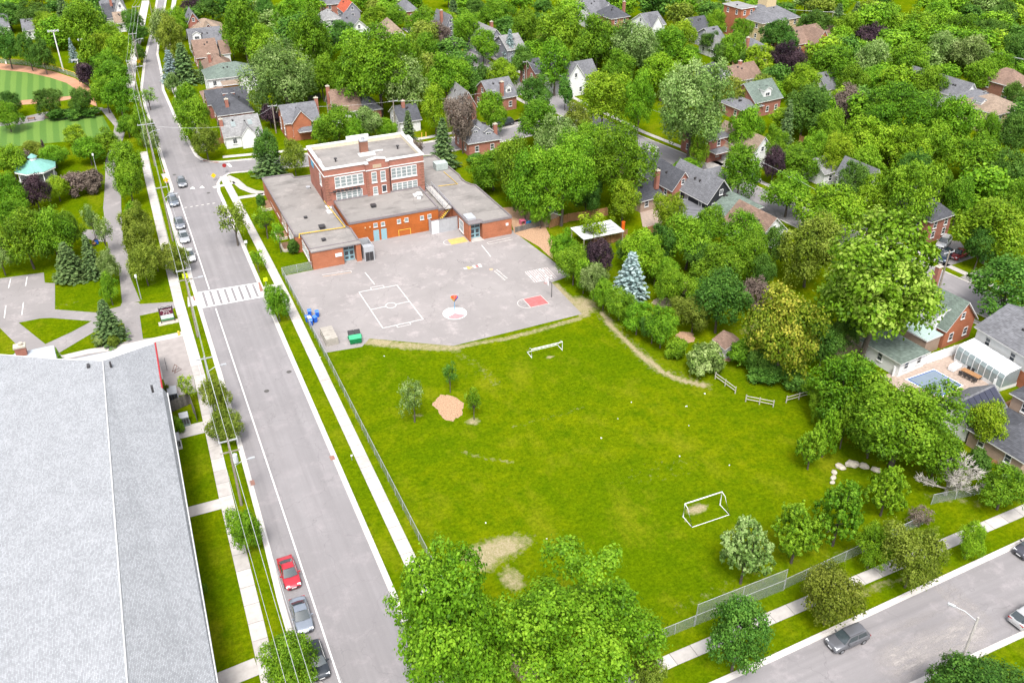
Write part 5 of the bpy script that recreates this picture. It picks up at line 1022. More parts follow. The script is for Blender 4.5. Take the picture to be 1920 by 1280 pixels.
# --- upper right
for a in ((1455,34,92,62,'D'),(1530,18,72,62,'D'),(1570,8,68,32,'C'),(1605,4,48,26,'C'),(1640,44,94,62,'P'),(1505,118,182,64,'Y'),(1562,84,162,98,'M'),(1636,74,146,64,'G'),(1700,78,152,94,'M'),(1642,122,176,74,'M'),(1720,18,82,84,'M'),(1800,24,88,74,'M'),(1852,34,96,54,'D'),
          (1770,58,124,64,'G'),(1822,62,134,74,'G'),(1842,108,172,64,'M'),(1622,212,312,94,'Y'),(1692,228,322,94,'Y'),(1572,248,332,64,'Y'),(1792,178,290,94,'M'),(1752,228,322,74,'M'),(1902,208,290,64,'D'),(1832,252,342,114,'M'),(1892,278,382,84,'D'),(1500,272,334,98,'M'),(1872,96,160,60,'M'),
          (1590,20,80,60,'M'),(1660,10,70,60,'M'),(1760,0,60,60,'M'),(1880,0,60,60,'D'),(1910,60,130,50,'D'),(1600,120,190,60,'M'),(1740,120,190,70,'M'),(1560,200,280,60,'M'),(1530,240,310,60,'M'),(1450,230,300,50,'M'),(1660,180,240,70,'D'),(1850,210,290,50,'M'),(1900,150,215,46,'D'),(1620,270,340,70,'M'),(1720,280,350,60,'D'),(1480,60,110,40,'D'),(1540,160,220,40,'D')): T(*a)
T(1470,75,142,52,'P',None,'purple tree right of the brick hip roof, taller of two'); T(1492,90,152,48,'P',None,'purple tree nearest the bright pointed maple'); T(1510,158,252,88,'D',None,'dense dark maple left of the rusty tree'); T(1475,188,290,30,'C',None,'tall narrow spruce beside the cedar fence'); T(1592,158,232,62,'Q','std','rusty plum tree next to the dark maple'); T(1692,152,268,144,'M','big','wide mid green tree above the lime maples'); T(1452,272,338,46,'P',None,'purple maple beside the taupe roofed house')
# --- right middle
for a in ((1480,318,402,94,'M'),(1562,340,446,124,'Y'),(1700,298,442,116,'M'),(1640,322,430,70,'Y'),(1522,398,530,112,'O'),(1800,330,420,60,'M'),(1905,330,440,60,'M'),(1760,310,400,60,'M'),(1600,300,380,60,'D'),(1840,420,500,60,'D')): T(*a)
T(1645,408,668,236,'L','bigleaf','giant bright tree with hanging leafy branches beside the green roofed house'); T(1470,533,704,138,'F','std','big tree speckled with yellow flower clusters'); T(1862,368,488,136,'Y',None,'broad lime tree over the driveway with the red car'); T(1892,474,600,146,'D',None,'wide dark umbrella shaped tree on the back street verge')
for a in ((1056,428,496,52,'M'),(1076,454,530,68,'M'),(1095,480,545,40,'M'),(1202,428,520,84,'Y'),(1292,398,500,104,'M'),(1335,380,462,60,'M'),(1392,388,482,84,'M'),(1346,452,552,94,'M'),(1406,428,530,74,'M'),(1262,498,572,64,'M'),(1162,538,598,60,'M'),(1132,520,578,46,'M'),(1196,560,625,62,'M'),(1225,580,640,46,'D'),(1240,418,500,60,'D'),(1310,450,520,60,'D'),(1430,470,545,50,'D'),(1250,480,540,50,'M'),(1450,420,500,60,'D'),(1180,440,500,50,'D'),(1230,460,530,40,'M'),(1300,520,575,40,'M')): T(*a)
T(1168,338,424,62,'Y','oval','bright lime tree with orange trunk wrap beside the patio'); T(1256,360,440,62,'Y',None,'bright green tree in front of the mauve bungalow'); T(1110,398,455,56,'Y','thin','small light green tree by the white roofed patio'); T(1121,443,530,62,'P',None,'dark purple tree at the edge of the playground'); T(1115,486,558,56,'G',None,'grey green tree in front of the purple tree'); T(1183,472,560,54,'B',None,'blue spruce with white tips beside the playground corner')
T(1350,498,618,104,'D',None,'dense dark maple beside the small shed'); T(1420,518,588,64,'Q','std','smoky plum tree behind the flowering tree'); T(1242,570,648,62,'M',None,'bright green tree at the field corner hedge'); T(1302,548,622,78,'O',None,'olive tree over the garden in the back yard')
T(1270,634,676,42,'M','shrub','bright bush on the field edge beside the garden path'); T(1320,644,708,68,'G','shrub','round grey green bush at the end of the worn path'); T(1392,638,690,60,'M','shrub','green bush below the small white shed'); T(1440,680,720,70,'D','shrub'); T(1500,690,735,60,'D','shrub'); T(1545,600,690,80,'D'); T(1590,580,650,60,'D'); T(1540,700,760,60,'M'); T(1425,640,700,50,'D')
# --- field edge, lower right
T(1590,652,800,140,'M',None,'tall bushy tree at the corner of the pool yard'); T(1694,694,884,216,'M','big','large bushy green tree in front of the swimming pool'); T(1640,740,850,100,'M'); T(1760,800,900,90,'M'); T(1545,720,790,50,'M')
T(1524,790,882,56,'M','cone','pointed young tree at the outer end of the field edge row'); T(1552,764,858,48,'M','cone','pointed young tree second in the field edge row'); T(1586,748,842,50,'M','cone','pointed young tree third in the field edge row'); T(1638,766,862,64,'M','cone','pointed young tree against the large bushy tree')
T(1852,744,836,72,'Y',None,'yellow green tree covering the solar panel roof'); T(1782,850,945,118,'X','bare','leafless pale grey bush by the wire fence'); T(1886,862,958,96,'M',None,'bright green tree over the corner of the sidewalk'); T(1835,845,890,50,'D','shrub');
T(1664,868,972,78,'M','cone','pointed tree behind the arc of boulders'); T(1576,898,1030,98,'M','cone','pointed green tree third from the backstop fence'); T(1496,936,1062,94,'M','cone','pointed green tree second from the backstop fence'); T(1400,964,1100,98,'G','cone','pointed pale tipped tree beside the backstop fence')
T(1640,972,1064,70,'M',None,'green tree tucked behind the grey verge tree'); T(1716,978,1105,116,'O',None,'broad grey olive verge tree on the cross road'); T(1728,948,990,50,'Q','thin'); T(1822,974,1046,52,'Y',None,'small bright tree on the cross road verge'); T(1560,1052,1176,118,'O','std','olive verge tree above the grey parked car'); T(1386,1110,1258,118,'D',None,'round dark tree on the cross road sidewalk')
T(1850,1225,1420,220,'D','big','dense dark tree in the corner beside the street lamp'); T(1790,1215,1330,90,'D',None,'dark tree at the foot of the street lamp')
T(850,1030,1345,236,'M','huge','large fresh green tree at the corner of the main road'); T(1085,1034,1345,300,'M','feather','feathery light green tree covering the field corner'); T(1215,1215,1310,70,'O','std','dark olive tree at the end of the wire fence')
# --- saplings in the field and on the school lawn
T(774,706,782,52,'G','thin','pale sapling in the field left of the wood chip bed'); T(843,675,728,27,'D','thin','dark slender sapling above the wood chip bed'); T(888,727,780,34,'M','thin','bright sapling in the field right of the wood chip bed')
T(438,374,450,62,'O','thin','street tree overhanging the main road in front of the school'); T(519,532,598,52,'M',None,'bushy tree beside the crosswalk and fence corner'); T(549,450,478,24,'D','shrub','clipped round dark bush beside the school wing'); T(497,388,440,46,'M','thin','loose leafy tree on the school front lawn'); T(522,414,465,30,'M','thin','slim sapling in front of the school windows'); T(482,468,506,30,'M','thin','young tree between the sidewalk and the road by the school'); T(470,318,330,10,'M','thin'); T(489,366,390,16,'D','shrub'); T(505,345,362,14,'D','shrub')
# --- fill: wooded blocks between and beyond the houses
fr = random.Random(5)
def ok_fill(x, y, r):
    for hx, hy, hr in HOUSES:
        if (x-hx)**2+(y-hy)**2 < (hr+r*.55)**2: return False
        # keep what stands in front of a house from hiding it
        dx, dy = hx, hy; L = math.hypot(dx, dy); al = (x*dx+y*dy)/L; lat = abs(x*dy-y*dx)/L
        if 0 < L-al < (30 if L > 190 else 20) and lat < hr*.75+r*.4: return False
    for tx, ty, tr2 in TREES:
        if (x-tx)**2+(y-ty)**2 < ((tr2+r)*.62)**2: return False
    for a, b in zip(CL[:-1], CL[1:]):
        if seg_dist(np.array(x), np.array(y), a, b) < 6.5+r*.35: return False
    for a, b in zip(BN[:-1], BN[1:]):
        if seg_dist(np.array(x), np.array(y-4), a, b) < 6+r*.3: return False
    return True
cnt = 0; FILL = []
for py0 in list(range(-45, 130, 13))+list(range(130, 420, 20)):
    for k in range(60):
        px, py = fr.uniform(-60, 1990), py0+fr.uniform(-7, 7)
        p = W(px, py); r = fr.uniform(3.2, 6.2)
        if p.x < 45+ (0 if p.y > 205 else 100) and not (p.y > 210 and (p.x > 34 or p.y > 300)): continue
        if p.y < 205 and p.x < 130: continue
        if p.x < 32 and p.y < 310: continue
        rx = np.interp(p.y, [y for x, y in RK_n], [x for x, y in RK_n]); lx = np.interp(p.y, [y for x, y in LK], [x for x, y in LK])
        if lx-4-r*.6 < p.x < rx+3+r*.5: continue
        if not ok_fill(p.x, p.y, r): continue
        if not (-25 < PX((p.x, p.y, r))[0] < 1945) or PX((p.x, p.y, 2*r))[1] < -30: continue
        TREES.append((p.x, p.y, r)); FILL.append((p.x, p.y, r, fr.uniform(1.5, 2.1)*r, fr.choice('MMMMDDYGOMYD'))); cnt += 1
def distant_wood():
    mats = ['M', 'D', 'Y', 'G', 'O']; V, TT, MI, nv = [], [], [], 0; tr = MB()
    src = []
    for crown, trunk in PROTO['far']:
        v = np.empty(len(crown.vertices)*3, np.float32); crown.vertices.foreach_get('co', v); t = np.empty(len(crown.vertices), np.float32); crown.attributes['tint'].data.foreach_get('value', t); src.append((v.reshape(-1, 3), t))
    for i, (x, y, r, h, c) in enumerate(FILL):
        v, t = src[i % 3]; a = fr.uniform(0, 6.28); R = np.array([[math.cos(a), -math.sin(a), 0], [math.sin(a), math.cos(a), 0], [0, 0, 1]])
        V.append((v*np.array([r/EXT['far'][i % 3][0], r/EXT['far'][i % 3][0], h/EXT['far'][i % 3][1]]))@R.T+np.array([x, y, 0])); TT.append(np.clip(t+fr.uniform(-.12, .12), 0, 1)); MI.append(np.full(len(v)//4, mats.index(c)))
        tr.tube([(x, y, -.1), (x, y, h*.5)], [.22, .14], 5)
    V, TT, MI = np.concatenate(V), np.concatenate(TT), np.concatenate(MI); n = len(V)//4
    me = bpy.data.meshes.new('distant_wood'); me.vertices.add(4*n); me.vertices.foreach_set('co', V.ravel().astype(np.float32)); me.loops.add(4*n); me.loops.foreach_set('vertex_index', np.arange(4*n, dtype=np.int32)); me.polygons.add(n); me.polygons.foreach_set('loop_start', (np.arange(n)*4).astype(np.int32))
    for c in mats: me.materials.append(LEAF[c])
    me.polygons.foreach_set('material_index', MI.astype(np.int32)); me.update(calc_edges=True); at = me.attributes.new('tint', 'FLOAT', 'POINT'); at.data.foreach_set('value', TT.astype(np.float32))
    o = link('distant_wood', me); tag(o, 'mass of background trees filling the blocks between the far houses', 'trees', None, 'stuff'); t_ = tr.obj('trunks', BARK, o); t_['kind'] = 'stuff'
distant_wood()
print('fill trees', cnt, 'trees', len(TREES))
# ------------------------------------------------------------------ vehicles
def car_paint(name, col, rough=.28, metal=.35): return mat('car paint '+name, col, rough, .03, 1, metal=metal, spec=.6)
CGLASS = mat('car glass', (0.030, 0.040, 0.045), .06, .1, 1, spec=.8); LAMPW = mat('headlight lens', (0.55, 0.56, 0.58), .15, .05, 2, spec=.7); LAMPR = mat('tail light lens', (0.28, 0.012, 0.012), .2, .05, 2); CHROME = mat('wheel alloy', (0.32, 0.33, 0.35), .35, .1, 3, metal=.7); PLATE = mat('number plate', (0.55, 0.55, 0.56), .5, .03, 2)
_cars = {}
def loft(mb, rings, m=0, closed=False):
    n = len(rings[0]); v = [p for r in rings for p in r]; f = []
    for i in range(len(rings)-1):
        for k in range(n if closed else n-1): a = i*n+k; b = i*n+(k+1) % n; f.append((a, b, b+n, a+n))
    mb.add(v, f, m, True)
def car_meshes(kind):
    if kind in _cars: return _cars[kind]
    L, Wd, Hh, hood, belt = {'sedan': (4.75, 1.84, 1.46, .82, .92), 'suv': (4.55, 1.86, 1.68, .98, 1.04), 'hatch': (4.25, 1.78, 1.50, .86, .95)}[kind]
    h = L/2; w = Wd/2
    # body shell: stations from nose (-y) to tail (+y): (y, half width factor, top z, bottom z)
    if kind == 'sedan': st = [(-h,.60,.50,.30),(-h+.10,.80,.62,.24),(-h+.35,.93,.72,.22),(-h+.9,.99,hood-.02,.22),(-h+1.45,1,hood+.08,.22),(-.2,1,belt+.02,.22),(.9,1,belt+.03,.22),(h-.75,.99,belt+.03,.22),(h-.25,.93,belt-.01,.26),(h-.06,.80,.78,.32),(h,.62,.62,.38)]
    else: st = [(-h,.62,.58,.34),(-h+.08,.84,.74,.26),(-h+.30,.95,hood-.08,.24),(-h+.8,1,hood-.02,.24),(-h+1.25,1,hood+.06,.24),(-.2,1,belt+.02,.24),(.9,1,belt+.04,.24),(h-.55,.99,belt+.05,.24),(h-.15,.95,belt+.02,.28),(h-.04,.86,.85,.34),(h,.70,.65,.40)]
    rings = []
    for y, f, zt, zb in st:
        ww = w*f; rings.append([(-ww*.90,y,zb),(-ww*.985,y,zb+.12),(-ww,y,zb+(zt-zb)*.55),(-ww*.955,y,zt-.06),(-ww*.86,y,zt),(-ww*.4,y,zt+.03),(0,y,zt+.035),(ww*.4,y,zt+.03),(ww*.86,y,zt),(ww*.955,y,zt-.06),(ww,y,zb+(zt-zb)*.55),(ww*.985,y,zb+.12),(ww*.90,y,zb)])
    body = MB(); loft(body, rings)
    for rg, fl in ((rings[0], 0), (rings[-1], 1)): body.add(rg, [tuple(range(13)) if fl else tuple(reversed(range(13)))], 0)
    # greenhouse
    if kind == 'sedan': y0, y1, y2, y3 = -h+1.30, -h+2.10, h-1.75, h-.75
    elif kind == 'suv': y0, y1, y2, y3 = -h+1.15, -h+1.85, h-.62, h-.18
    else: y0, y1, y2, y3 = -h+1.10, -h+1.85, h-.85, h-.25
    zb, zr = belt-.02, Hh-.05; wb, wr = w*.90, w*.70
    roof = MB(); ys = np.linspace(y1, y2, 5); rr = []
    for i, y in enumerate(ys): e = .04*math.sin(math.pi*i/4); rr.append([(-wr,y,zr-.03+e),(-wr*.92,y,zr+.02+e),(-wr*.5,y,zr+.045+e),(0,y,zr+.05+e),(wr*.5,y,zr+.045+e),(wr*.92,y,zr+.02+e),(wr,y,zr-.03+e)])
    loft(roof, rr); 
    ws = MB().add([(-wb*.93,y0,zb+.05),(wb*.93,y0,zb+.05),(wr*.93,y1,zr+.01),(-wr*.93,y1,zr+.01),(0,y0-.10,zb+.04),(0,y1-.06,zr+.045)], [(0,4,5,3),(4,1,2,5)], 0, True)
    rw = MB().add([(wb*.9,y3,zb+.04),(-wb*.9,y3,zb+.04),(-wr*.93,y2,zr+.01),(wr*.93,y2,zr+.01),(0,y3+.08,zb+.05),(0,y2+.05,zr+.045)], [(0,4,5,3),(4,1,2,5)], 0, True)
    sides, pill = [], MB()
    for s in (-1, 1):
        def q(t, u):   # t along (0..1 bottom y), u 0 bottom 1 top
            yb = y0+.12+(y3-.08-y0-.12)*t; yt = y1+.05+(y2-.04-y1-.05)*t; return (s*(wb*1.0+(wr-wb)*u), yb+(yt-yb)*u, zb+.02+(zr-.03-zb-.02)*u)
        for a, b in ((.05,.47),(.52,.93)):
            v = [q(a,.08),q(b,.08),q(b,.90),q(a,.90)]; sides.append(MB().add(v, [(0,1,2,3) if s > 0 else (3,2,1,0)]).mesh('side_window', CGLASS))
        e = .012; v = [q(0,0),q(1,0),q(1,1),q(0,1)]; v = [(x-s*e,y,z) for x, y, z in v]; pill.add(v, [(0,1,2,3) if s > 0 else (3,2,1,0)])
        pill.add([q(0,0),q(0,1),(s*wr*.93,y1,zr+.01),(s*wb*.93,y0,zb+.05)], [(0,1,2,3) if s < 0 else (3,2,1,0)]); pill.add([q(1,0),q(1,1),(s*wr*.93,y2,zr+.01),(s*wb*.9,y3,zb+.04)], [(0,1,2,3) if s > 0 else (3,2,1,0)])
    tyre = MB().tube([(-.11,0,0),(-.09,0,0),(.09,0,0),(.11,0,0)], [.29,.33,.33,.29], 18); rim = MB().tube([(-.115,0,0),(.115,0,0)], [.20,.20], 12)
    hl = MB().add([(-.22,0,-.06),(.18,-.06,-.05),(.20,.10,.10),(-.20,.16,.09)], [(0,1,2,3)]).box(-.2,.18,.0,.1,-.06,.07)
    mir = MB().box(-.12, .12, -.05, .06, -.07, .08)
    trim = MB(); wz = .34
    _cars[kind] = dict(L=L, w=w, h=h, hood=hood, belt=belt, body=body, roof=roof, ws=ws, rw=rw, sides=sides, pill=pill, tyre=tyre.mesh('tyre', RUBBER), rim=rim.mesh('rim', CHROME), hl=hl, mir=mir, y0=y0, kind=kind)
    return _cars[kind]
def car(x, y, rz, kind, pname, pcol, label, group=None, rnd_=True, metal=.35):
    k = car_meshes(kind); P_ = car_paint(pname, pcol, metal=metal); h, w = k['h'], k['w']
    o = empty('car', (x, y, .017), rz, label, 'car', group)
    k['body'].obj('body', P_, o); r = k['roof'].obj('roof', P_, o); k['pill'].obj('pillars', P_, o)
    k['ws'].obj('windshield', CGLASS, o); k['rw'].obj('rear_window', CGLASS, o)
    for m in k['sides']: link('side_window', m, o)
    for sx in (-1, 1):
        for yy in (-h+.85, h-.88):
            wh = link('wheel', k['tyre'], o, (sx*(w-.10), yy, .33)); link('rim', k['rim'], wh)
        z = .62 if kind == 'sedan' else .76
        link('headlight', k['hl'].mesh('headlight', LAMPW), o, (sx*w*.66, -h+.14, z+.02), (0, 0, 0), (sx, 1, 1))
        MB().box(-.2, .2, -.1, .03, -.07, .07).obj('tail_light', LAMPR, o, loc=(sx*w*.70, h-.07, z+.1))
        link('mirror', k['mir'].mesh('mirror', P_), o, (sx*(w+.08), k['y0']+.35, k['belt']+.06))
        MB().box(-.012, .012, -.09, .09, -.02, .02).obj('door_handle', DKMET, o, loc=(sx*(w+.003), .15, k['belt']-.13))
    MB().box(-w*.62, w*.62, -.02, .05, -.10, .10).obj('grille', DKMET, o, loc=(0, -h+.01, .46)); MB().box(-.26, .26, -.012, .01, -.06, .06).obj('number_plate', PLATE, o, loc=(0, -h-.02, .52))
    if kind == 'suv':
        for sx in (-1, 1): MB().tube([(sx*w*.64, -.6, 1.68), (sx*w*.64, 1.3, 1.69)], .025, 5).obj('roof_rail', DKMET, o)
    return o
def carpx(px, py, rz, *a, **k): p = W(px, py); return car(p.x, p.y, math.radians(rz), *a, **k)
car(6.35, 75.0, math.radians(1), 'sedan', 'red', (0.42, 0.030, 0.045), 'red sedan parked at the kerb beside the arena lawn')
car(6.25, 68.6, math.radians(-1), 'sedan', 'silver blue', (0.26, 0.29, 0.34), 'silver blue sedan parked directly behind the red sedan', metal=.6)
car(6.35, 62.3, math.radians(0), 'suv', 'black', (0.030, 0.036, 0.045), 'dark car parked under the round bright street tree')
carpx(1587, 1204, -89, 'suv', 'slate grey', (0.12, 0.122, 0.135), 'slate grey compact suv parked on the cross road')
carpx(1925, 1160, 96, 'suv', 'pale silver', (0.40, 0.40, 0.41), 'pale silver suv seen from behind on the cross road')
carpx(1932, 1033, -86, 'suv', 'charcoal', (0.06, 0.06, 0.075), 'charcoal car at the kerb of the cross road past the small bright tree')
car(6.4, 166.0, 0, 'sedan', 'light silver', (0.36, 0.37, 0.39), 'light silver sedan parked at the kerb nearest the olive tree'); car(6.4, 172.4, 0, 'sedan', 'grey silver', (0.20, 0.21, 0.24), 'grey sedan parked between two silver cars by the park'); car(6.5, 183.6, math.radians(2), 'suv', 'steel blue', (0.13, 0.15, 0.18), 'steel grey car parked at the head of the parking bay'); car(9.3, 192.8, 0, 'hatch', 'dark silver', (0.17, 0.18, 0.20), 'dark silver hatchback driving through the school intersection'); car(6.4, 157.8, 0, 'sedan', 'pearl white', (0.50, 0.50, 0.50), 'white sedan parked beneath the olive tree')
carpx(1770, 486, -60, 'suv', 'navy', (0.020, 0.032, 0.06), 'navy car parked in the driveway by the back street'); carpx(1798, 481, -78, 'sedan', 'dark red', (0.20, 0.012, 0.015), 'dark red car in the driveway under the lime tree'); carpx(1768, 460, -62, 'suv', 'pearl white', (0.50, 0.50, 0.50), 'white van like car behind the navy car')
carpx(947, 235, -80, 'suv', 'black', (0.030, 0.036, 0.045), 'black car parked in a drive off the side street'); carpx(617, 84, -85, 'sedan', 'pearl white', (0.50, 0.50, 0.50), 'white car in the far lot left of the domed tree'); carpx(631, 83, -85, 'suv', 'black', (0.030, 0.036, 0.045), 'black car in the far lot left of the domed tree'); carpx(746, 236, -10, 'suv', 'charcoal', (0.06, 0.06, 0.075), 'charcoal car beside the white cottage')
carpx(833, 92, 15, 'suv', 'charcoal', (0.06, 0.06, 0.075), 'dark car on the bend of the back street'); carpx(1408, 338, 5, 'suv', 'black', (0.030, 0.036, 0.045), 'black car under the tree beside the black house')

# ------------------------------------------------------------------ utility poles and wires
def lamp_arm(o, z, side, L=2.2):
    a = MB().tube([(0,0,z),(side*L*.5,0,z+.55),(side*L,0,z+.6)], .05, 5).obj('lamp_arm', STEEL, o); MB().box(side*L-.35, side*L+.35, -.14, .14, z+.52, z+.66).obj('lamp_head', STEEL, a)
def pole(x, y, h, label, arms=1, trans=False, lamp=0, m=WOOD, lean=(0, 0), group=None, span=2.2):
    o = empty('utility_pole', (x, y, 0), 0, label, 'pole', group); o.rotation_euler = (lean[0], lean[1], 0)
    MB().tube([(0,0,-.1),(0,0,h*.5),(0,0,h)], [.17,.145,.12], 8).obj('mast', m, o)
    for i in range(arms):
        z = h-.35-i*1.6; a = MB().box(-span/2, span/2, -.06, .06, z-.07, z+.07).obj('crossarm', STEEL if i == 0 else m, o)
        for k in (-.46, 0, .46): MB().cyl(k*span, 0, z+.07, z+.3, .05, 6).obj('insulator', mat('porcelain', (0.42, 0.42, 0.41), .3), a)
    if trans:
        t_ = MB().cyl(.38, 0, h-3.6, h-2.5, .3, 12).obj('transformer', mat('transformer grey', (0.42, 0.44, 0.46), .4), o); MB().cyl(.38, 0, h-2.5, h-2.35, .12, 8).obj('bushing', mat('porcelain', (0.42, 0.42, 0.41)), t_)
    if lamp: lamp_arm(o, h-4.2 if trans else h-2.5, lamp)
    return (x, y, h)
ML = [pole(3.6, 50, 10.5, 'wooden pole at the bottom of the street beyond the bright street tree'), pole(3.5, 88.6, 10.2, 'wooden pole with grey transformer drum and street lamp by the arena lawn', 2, True, 1), pole(3.6, 109.3, 8.9, 'grey pole rising from the dark olive street tree', 1, False, 1, STEEL), pole(4.0, 129.8, 12.0, 'green grey pole beside the crosswalk with yellow school sign', 2, False, 1), pole(4.4, 166, 11, 'wooden pole between the olive row and the parked cars', 1, False, 1), pole(5.2, 206, 9.8, 'wooden pole with wide white crossarm at the school intersection', 1, False, 1, span=3.6), pole(6.0, 250, 12.0, 'wooden pole beside the small tree leaning over the kerb', 1, False, 1), pole(9.0, 288, 9.6, 'wooden pole by the yellow road sign', 1, False, 1), pole(12.5, 316, 11, 'far wooden pole on the sidewalk, first past the bend', 1, False, 1), pole(18.5, 350, 11, 'far wooden pole on the sidewalk, second past the bend', 1, False, 1), pole(25, 395, 11, 'farthest wooden pole at the end of the road', 1)]
WIRE = mat('overhead wire', (0.42, 0.43, 0.44), .5)
def wires(poles, dx, dz, label, r=.018, grp=None, sag=.6):
    mb = MB(); pts = []
    for a, b in zip(poles[:-1], poles[1:]):
        for t in np.linspace(0, 1, 9)[:-1]: pts.append((a[0]+(b[0]-a[0])*t+dx, a[1]+(b[1]-a[1])*t, a[2]+dz+(b[2]-a[2])*t-4*sag*t*(1-t)))
    b = poles[-1]; pts.append((b[0]+dx, b[1], b[2]+dz)); o = mb.tube(pts, r, 4, 0, False).obj('overhead_wire', WIRE); tag(o, label, 'wire', grp); return o
for dx, dz, lb in ((-.98, 0, 'thin overhead wire on the arena side of the street poles'), (0, .02, 'thin overhead wire along the tops of the street poles'), (.98, 0, 'thin overhead wire on the road side of the street poles'), (.15, -2.4, 'lower cable strung along the street poles')): wires(ML, dx, dz, lb)
def polepx(px, py, top, label, **k): b = W(px, py); h = height_at(b, top); return pole(b.x, b.y, max(7.0, h), label, **k)
c1 = polepx(1472, 405, 328, 'wooden pole with street lamp beside the sage hip roof', lamp=1, trans=True); c2 = polepx(1319, 303, 238, 'wooden pole with street lamp in front of the brick porch house', lamp=1, trans=True); c3 = polepx(1859, 158, 98, 'leaning wooden pole with transformer above the red brick houses', trans=True, arms=2)
s1 = polepx(741, 243, 187, 'wooden pole beside the white cottage drive'); s2 = polepx(922, 246, 168, 'tall wooden pole beside the round tree on the side street'); s3 = polepx(518, 250, 205, 'wooden pole left of the orange brick house'); s4 = polepx(987, 162, 124, 'pole with street lamp near the top of the side street', lamp=1); n1 = polepx(1712, 82, 68, 'wooden pole among the trees under the power lines'); n2 = polepx(1555, 62, 36, 'wooden pole behind the reddish brown gables'); n3 = polepx(1360, 40, 4, 'wooden pole left of the brick block'); n4 = polepx(913, 122, 96, 'pole with street lamp on the back street bend', lamp=1); n5 = polepx(853, 90, 71, 'short lamp pole by the far lot'); n6 = polepx(794, 62, 45, 'wooden pole near the smoky tree'); n7 = polepx(1755, 560, 470, 'wooden pole half hidden behind the giant bright tree')
wires([s3, s1, s2], 0, -.4, 'thin wire crossing behind the school along the side street'); wires([n3, n2, n1, c3, (230, 120, 12)], -.6, -.4, 'upper power line over the right hand trees', .03); wires([n3, n2, n1, c3, (230, 120, 12)], .6, -.6, 'lower power line over the right hand trees', .03); wires([s4, c2, c1, n7], 0, -.3, 'overhead wire along the back street poles', .02); wires([ML[5], (22, 203, 8.2), s3], 0, -.5, 'wire crossing the main road to the orange brick house', .02)
pole(104.5, 45.5, 8, 'plain pole past the end of the cross road fence')
b = W(1790, 1268); cl = empty('street_lamp', (b.x, b.y, 0), math.radians(120), 'concrete street lamp rising from the dark corner trees', 'street lamp'); MB().tube([(0,0,0),(0,0,8.5)], [.15,.10], 8).obj('mast', CONC, cl); lamp_arm(cl, 8.0, 1, 2.4)
# ball field floodlights
for px, py, top, lb in ((119,133,58,'tall white floodlight mast behind the outfield, left of the blue spruce'), (169,128,74,'tall white floodlight mast behind the purple tree'), (151,140,112,'short white floodlight mast in the purple tree'), (12,120,92,'grey floodlight mast at the outfield fence edge')):
    b = W(px, py); h = height_at(b, top); o = empty('floodlight_mast', (b.x, b.y, 0), 0, lb, 'floodlight'); MB().tube([(0,0,0),(0,0,h)], [.22,.14], 8).obj('mast', VINYL, o)
    MB().box(-1.5, 1.5, -.08, .08, h-.1, h+.05).obj('crossbar', VINYL, o)
    for i in range(4): MB().box(-1.4+i*.8, -.95+i*.8, -.35, .05, h-.25, h+.25).obj('lamp', STEEL, o)
for px, py, top, lb in ((265,561,520,'slim park lamp post by the sidewalk lawn'), (182,322,292,'slim park lamp post by the park hedge')):
    b = W(px, py); h = height_at(b, top); o = empty('lamp_post', (b.x, b.y, 0), 0, lb, 'lamp post'); MB().tube([(0,0,0),(0,0,h)], [.08,.05], 6).obj('mast', STEEL, o); MB().cyl(0, 0, h, h+.45, .18, 8).obj('lamp_head', VINYL, o)

# ------------------------------------------------------------------ fences
def chain_fence(name, pts, h, label, step=2.8, mid=False):
    o = empty(name, (pts[0][0], pts[0][1], 0), 0, label, 'fence'); o.location = (0, 0, 0)
    pm = MB().cyl(0, 0, 0, h+.03, .035, 6).mesh('post', STEEL)
    for a, b in zip(pts[:-1], pts[1:]):
        a, b = Vector(a), Vector(b); n = max(1, round((b-a).length/step))
        for i in range(n+1 if b == Vector(pts[-1]) else n): p = a+(b-a)*i/n; link('post', pm, o, (p.x, p.y, 0))
    MB().tube([(p[0], p[1], h) for p in pts], .03, 5).obj('top_rail', STEEL, o)
    if mid: MB().tube([(p[0], p[1], h/2) for p in pts], .03, 5).obj('mid_rail', STEEL, o)
    m = MB()
    for a, b in zip(pts[:-1], pts[1:]): m.add([(a[0],a[1],.03),(b[0],b[1],.03),(b[0],b[1],h-.02),(a[0],a[1],h-.02)], [(0,1,2,3)])
    m.obj('mesh', CHAIN, o); return o
chain_fence('chain_link_fence', [(21.2,66),(20.85,94),(20.6,119.4),(20.2,144.4),(25.4,144.5)], 1.55, 'long chain link fence between the sidewalk and the school field')
chain_fence('chain_link_fence', [(36,51.0),(43.2,51.2)], 1.6, 'short chain link run left of the backstop on the cross road side'); chain_fence('chain_link_fence', [(54.9,51.5),(66.6,52.3),(76,53.0)], 1.6, 'chain link fence right of the backstop behind the verge trees'); chain_fence('chain_link_fence', [(79.5,55.2),(86.2,54.2),(92,54.6)], 1.6, 'chain link fence corner beside the leafless bush')
chain_fence('backstop_fence', [(43.3,51.2),(49.1,51.3),(54.7,51.4)], 3.2, 'taller chain link backstop panels at the edge of the field', 5.6, True)
chain_fence('outfield_fence', [tuple(W(x, y))[:2] for x, y in ((-20,117),(50,122),(100,132),(140,145),(168,162),(179,180),(182,203))], 1.4, 'curved fence with yellow cap round the outfield clay', 4).children[0]
for x, y in (): pass
yc = MB().tube([(*tuple(W(x, y))[:2], 1.45) for x, y in ((-20,117),(50,122),(100,132),(140,145),(168,162),(179,180),(182,203))], .07, 5).obj('yellow_cap', YPIPE, [o for o in COL.objects if o.name == 'outfield_fence'][0])
RAILW = mat('split rail timber', (0.33, 0.31, 0.27), .9, .2, 4)
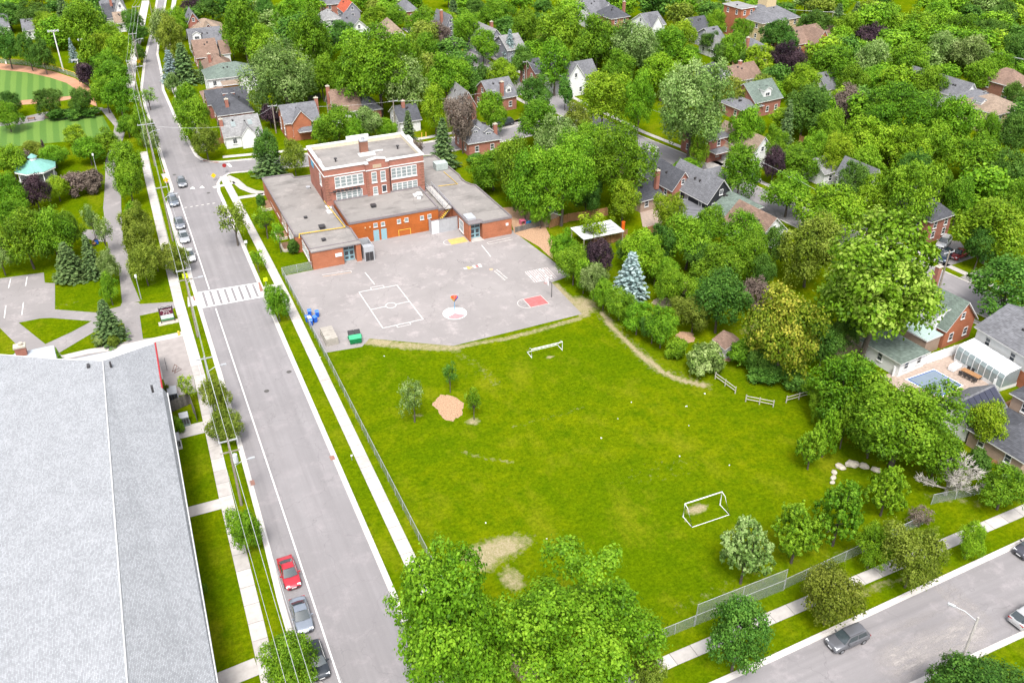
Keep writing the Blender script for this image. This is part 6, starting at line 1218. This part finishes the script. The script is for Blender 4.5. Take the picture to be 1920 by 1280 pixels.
for (a, b), lb in ((((70.9,87.9),(71.4,83.7)), 'split rail fence section nearest the worn path'), (((71.6,81.5),(74.3,78.9)), 'split rail fence section in the middle of the three'), (((76.6,79.0),(80.9,78.9)), 'split rail fence section nearest the pool yard trees')):
    o = empty('rail_fence', (0, 0, 0), 0, lb, 'fence'); a, b = Vector(a), Vector(b)
    for t in (0, .5, 1): p = a+(b-a)*t; MB().cyl(p.x, p.y, 0, 1.15, .08, 7).obj('post', RAILW, o)
    for z in (.45, .95): MB().tube([(a.x,a.y,z),((a.x+b.x)/2,(a.y+b.y)/2,z+.02),(b.x,b.y,z)], .06, 6).obj('rail', RAILW, o)
def board_fence(label, pts, h, m, px=True, bw=.5, name='wood_fence', part='board'):
    P2 = [W(*p) if px else Vector((*p, 0)) for p in pts]; o = empty(name, (0, 0, 0), 0, label, 'fence'); me = MB().box(-bw/2+.01, bw/2-.01, -.025, .025, .03, h).mesh(part, m); pm = MB().box(-.07, .07, -.07, .07, 0, h+.12).mesh('post', m)
    for a, b in zip(P2[:-1], P2[1:]):
        L = (b-a).length; n = max(1, int(L/bw)); ang = math.atan2(b.y-a.y, b.x-a.x)
        for i in range(n): p = a+(b-a)*((i+.5)/n); link(part, me, o, (p.x, p.y, 0), (0, 0, ang), (L/n/bw, 1, 1))
        for i in range(0, n+1, max(1, int(2.4/bw))): p = a+(b-a)*(i/n); link('post', pm, o, (p.x+.06*math.sin(ang), p.y-.06*math.cos(ang), 0), (0, 0, ang))
    return o
board_fence('cedar fence beside the patio and bright green tree', [(1214,441),(1252,430),(1304,412)], 1.7, FENCEW); board_fence('cedar fence left of the lime tree with orange wrap', [(1030,428),(1065,416),(1140,404)], 1.7, FENCEW); board_fence('cedar fence below the white roofed patio', [(1110,455),(1150,455),(1176,444)], 1.6, FENCEW)
board_fence('cedar fence beside the tall narrow spruce', [(1498,268),(1528,276)], 1.8, FENCEW); board_fence('grey weathered board fence beside the arena cabinets', [(317,775),(358,756),(370,790)], 1.8, FENCEG, True, .3); board_fence('low grey fence beside the mulch bed gate', [(966,436),(1012,424)], 1.1, FENCEG)
board_fence('white vinyl fence along the pool patio and drive', [(1672,705),(1745,679),(1802,660)], 1.7, VINYL, True, .9, 'vinyl_fence', 'panel'); board_fence('white vinyl fence between pool patio and neighbour', [(1858,730),(1890,714),(1930,698)], 1.7, VINYL, True, .9, 'vinyl_fence', 'panel')
board_fence('grey fence in the yard behind the great drooping tree', [(578,190),(602,184)], 1.6, FENCEG); board_fence('timber fence beside the white bungalow', [(402,273),(420,268)], 1.4, FENCEW)

# ------------------------------------------------------------------ goals, hoop, funnel ball, bins
def goal(x0, x1, y, dep, h, label, rz=0):
    o = empty('soccer_goal', ((x0+x1)/2, y, 0), rz, label, 'goal'); w = (x1-x0)/2
    MB().tube([(-w,0,0),(-w,0,h),(w,0,h),(w,0,0)], .075, 8).obj('goal_frame', VINYL, o)
    for s in (-1, 1): MB().tube([(s*w,0,h),(s*w,-dep*.35,h*.92),(s*w,-dep,.05),(s*w,0,.05)], .05, 6).obj('side_stay', VINYL, o)
    MB().tube([(-w,-dep,.05),(w,-dep,.05)], .045, 6).obj('ground_bar', VINYL, o)
goal(51.0, 56.2, 65.4, 1.9, 2.1, 'white soccer goal frame on the lower field near the pointed trees'); 
goal(48.9, 54.0, 103.6, -1.6, 1.5, 'white soccer goal frame on the upper field near the tarmac')
hp = empty('basketball_hoop', (59.6, 118.8, 0), 0, 'basketball hoop with white fan backboard on a dark gooseneck post', 'basketball hoop')
MB().tube([(0,0,0),(0,0,2.5),(-.2,0,2.9),(-.9,0,3.0)], .06, 8).obj('post', DKMET, hp)
bb = MB(); bb.add([(-.9,-.68,2.75),(-.9,.68,2.75),(-.9,.62,3.35),(-.9,.3,3.6),(-.9,-.3,3.6),(-.9,-.62,3.35),(-.95,-.68,2.75),(-.95,.68,2.75),(-.95,.62,3.35),(-.95,.3,3.6),(-.95,-.3,3.6),(-.95,-.62,3.35)], [(0,1,2,3,4,5),(11,10,9,8,7,6)]+[(i,(i+1) % 6+0 if False else (i+1) % 6,6+(i+1) % 6,6+i) for i in range(6)]); bb.obj('backboard', VINYL, hp)
MB().tube([(-1.22+.23*math.cos(a), .23*math.sin(a), 2.95) for a in np.linspace(0, 6.283, 13)], .02, 5).obj('rim', mat('rim red', (0.4, 0.06, 0.02)), hp)
fb = empty('funnel_ball_toy', (43.0, 120.4, 0), 0, 'funnel ball toy with red, yellow and blue funnel on a thin post', 'play equipment')
MB().cyl(0, 0, 0, 2.25, .06, 8).obj('post', mat('blue post', (0.10, 0.25, 0.42)), fb)
fm = [mat('funnel red', (0.50, 0.05, 0.015), .4), mat('funnel yellow', (0.55, 0.33, 0.01), .4), mat('funnel blue', (0.02, 0.04, 0.22), .4)]
for i in range(3):
    a = [i*2.094+.3+j*2.094/6 for j in range(7)]; m = MB(); m.add([(.10*math.cos(t_), .10*math.sin(t_), 2.2) for t_ in a]+[(.62*math.cos(t_), .62*math.sin(t_), 3.0) for t_ in a], [(j,j+1,8+j,7+j) for j in range(6)]); m.add([(.60*math.cos(t_), .60*math.sin(t_), 3.0) for t_ in a]+[(.08*math.cos(t_), .08*math.sin(t_), 2.25) for t_ in a], [(j,j+1,8+j,7+j) for j in range(6)]); m.obj('funnel_panel', fm[i], fb)
pc = structure(MB().cyl(43.0, 120.4, .014, .020, 1.95, 40).obj('painted_circle', PAINT)); n = 14; a = np.linspace(math.radians(205), math.radians(318), n); structure(MB().sheet([(43.0, 120.4)]+[(43.0+1.8*math.cos(t_), 120.4+1.8*math.sin(t_)) for t_ in a], .0245).obj('painted_wedge', mat('faded pink paint', (0.42, 0.19, 0.20))))
BLUEB = mat('blue bin plastic', (0.012, 0.085, 0.42), .4, .05, 2); BLUEL = mat('blue bin lid', (0.05, 0.15, 0.50), .4, .05, 2)
BN_ = [((580.5,593),'blue wheeled bin at the back left of the cluster by the fence'), ((594.5,595),'blue wheeled bin with white label at the back right of the cluster'), ((576,604),'blue wheeled bin pressed against the chain link fence'), ((580,606),'blue wheeled bin with white lid inside the cluster'), ((590.5,605),'blue wheeled bin at the right side of the cluster'), ((583,611),'blue wheeled bin standing foremost toward the concrete blocks')]
for i, ((px, py), lb) in enumerate(BN_):
    b = W(px, py); o = empty('wheeled_bin', (b.x+.1, b.y+.2, .014), rt_.uniform(-.3, .3), lb, 'bin', 'blue bins by the fence')
    bd = MB(); bd.add([(-.24,-.28,.06),(.24,-.28,.06),(.24,.28,.06),(-.24,.28,.06),(-.30,-.38,1.0),(.30,-.38,1.0),(.30,.36,1.0),(-.30,.36,1.0)], [(0,3,2,1),(0,1,5,4),(1,2,6,5),(2,3,7,6),(3,0,4,7),(4,5,6,7)]); bd.obj('bin_body', BLUEB, o)
    MB().add([(-.32,-.42,1.0),(.32,-.42,1.0),(.32,.38,1.02),(-.32,.38,1.02),(-.26,-.34,1.09),(.26,-.34,1.09),(.26,.30,1.12),(-.26,.30,1.12)], [(0,1,5,4),(1,2,6,5),(2,3,7,6),(3,0,4,7),(4,5,6,7)]).obj('lid', VINYL if i == 3 else BLUEL, o)
    for s in (-1, 1): MB().tube([(s*.22,.30,.12),(s*.28,.30,.12)], .12, 10).obj('wheel', RUBBER, o)
    MB().tube([(-.25,.43,1.0),(.25,.43,1.0)], .025, 5).obj('handle', BLUEB, o)
BLK = mat('cast block concrete', (0.29, 0.265, 0.235), .9, .15, 1.5, rnd=.12)
for lv, z in enumerate((0.014, .62)):
    for j, y in enumerate((119.6, 120.9, 122.2)):
        o = tag(MB().box(-.98+lv*.05, .98-lv*.05, -.62, .62, 0, .58).obj('concrete_block', BLK), ['lower', 'upper'][lv]+' concrete block, '+['facing the dumpster end', 'middle of its row', 'nearest the blue bins'][j]+', in the stacked pile', 'block', 'stacked concrete blocks'); o.location = (22.5, y, z)
dp = empty('dumpster', (25.95, 118.6, .014), math.radians(-6), 'green steel dumpster with black lid at the tarmac edge', 'dumpster'); GRN = mat('dumpster green', (0.006, 0.135, 0.045), .5, .1, 2); GRN2 = mat('dumpster light green', (0.03, 0.26, 0.13), .5, .1, 2)
MB().add([(-.85,-.75,.1),(.85,-.75,.1),(.85,.8,.1),(-.85,.8,.1),(-.95,-.8,.95),(.95,-.8,.95),(.95,.8,1.55),(-.95,.8,1.55)], [(0,3,2,1),(0,1,5,4),(1,2,6,5),(2,3,7,6),(3,0,4,7)]).obj('bin_body', GRN, dp); MB().add([(-.95,-.8,.96),(.95,-.8,.96),(.95,-.1,1.36),(-.95,-.1,1.36)], [(0,1,2,3)]).obj('front_panel', GRN2, dp)
for x in (-.93, .02): MB().add([(x,-.1,1.38),(x+.9,-.1,1.38),(x+.9,.85,1.66),(x,.85,1.66),(x,-.1,1.33),(x+.9,-.1,1.33),(x+.9,.85,1.60),(x,.85,1.60)], [(0,1,2,3),(4,5,1,0),(5,6,2,1),(7,4,0,3)]).obj('lid', DKMET, dp)
for z in (.35, .7): MB().box(-.93, .93, -.84, -.77, z, z+.08).obj('rib', GRN, dp)
for s in (-1, 1): MB().box(s*1.02-.06, s*1.02+.06, -.3, .3, .8, 1.0).obj('fork_pocket', GRN, dp)

# ------------------------------------------------------------------ signs and small street things
sg = empty('park_sign', (0.3, 136.0, 0), 0, 'maroon and white message sign on two dark posts over a stone base', 'sign')
for s in (-1, 1): MB().box(s*1.02-.06, s*1.02+.06, -.06, .06, 0, 3.0).obj('post', DKMET, sg)
MB().box(-1.5, 1.5, -.55, .55, 0, .14).obj('base', STONE, sg); MB().box(-.96, .96, -.05, .05, 1.55, 2.65).obj('panel', mat('maroon panel', (0.085, 0.012, 0.03), .5), sg); MB().box(-.96, .96, -.05, .05, .85, 1.54).obj('message_board', mat('message board', (0.45, 0.50, 0.50), .4), sg); MB().box(-.96, .96, -.04, .04, .55, .84).obj('lower_panel', mat('green band', (0.06, 0.17, 0.08), .5), sg)
MB().tube([(-.95,0,2.7),(-.5,0,3.05),(0,0,2.85),(.5,0,3.05),(.95,0,2.7)], .04, 5).box(-.96, .96, -.045, .045, 2.66, 2.8).obj('scroll_top', DKMET, sg)
def text(s, parent, loc, size, m):
    c = bpy.data.curves.new('lettering', 'FONT'); c.body = s; c.size = size; c.align_x = 'CENTER'; c.extrude = .004; c.materials.append(m)
    o = bpy.data.objects.new('lettering', c); COL.objects.link(o); dgx = bpy.context.evaluated_depsgraph_get(); me = bpy.data.meshes.new_from_object(o.evaluated_get(dgx)); bpy.data.objects.remove(o)
    return link('lettering', me, parent, loc, (math.pi/2, 0, 0))
text('Memorial', sg, (0, -.062, 2.28), .42, VINYL); text('Arena', sg, (0, -.062, 1.95), .36, VINYL)
for i in range(3): MB().box(-.55+i*.45, -.35+i*.45, -.066, -.051, 1.64, 1.80).obj('badge', mat('pale badge', (0.42, 0.30, 0.34)), sg)
def sign_post(px, py, h, label, shape, m, s=.35, rz=0):
    b = W(px, py); o = empty('road_sign', (b.x, b.y, 0), rz, label, 'sign'); MB().cyl(0, 0, 0, h, .035, 6).obj('post', STEEL, o)
    n = {'diamond': 4, 'round': 16, 'square': 4, 'penta': 5}[shape]; a0 = {'diamond': 0, 'round': 0, 'square': math.pi/4, 'penta': math.pi/2}[shape]; P2 = [(s*1.25*math.cos(a0+i*6.2832/n), s*1.25*math.sin(a0+i*6.2832/n)) for i in range(n)]
    MB().add([(x,-.05,h+z) for x, z in P2]+[(x,-.08,h+z) for x, z in P2], [tuple(range(n)), tuple(reversed(range(n, 2*n)))]+[((i+1) % n, i, n+i, n+(i+1) % n) for i in range(n)]).obj('sign_plate', m, o); return o
LIME = mat('lime warning sign', (0.42, 0.50, 0.01), .5, .03, 2); AMB = mat('amber warning sign', (0.60, 0.36, 0.005), .5, .03, 2)
q = sign_post(352, 540, 2.4, 'lime green school sign beside the crosswalk pole', 'square', LIME, .5); MB().box(-.14, -.06, -.095, -.082, 2.3, 2.6).box(.06, .14, -.095, -.082, 2.3, 2.6).obj('walking_figures', DKMET, q); q = sign_post(501, 545, 2.2, 'lime green school sign behind the bushy tree at the crosswalk', 'square', LIME, .4)
sign_post(313, 347, 1.2, 'amber speed hump sign on the park side of the intersection', 'diamond', AMB, .45); sign_post(402, 339, 1.2, 'amber speed hump sign at the school corner kerb', 'diamond', AMB, .45); sign_post(262, 127, 1.8, 'yellow diamond sign far up the main road', 'diamond', AMB, .5); sign_post(463, 468, 1.6, 'white parking sign on the school verge', 'square', VINYL, .3); sign_post(869, 104, 1.6, 'small yellow sign on the back street verge', 'diamond', AMB, .5); sign_post(423, 325, 1.8, 'dark stop sign seen from behind at the side street', 'round', mat('sign red', (0.25, 0.02, 0.02)), .35); sign_post(574, 1268, 1.9, 'grey parking sign seen edge on beside the dark car', 'square', STEEL, .3); sign_post(545, 590, .7, 'white verge marker below the bushy crosswalk tree', 'square', VINYL, .2); sign_post(660, 862, .8, 'small white verge marker beside the field sidewalk', 'square', VINYL, .15)
for px, py, lb in ((791,258,'left yellow bollard on the side street verge'), (799,257,'right yellow bollard on the side street verge')): b = W(px, py); o = empty('bollard', (b.x, b.y, 0), 0, lb, 'bollard'); MB().cyl(0, 0, 0, 1.1, .12, 8).obj('shaft', YPIPE, o); MB().cyl(0, 0, 1.1, 1.18, .14, 8).obj('cap', YPIPE, o)
b = W(336, 628); o = empty('fire_hydrant', (b.x, b.y, 0), 0, 'yellow fire hydrant at the corner of the sign lawn', 'hydrant'); MB().cyl(0, 0, 0, .6, .14, 10).tube([(0,0,.6),(0,0,.72),(0,0,.78)], [.17,.14,.05], 10).obj('casing', YPIPE, o); MB().tube([(-.25,0,.45),(.25,0,.45)], .07, 8).obj('nozzle', YPIPE, o); MB().cyl(0, 0, 0, .08, .2, 10).obj('flange', YPIPE, o)
# arena yard: cabinets, bike rack, benches
def cabinet(px, py, w, d, h, label, m, hz=0):
    b = W(px, py); o = empty('utility_cabinet', (b.x, b.y, 0), 0, label, 'cabinet'); MB().box(-w/2, w/2, -d/2, d/2, .1, h).obj('housing', m, o); MB().box(-w/2-.1, w/2+.1, -d/2-.1, d/2+.1, 0, .1).obj('base', CONC, o); MB().box(-w/2-.03, w/2+.03, -d/2-.03, d/2+.03, h, h+.07).obj('lid', STEEL, o)
    for k in range(3): MB().box(-w/2+.08+k*w/3.2, -w/2+.08+k*w/3.2+w/4.2, -d/2-.02, -d/2-.002, h*.3, h*.9).obj('louvre', DKMET, o)
cabinet(326, 748, 1.2, 2.0, 1.5, 'dark blue grey cooling unit beside the arena and little tree', mat('unit slate', (0.07, 0.09, 0.115))); cabinet(348, 795, 1.1, 1.3, 1.5, 'green grey transformer cabinet on the arena walkway', mat('unit green grey', (0.11, 0.145, 0.14))); cabinet(333, 835, .9, 1.7, 1.4, 'pale cooling unit against the arena wall and lawn', mat('unit pale', (0.32, 0.34, 0.36)))
b = W(334, 696); o = empty('bike_rack', (b.x, b.y, 0), .5, 'rusty triangular bike rack on the arena forecourt', 'bike rack'); RUST = mat('rusty steel', (0.12, 0.045, 0.025), .8)
for s in (0, .55): MB().tube([(-.6,s,.03),(0,s,1.0),(.6,s,.03),(-.6,s,.03)], .04, 6).obj('hoop', RUST, o)
MB().tube([(0,0,1.0),(0,.55,1.0)], .04, 6).obj('bar', RUST, o)
b = W(312, 688); o = empty('bike_stand', (b.x, b.y, 0), 0, 'dark leaning frame beside the arena red fascia', 'bike rack'); MB().tube([(0,-.9,.02),(0,-.9,1.1),(0,.9,1.1),(0,.9,.02)], .035, 6).obj('frame', DKMET, o); MB().tube([(0,0,.05),(0,0,1.1)], .03, 5).obj('upright', DKMET, o)
def bench(x, y, rz, label):
    o = empty('park_bench', (x, y, 0), rz, label, 'bench')
    for i in range(3): MB().box(-.9, .9, -.25+i*.17, -.11+i*.17, .43, .47).obj('seat_slat', FENCEW, o)
    for i in range(2): MB().box(-.9, .9, .26, .30, .58+i*.17, .70+i*.17).obj('back_slat', FENCEW, o)
    for s in (-.75, .75): MB().box(s-.04, s+.04, -.25, .3, 0, .43).box(s-.04, s+.04, .3, .36, 0, .92).obj('leg', DKMET, o)
bench(-19.6, 249.6, math.pi, 'bench on the paved bay beside the ball field'); bench(W(180, 458).x, W(180, 458).y, 1.2, 'bench beside the park path behind the spruces')
b = W(182, 457); o = empty('litter_bin', (b.x, b.y, 0), 0, 'blue litter bin beside the park path', 'bin'); MB().cyl(0, 0, 0, .9, .3, 12).obj('drum', BLUEB, o); MB().cyl(0, 0, .9, 1.0, .33, 12).obj('lid', DKMET, o)
hd_ = MB()
b0, b1 = W(84, 220), W(185, 211); T(105,206,224,40,'D','shrub','low dark hedge clump under the left ball field maple'); T(140,204,222,40,'D','shrub','low dark hedge clump midway between the ball field maples'); T(170,203,219,34,'D','shrub','low dark hedge clump at the park path end')
# teal gazebo
b = W(72, 334); gz = empty('gazebo', (b.x, b.y, 0), 0, 'octagonal gazebo with teal roof and white cupola in the park', 'gazebo'); n = 8; R_ = 4.0
ang = [i*2*math.pi/n+math.pi/8 for i in range(n)]
for a in ang: MB().cyl(R_*.9*math.cos(a), R_*.9*math.sin(a), 0, 2.6, .1, 8).obj('post', VINYL, gz)
MB().prism([(R_*math.cos(a), R_*math.sin(a)) for a in ang], 0, .25).obj('deck', CONC, gz)
for i in range(n):
    a, c = ang[i], ang[(i+1) % n]; MB().add([(R_*1.08*math.cos(a), R_*1.08*math.sin(a), 2.6), (R_*1.08*math.cos(c), R_*1.08*math.sin(c), 2.6), (.8*math.cos(c), .8*math.sin(c), 4.2), (.8*math.cos(a), .8*math.sin(a), 4.2), (R_*1.08*math.cos(a), R_*1.08*math.sin(a), 2.35), (R_*1.08*math.cos(c), R_*1.08*math.sin(c), 2.35)], [(0,1,2,3)]).obj('roof_panel', TEAL, gz)
    MB().add([(R_*1.07*math.cos(a), R_*1.07*math.sin(a), 2.6), (R_*1.07*math.cos(c), R_*1.07*math.sin(c), 2.6), (R_*1.07*math.cos(a), R_*1.07*math.sin(a), 2.25), (R_*1.07*math.cos(c), R_*1.07*math.sin(c), 2.25)], [(0,2,3,1)]).obj('fascia', VINYL, gz)
MB().cyl(0, 0, 4.1, 4.8, .75, 8).obj('cupola', VINYL, gz); MB().cyl(0, 0, 4.8, 5.5, 1.0, 8, 0, .05).obj('cupola_roof', TEAL, gz)
# boulders
for (px, py, s), lb in zip(((1562,896,.5),(1564,886,.5),(1575,876,.75),(1597,872,.95),(1619,875,.75),(1642,882,.7),(1560,905,.4)), ('small boulder at the lower end of the arc','boulder second from the lower end of the arc','flat boulder at the bend of the arc','largest pale boulder in the middle of the arc','boulder just right of the largest one','boulder at the tree end of the arc','smallest boulder beyond the lower end of the arc')):
    b = W(px, py); bm = bmesh.new(); bmesh.ops.create_icosphere(bm, subdivisions=2, radius=1); r = random.Random(px)
    for v in bm.verts: v.co *= r.uniform(.82, 1.12); v.co.z = max(-.3, v.co.z)*.7
    me = bpy.data.meshes.new('boulder'); bm.to_mesh(me); bm.free(); me.materials.append(STONE); o = link('boulder', me, None, (b.x, b.y, s*.18), (0, 0, r.uniform(0, 6)), (s, s*.7, s*.75)); tag(o, lb, 'boulder', 'boulders in an arc')
# ------------------------------------------------------------------ pool yard
pts = [(1650,705),(1745,679),(1812,655),(1850,662),(1880,690),(1895,705),(1860,728),(1800,745),(1740,768)]
sheet('pool_patio', pts, .014, PAVER)
p0, p1, p2, p3 = W(1751,694), W(1803,723), W(1762,745), W(1700,712)
pool = empty('swimming_pool', (p0.x, p0.y, 0), 0, 'rectangular swimming pool under a grey cover with blue tile edge', 'pool'); pool.location = (0, 0, 0)
c = (p0+p1+p2+p3)/4; ring_ = [c+(p-c)*1.07 for p in (p0, p1, p2, p3)]
MB().prism([(p.x, p.y) for p in ring_], .0, .10).obj('coping', VINYL, pool); MB().prism([(p.x, p.y) for p in (p0, p1, p2, p3)], .0, .115).obj('tile_edge', mat('pool blue tile', (0.01, 0.06, 0.25), .3), pool); MB().prism([(q.x, q.y) for q in [c+(p-c)*.93 for p in (p0, p1, p2, p3)]], .0, .13).obj('cover', mat('pool cover', (0.15, 0.19, 0.24), .4, .06, 1), pool)
# pool house with solar panels
ph = house('pool house with grey roof carrying dark solar panels', (1822,800), (1892,772), 5.4, 2.5, 4.6, 'gx', WHITE, R_GREY, w=7.6, cat='pool house', name='pool_house', wins='', vents=0)
for i in range(6):
    x = -2.9+i*1.13; MB().add([(x,.1,2.92),(x+1.05,.1,2.92),(x+1.05,2.4,4.72),(x,2.4,4.72),(x,.1,2.86),(x+1.05,.1,2.86),(x+1.05,2.4,4.66),(x,2.4,4.66)], [(0,1,2,3),(4,5,1,0),(5,6,2,1),(7,4,0,3)]).obj('solar_panel', mat('solar glass', (0.030, 0.032, 0.05), .2, .1, 1), ph)
# glazed sunroom
sr = empty('sunroom', (106.0, 73.2, 0), math.radians(-90), 'glazed sunroom with curved glass roof facing the pool', 'sunroom')
prof = [(0,.6),(0,2.1),(.25,2.6),(.8,2.95),(3.0,3.3)]; GL = mat('sunroom glass', (0.20, 0.24, 0.25), .08, .15, 1, spec=.8); RG = mat('sunroom roof glass', (0.42, 0.44, 0.47), .1, .1, 1, spec=.7)
MB().box(-4.2, 4.2, 0, 3.2, 0, .6).obj('base', VINYL, sr)
for i in range(8):
    x0, x1 = -4.2+i*1.05, -4.2+(i+1)*1.05
    for k in range(4): (ya, za), (yb, zb) = prof[k], prof[k+1]; MB().add([(x0+.04,ya,za),(x1-.04,ya,za),(x1-.04,yb,zb),(x0+.04,yb,zb)], [(0,1,2,3)]).obj('pane', GL if k < 2 else RG, sr)
for i in range(9): x = -4.2+i*1.05; MB().tube([(x,y,z) for y, z in prof], .05, 5).obj('glazing_bar', VINYL, sr)
for s in (-4.2, 4.2): MB().add([(s,0,.6),(s,0,2.1),(s,.25,2.6),(s,.8,2.95),(s,3.0,3.3),(s,3.0,.6)], [(0,1,2,3,4,5)]).obj('end_glass', GL, sr)
# patio furniture
b = W(1819, 707); o = empty('dining_table', (b.x, b.y, 0), math.radians(-78), 'long wooden dining table on the pool patio', 'table'); MB().box(-1.4, 1.4, -.5, .5, .70, .76).obj('tabletop', FENCEW, o)
for sx in (-1.2, 1.2):
    for sy in (-.4, .4): MB().box(sx-.04, sx+.04, sy-.04, sy+.04, 0, .70).obj('leg', DKMET, o)
def chair(x, y, rz, label, m):
    o = empty('patio_chair', (x, y, 0), rz, label, 'chair', 'chairs round the patio table'); MB().box(-.24, .24, -.24, .24, .42, .46).obj('seat', m, o); MB().box(-.24, .24, .22, .26, .46, .9).obj('backrest', m, o)
    for sx in (-.2, .2):
        for sy in (-.2, .2): MB().box(sx-.02, sx+.02, sy-.02, sy+.02, 0, .42).obj('leg', DKMET, o)
d = Vector((math.cos(math.radians(-78)), math.sin(math.radians(-78)))); nn = Vector((-d.y, d.x))
for i in range(4):
    for s in (-1, 1): p = Vector((b.x, b.y))+d*(-1.05+i*.7)+nn*s*.85; chair(p.x, p.y, math.radians(-78)+(0 if s > 0 else math.pi), 'dark mesh chair drawn up to the long patio table', DKMET)
b = W(1790, 692); o = empty('outdoor_sofa', (b.x, b.y, 0), math.radians(12), 'white cushioned outdoor sofa beside the sunroom', 'sofa'); MB().box(-.9, .9, -.4, .4, .1, .42).obj('seat', VINYL, o); MB().box(-.9, .9, .4, .55, .1, .8).obj('backrest', VINYL, o); MB().box(-1.05, -.9, -.4, .55, .1, .6).box(.9, 1.05, -.4, .55, .1, .6).obj('armrest', VINYL, o)
b = W(1798, 686); o = empty('outdoor_sofa', (b.x+.8, b.y, 0), math.radians(-80), 'grey cushioned outdoor sofa against the sunroom base', 'sofa'); MB().box(-.9, .9, -.4, .4, .1, .42).obj('seat', GREYS, o); MB().box(-.9, .9, .4, .55, .1, .8).obj('backrest', GREYS, o)
b = W(1829, 696); o = empty('folded_parasol', (b.x, b.y, 0), 0, 'folded white parasol beside the patio table', 'parasol'); MB().cyl(0, 0, 0, 2.4, .03, 6).obj('pole', STEEL, o); MB().tube([(0,0,.9),(0,0,1.3),(0,0,2.3),(0,0,2.5)], [.05,.16,.10,.02], 8).obj('canopy', VINYL, o)
for i, (px, py) in enumerate(((1712,690),(1722,686),(1732,682))): b = W(px, py); chair(b.x, b.y, 0, 'pale chair lined up along the white vinyl fence', VINYL)
# deck, raised beds at the right edge
b = W(1905, 770); dk = empty('timber_deck', (b.x, b.y, 0), math.radians(7), 'new timber deck with railing beside the tan house', 'deck')
for i in range(8): MB().box(-2.2, 2.6, -1.6+i*.4, -1.23+i*.4, .55, .6).obj('deck_board', FENCEW, dk)
for i in range(4): MB().box(-2.25, -2.19, -1.6, 1.6, .75+i*.22, .87+i*.22).obj('rail', FENCEW, dk)
for y in (-1.6, 0, 1.6): MB().box(-2.3, -2.18, y-.06, y+.06, 0, 1.65).obj('post', FENCEW, dk)
for px, py, lb, mm in ((1845,845,'raised timber garden bed with bare soil',MULCH),(1865,858,'raised timber garden bed with green plants',GRASS)):
    b = W(px, py); o = empty('raised_bed', (b.x, b.y, 0), math.radians(40), lb, 'garden bed'); MB().box(-1.2, 1.2, -.9, -.8, 0, .45).box(-1.2, 1.2, .8, .9, 0, .45).box(-1.2, -1.1, -.8, .8, 0, .45).box(1.1, 1.2, -.8, .8, 0, .45).obj('frame', FENCEW, o); MB().box(-1.1, 1.1, -.8, .8, 0, .36).obj('soil', mm, o)
# white roofed patio shelter near the playground
b = W(1120, 430, 2.6); o = empty('patio_shelter', (b.x, b.y, 0), 0, 'flat white roofed patio shelter behind the small light green tree', 'shelter'); MB().box(-4.2, 4.2, -2.6, 2.6, 2.45, 2.6).obj('roof', VINYL, o)
for sx in (-4, 4):
    for sy in (-2.4, 2.4): MB().box(sx-.08, sx+.08, sy-.08, sy+.08, 0, 2.45).obj('post', WOOD, o)
for i in range(3): MB().box(1.0, 3.4, -1.8+i*1.2, -1.2+i*1.2, 2.6, 2.68).obj('roof_panel', STEEL, o)
b = W(1168, 430); o = empty('casing', (b.x, b.y, 0), 0, 'orange wrap round the trunk of the lime tree', 'casing'); MB().cyl(0, 0, 0, 1.5, .35, 12).obj('drum', mat('safety orange', (0.55, 0.10, 0.01), .5), o); MB().cyl(0, 0, 1.5, 1.58, .38, 12).obj('lid', mat('safety orange', (0.55, 0.10, 0.01)), o)  # orange wrap round the tree trunk, shaped as a lidded drum
# climbing toy behind the school wing
b = W(955, 412); o = empty('play_climber', (66.8, 146.5, 0), 0, 'small pink and blue plastic play climber in the mulch yard', 'play equipment'); MB().box(-.5, .5, -.5, .5, .8, .9).box(-.5, -.4, -.5, .5, 0, .8).box(.4, .5, -.5, .5, 0, .8).obj('platform', mat('pink plastic', (0.45, 0.10, 0.16), .4), o); MB().add([(.5,-.3,.9),(.5,.3,.9),(1.8,.3,.1),(1.8,-.3,.1)], [(0,3,2,1)]).box(.6, 1.7, -.36, -.3, .1, .6).obj('slide', mat('blue plastic', (0.03, 0.18, 0.42), .4), o)

# scraps of paper on the grass
PAPER = mat('white paper', (0.6, 0.6, 0.6), .8, .05, 3)
for i, (px, py) in enumerate(((1127,821),(1158,785),(1287,762),(1292,798),(1184,754),(1274,855),(1321,738),(911,980),(1025,1010),(600,670),(720,668),(1368,872))):
    b = W(px, py); r = random.Random(i); s_ = r.uniform(.08, .15); o = MB().add([(-s_,-s_*.6,.02),(0,-s_*.7,.10),(s_,-s_*.5,.03),(-s_*.9,s_*.6,.03),(.02,s_*.6,.12),(s_*.9,s_*.7,.02)], [(0,1,4,3),(1,2,5,4)]).obj('paper_scrap', PAPER); o.location = (b.x, b.y, 0); o.rotation_euler = (0, 0, r.uniform(0, 6)); tag(o, 'white paper scrap lying on the school field grass', 'litter', 'paper scraps on the field')
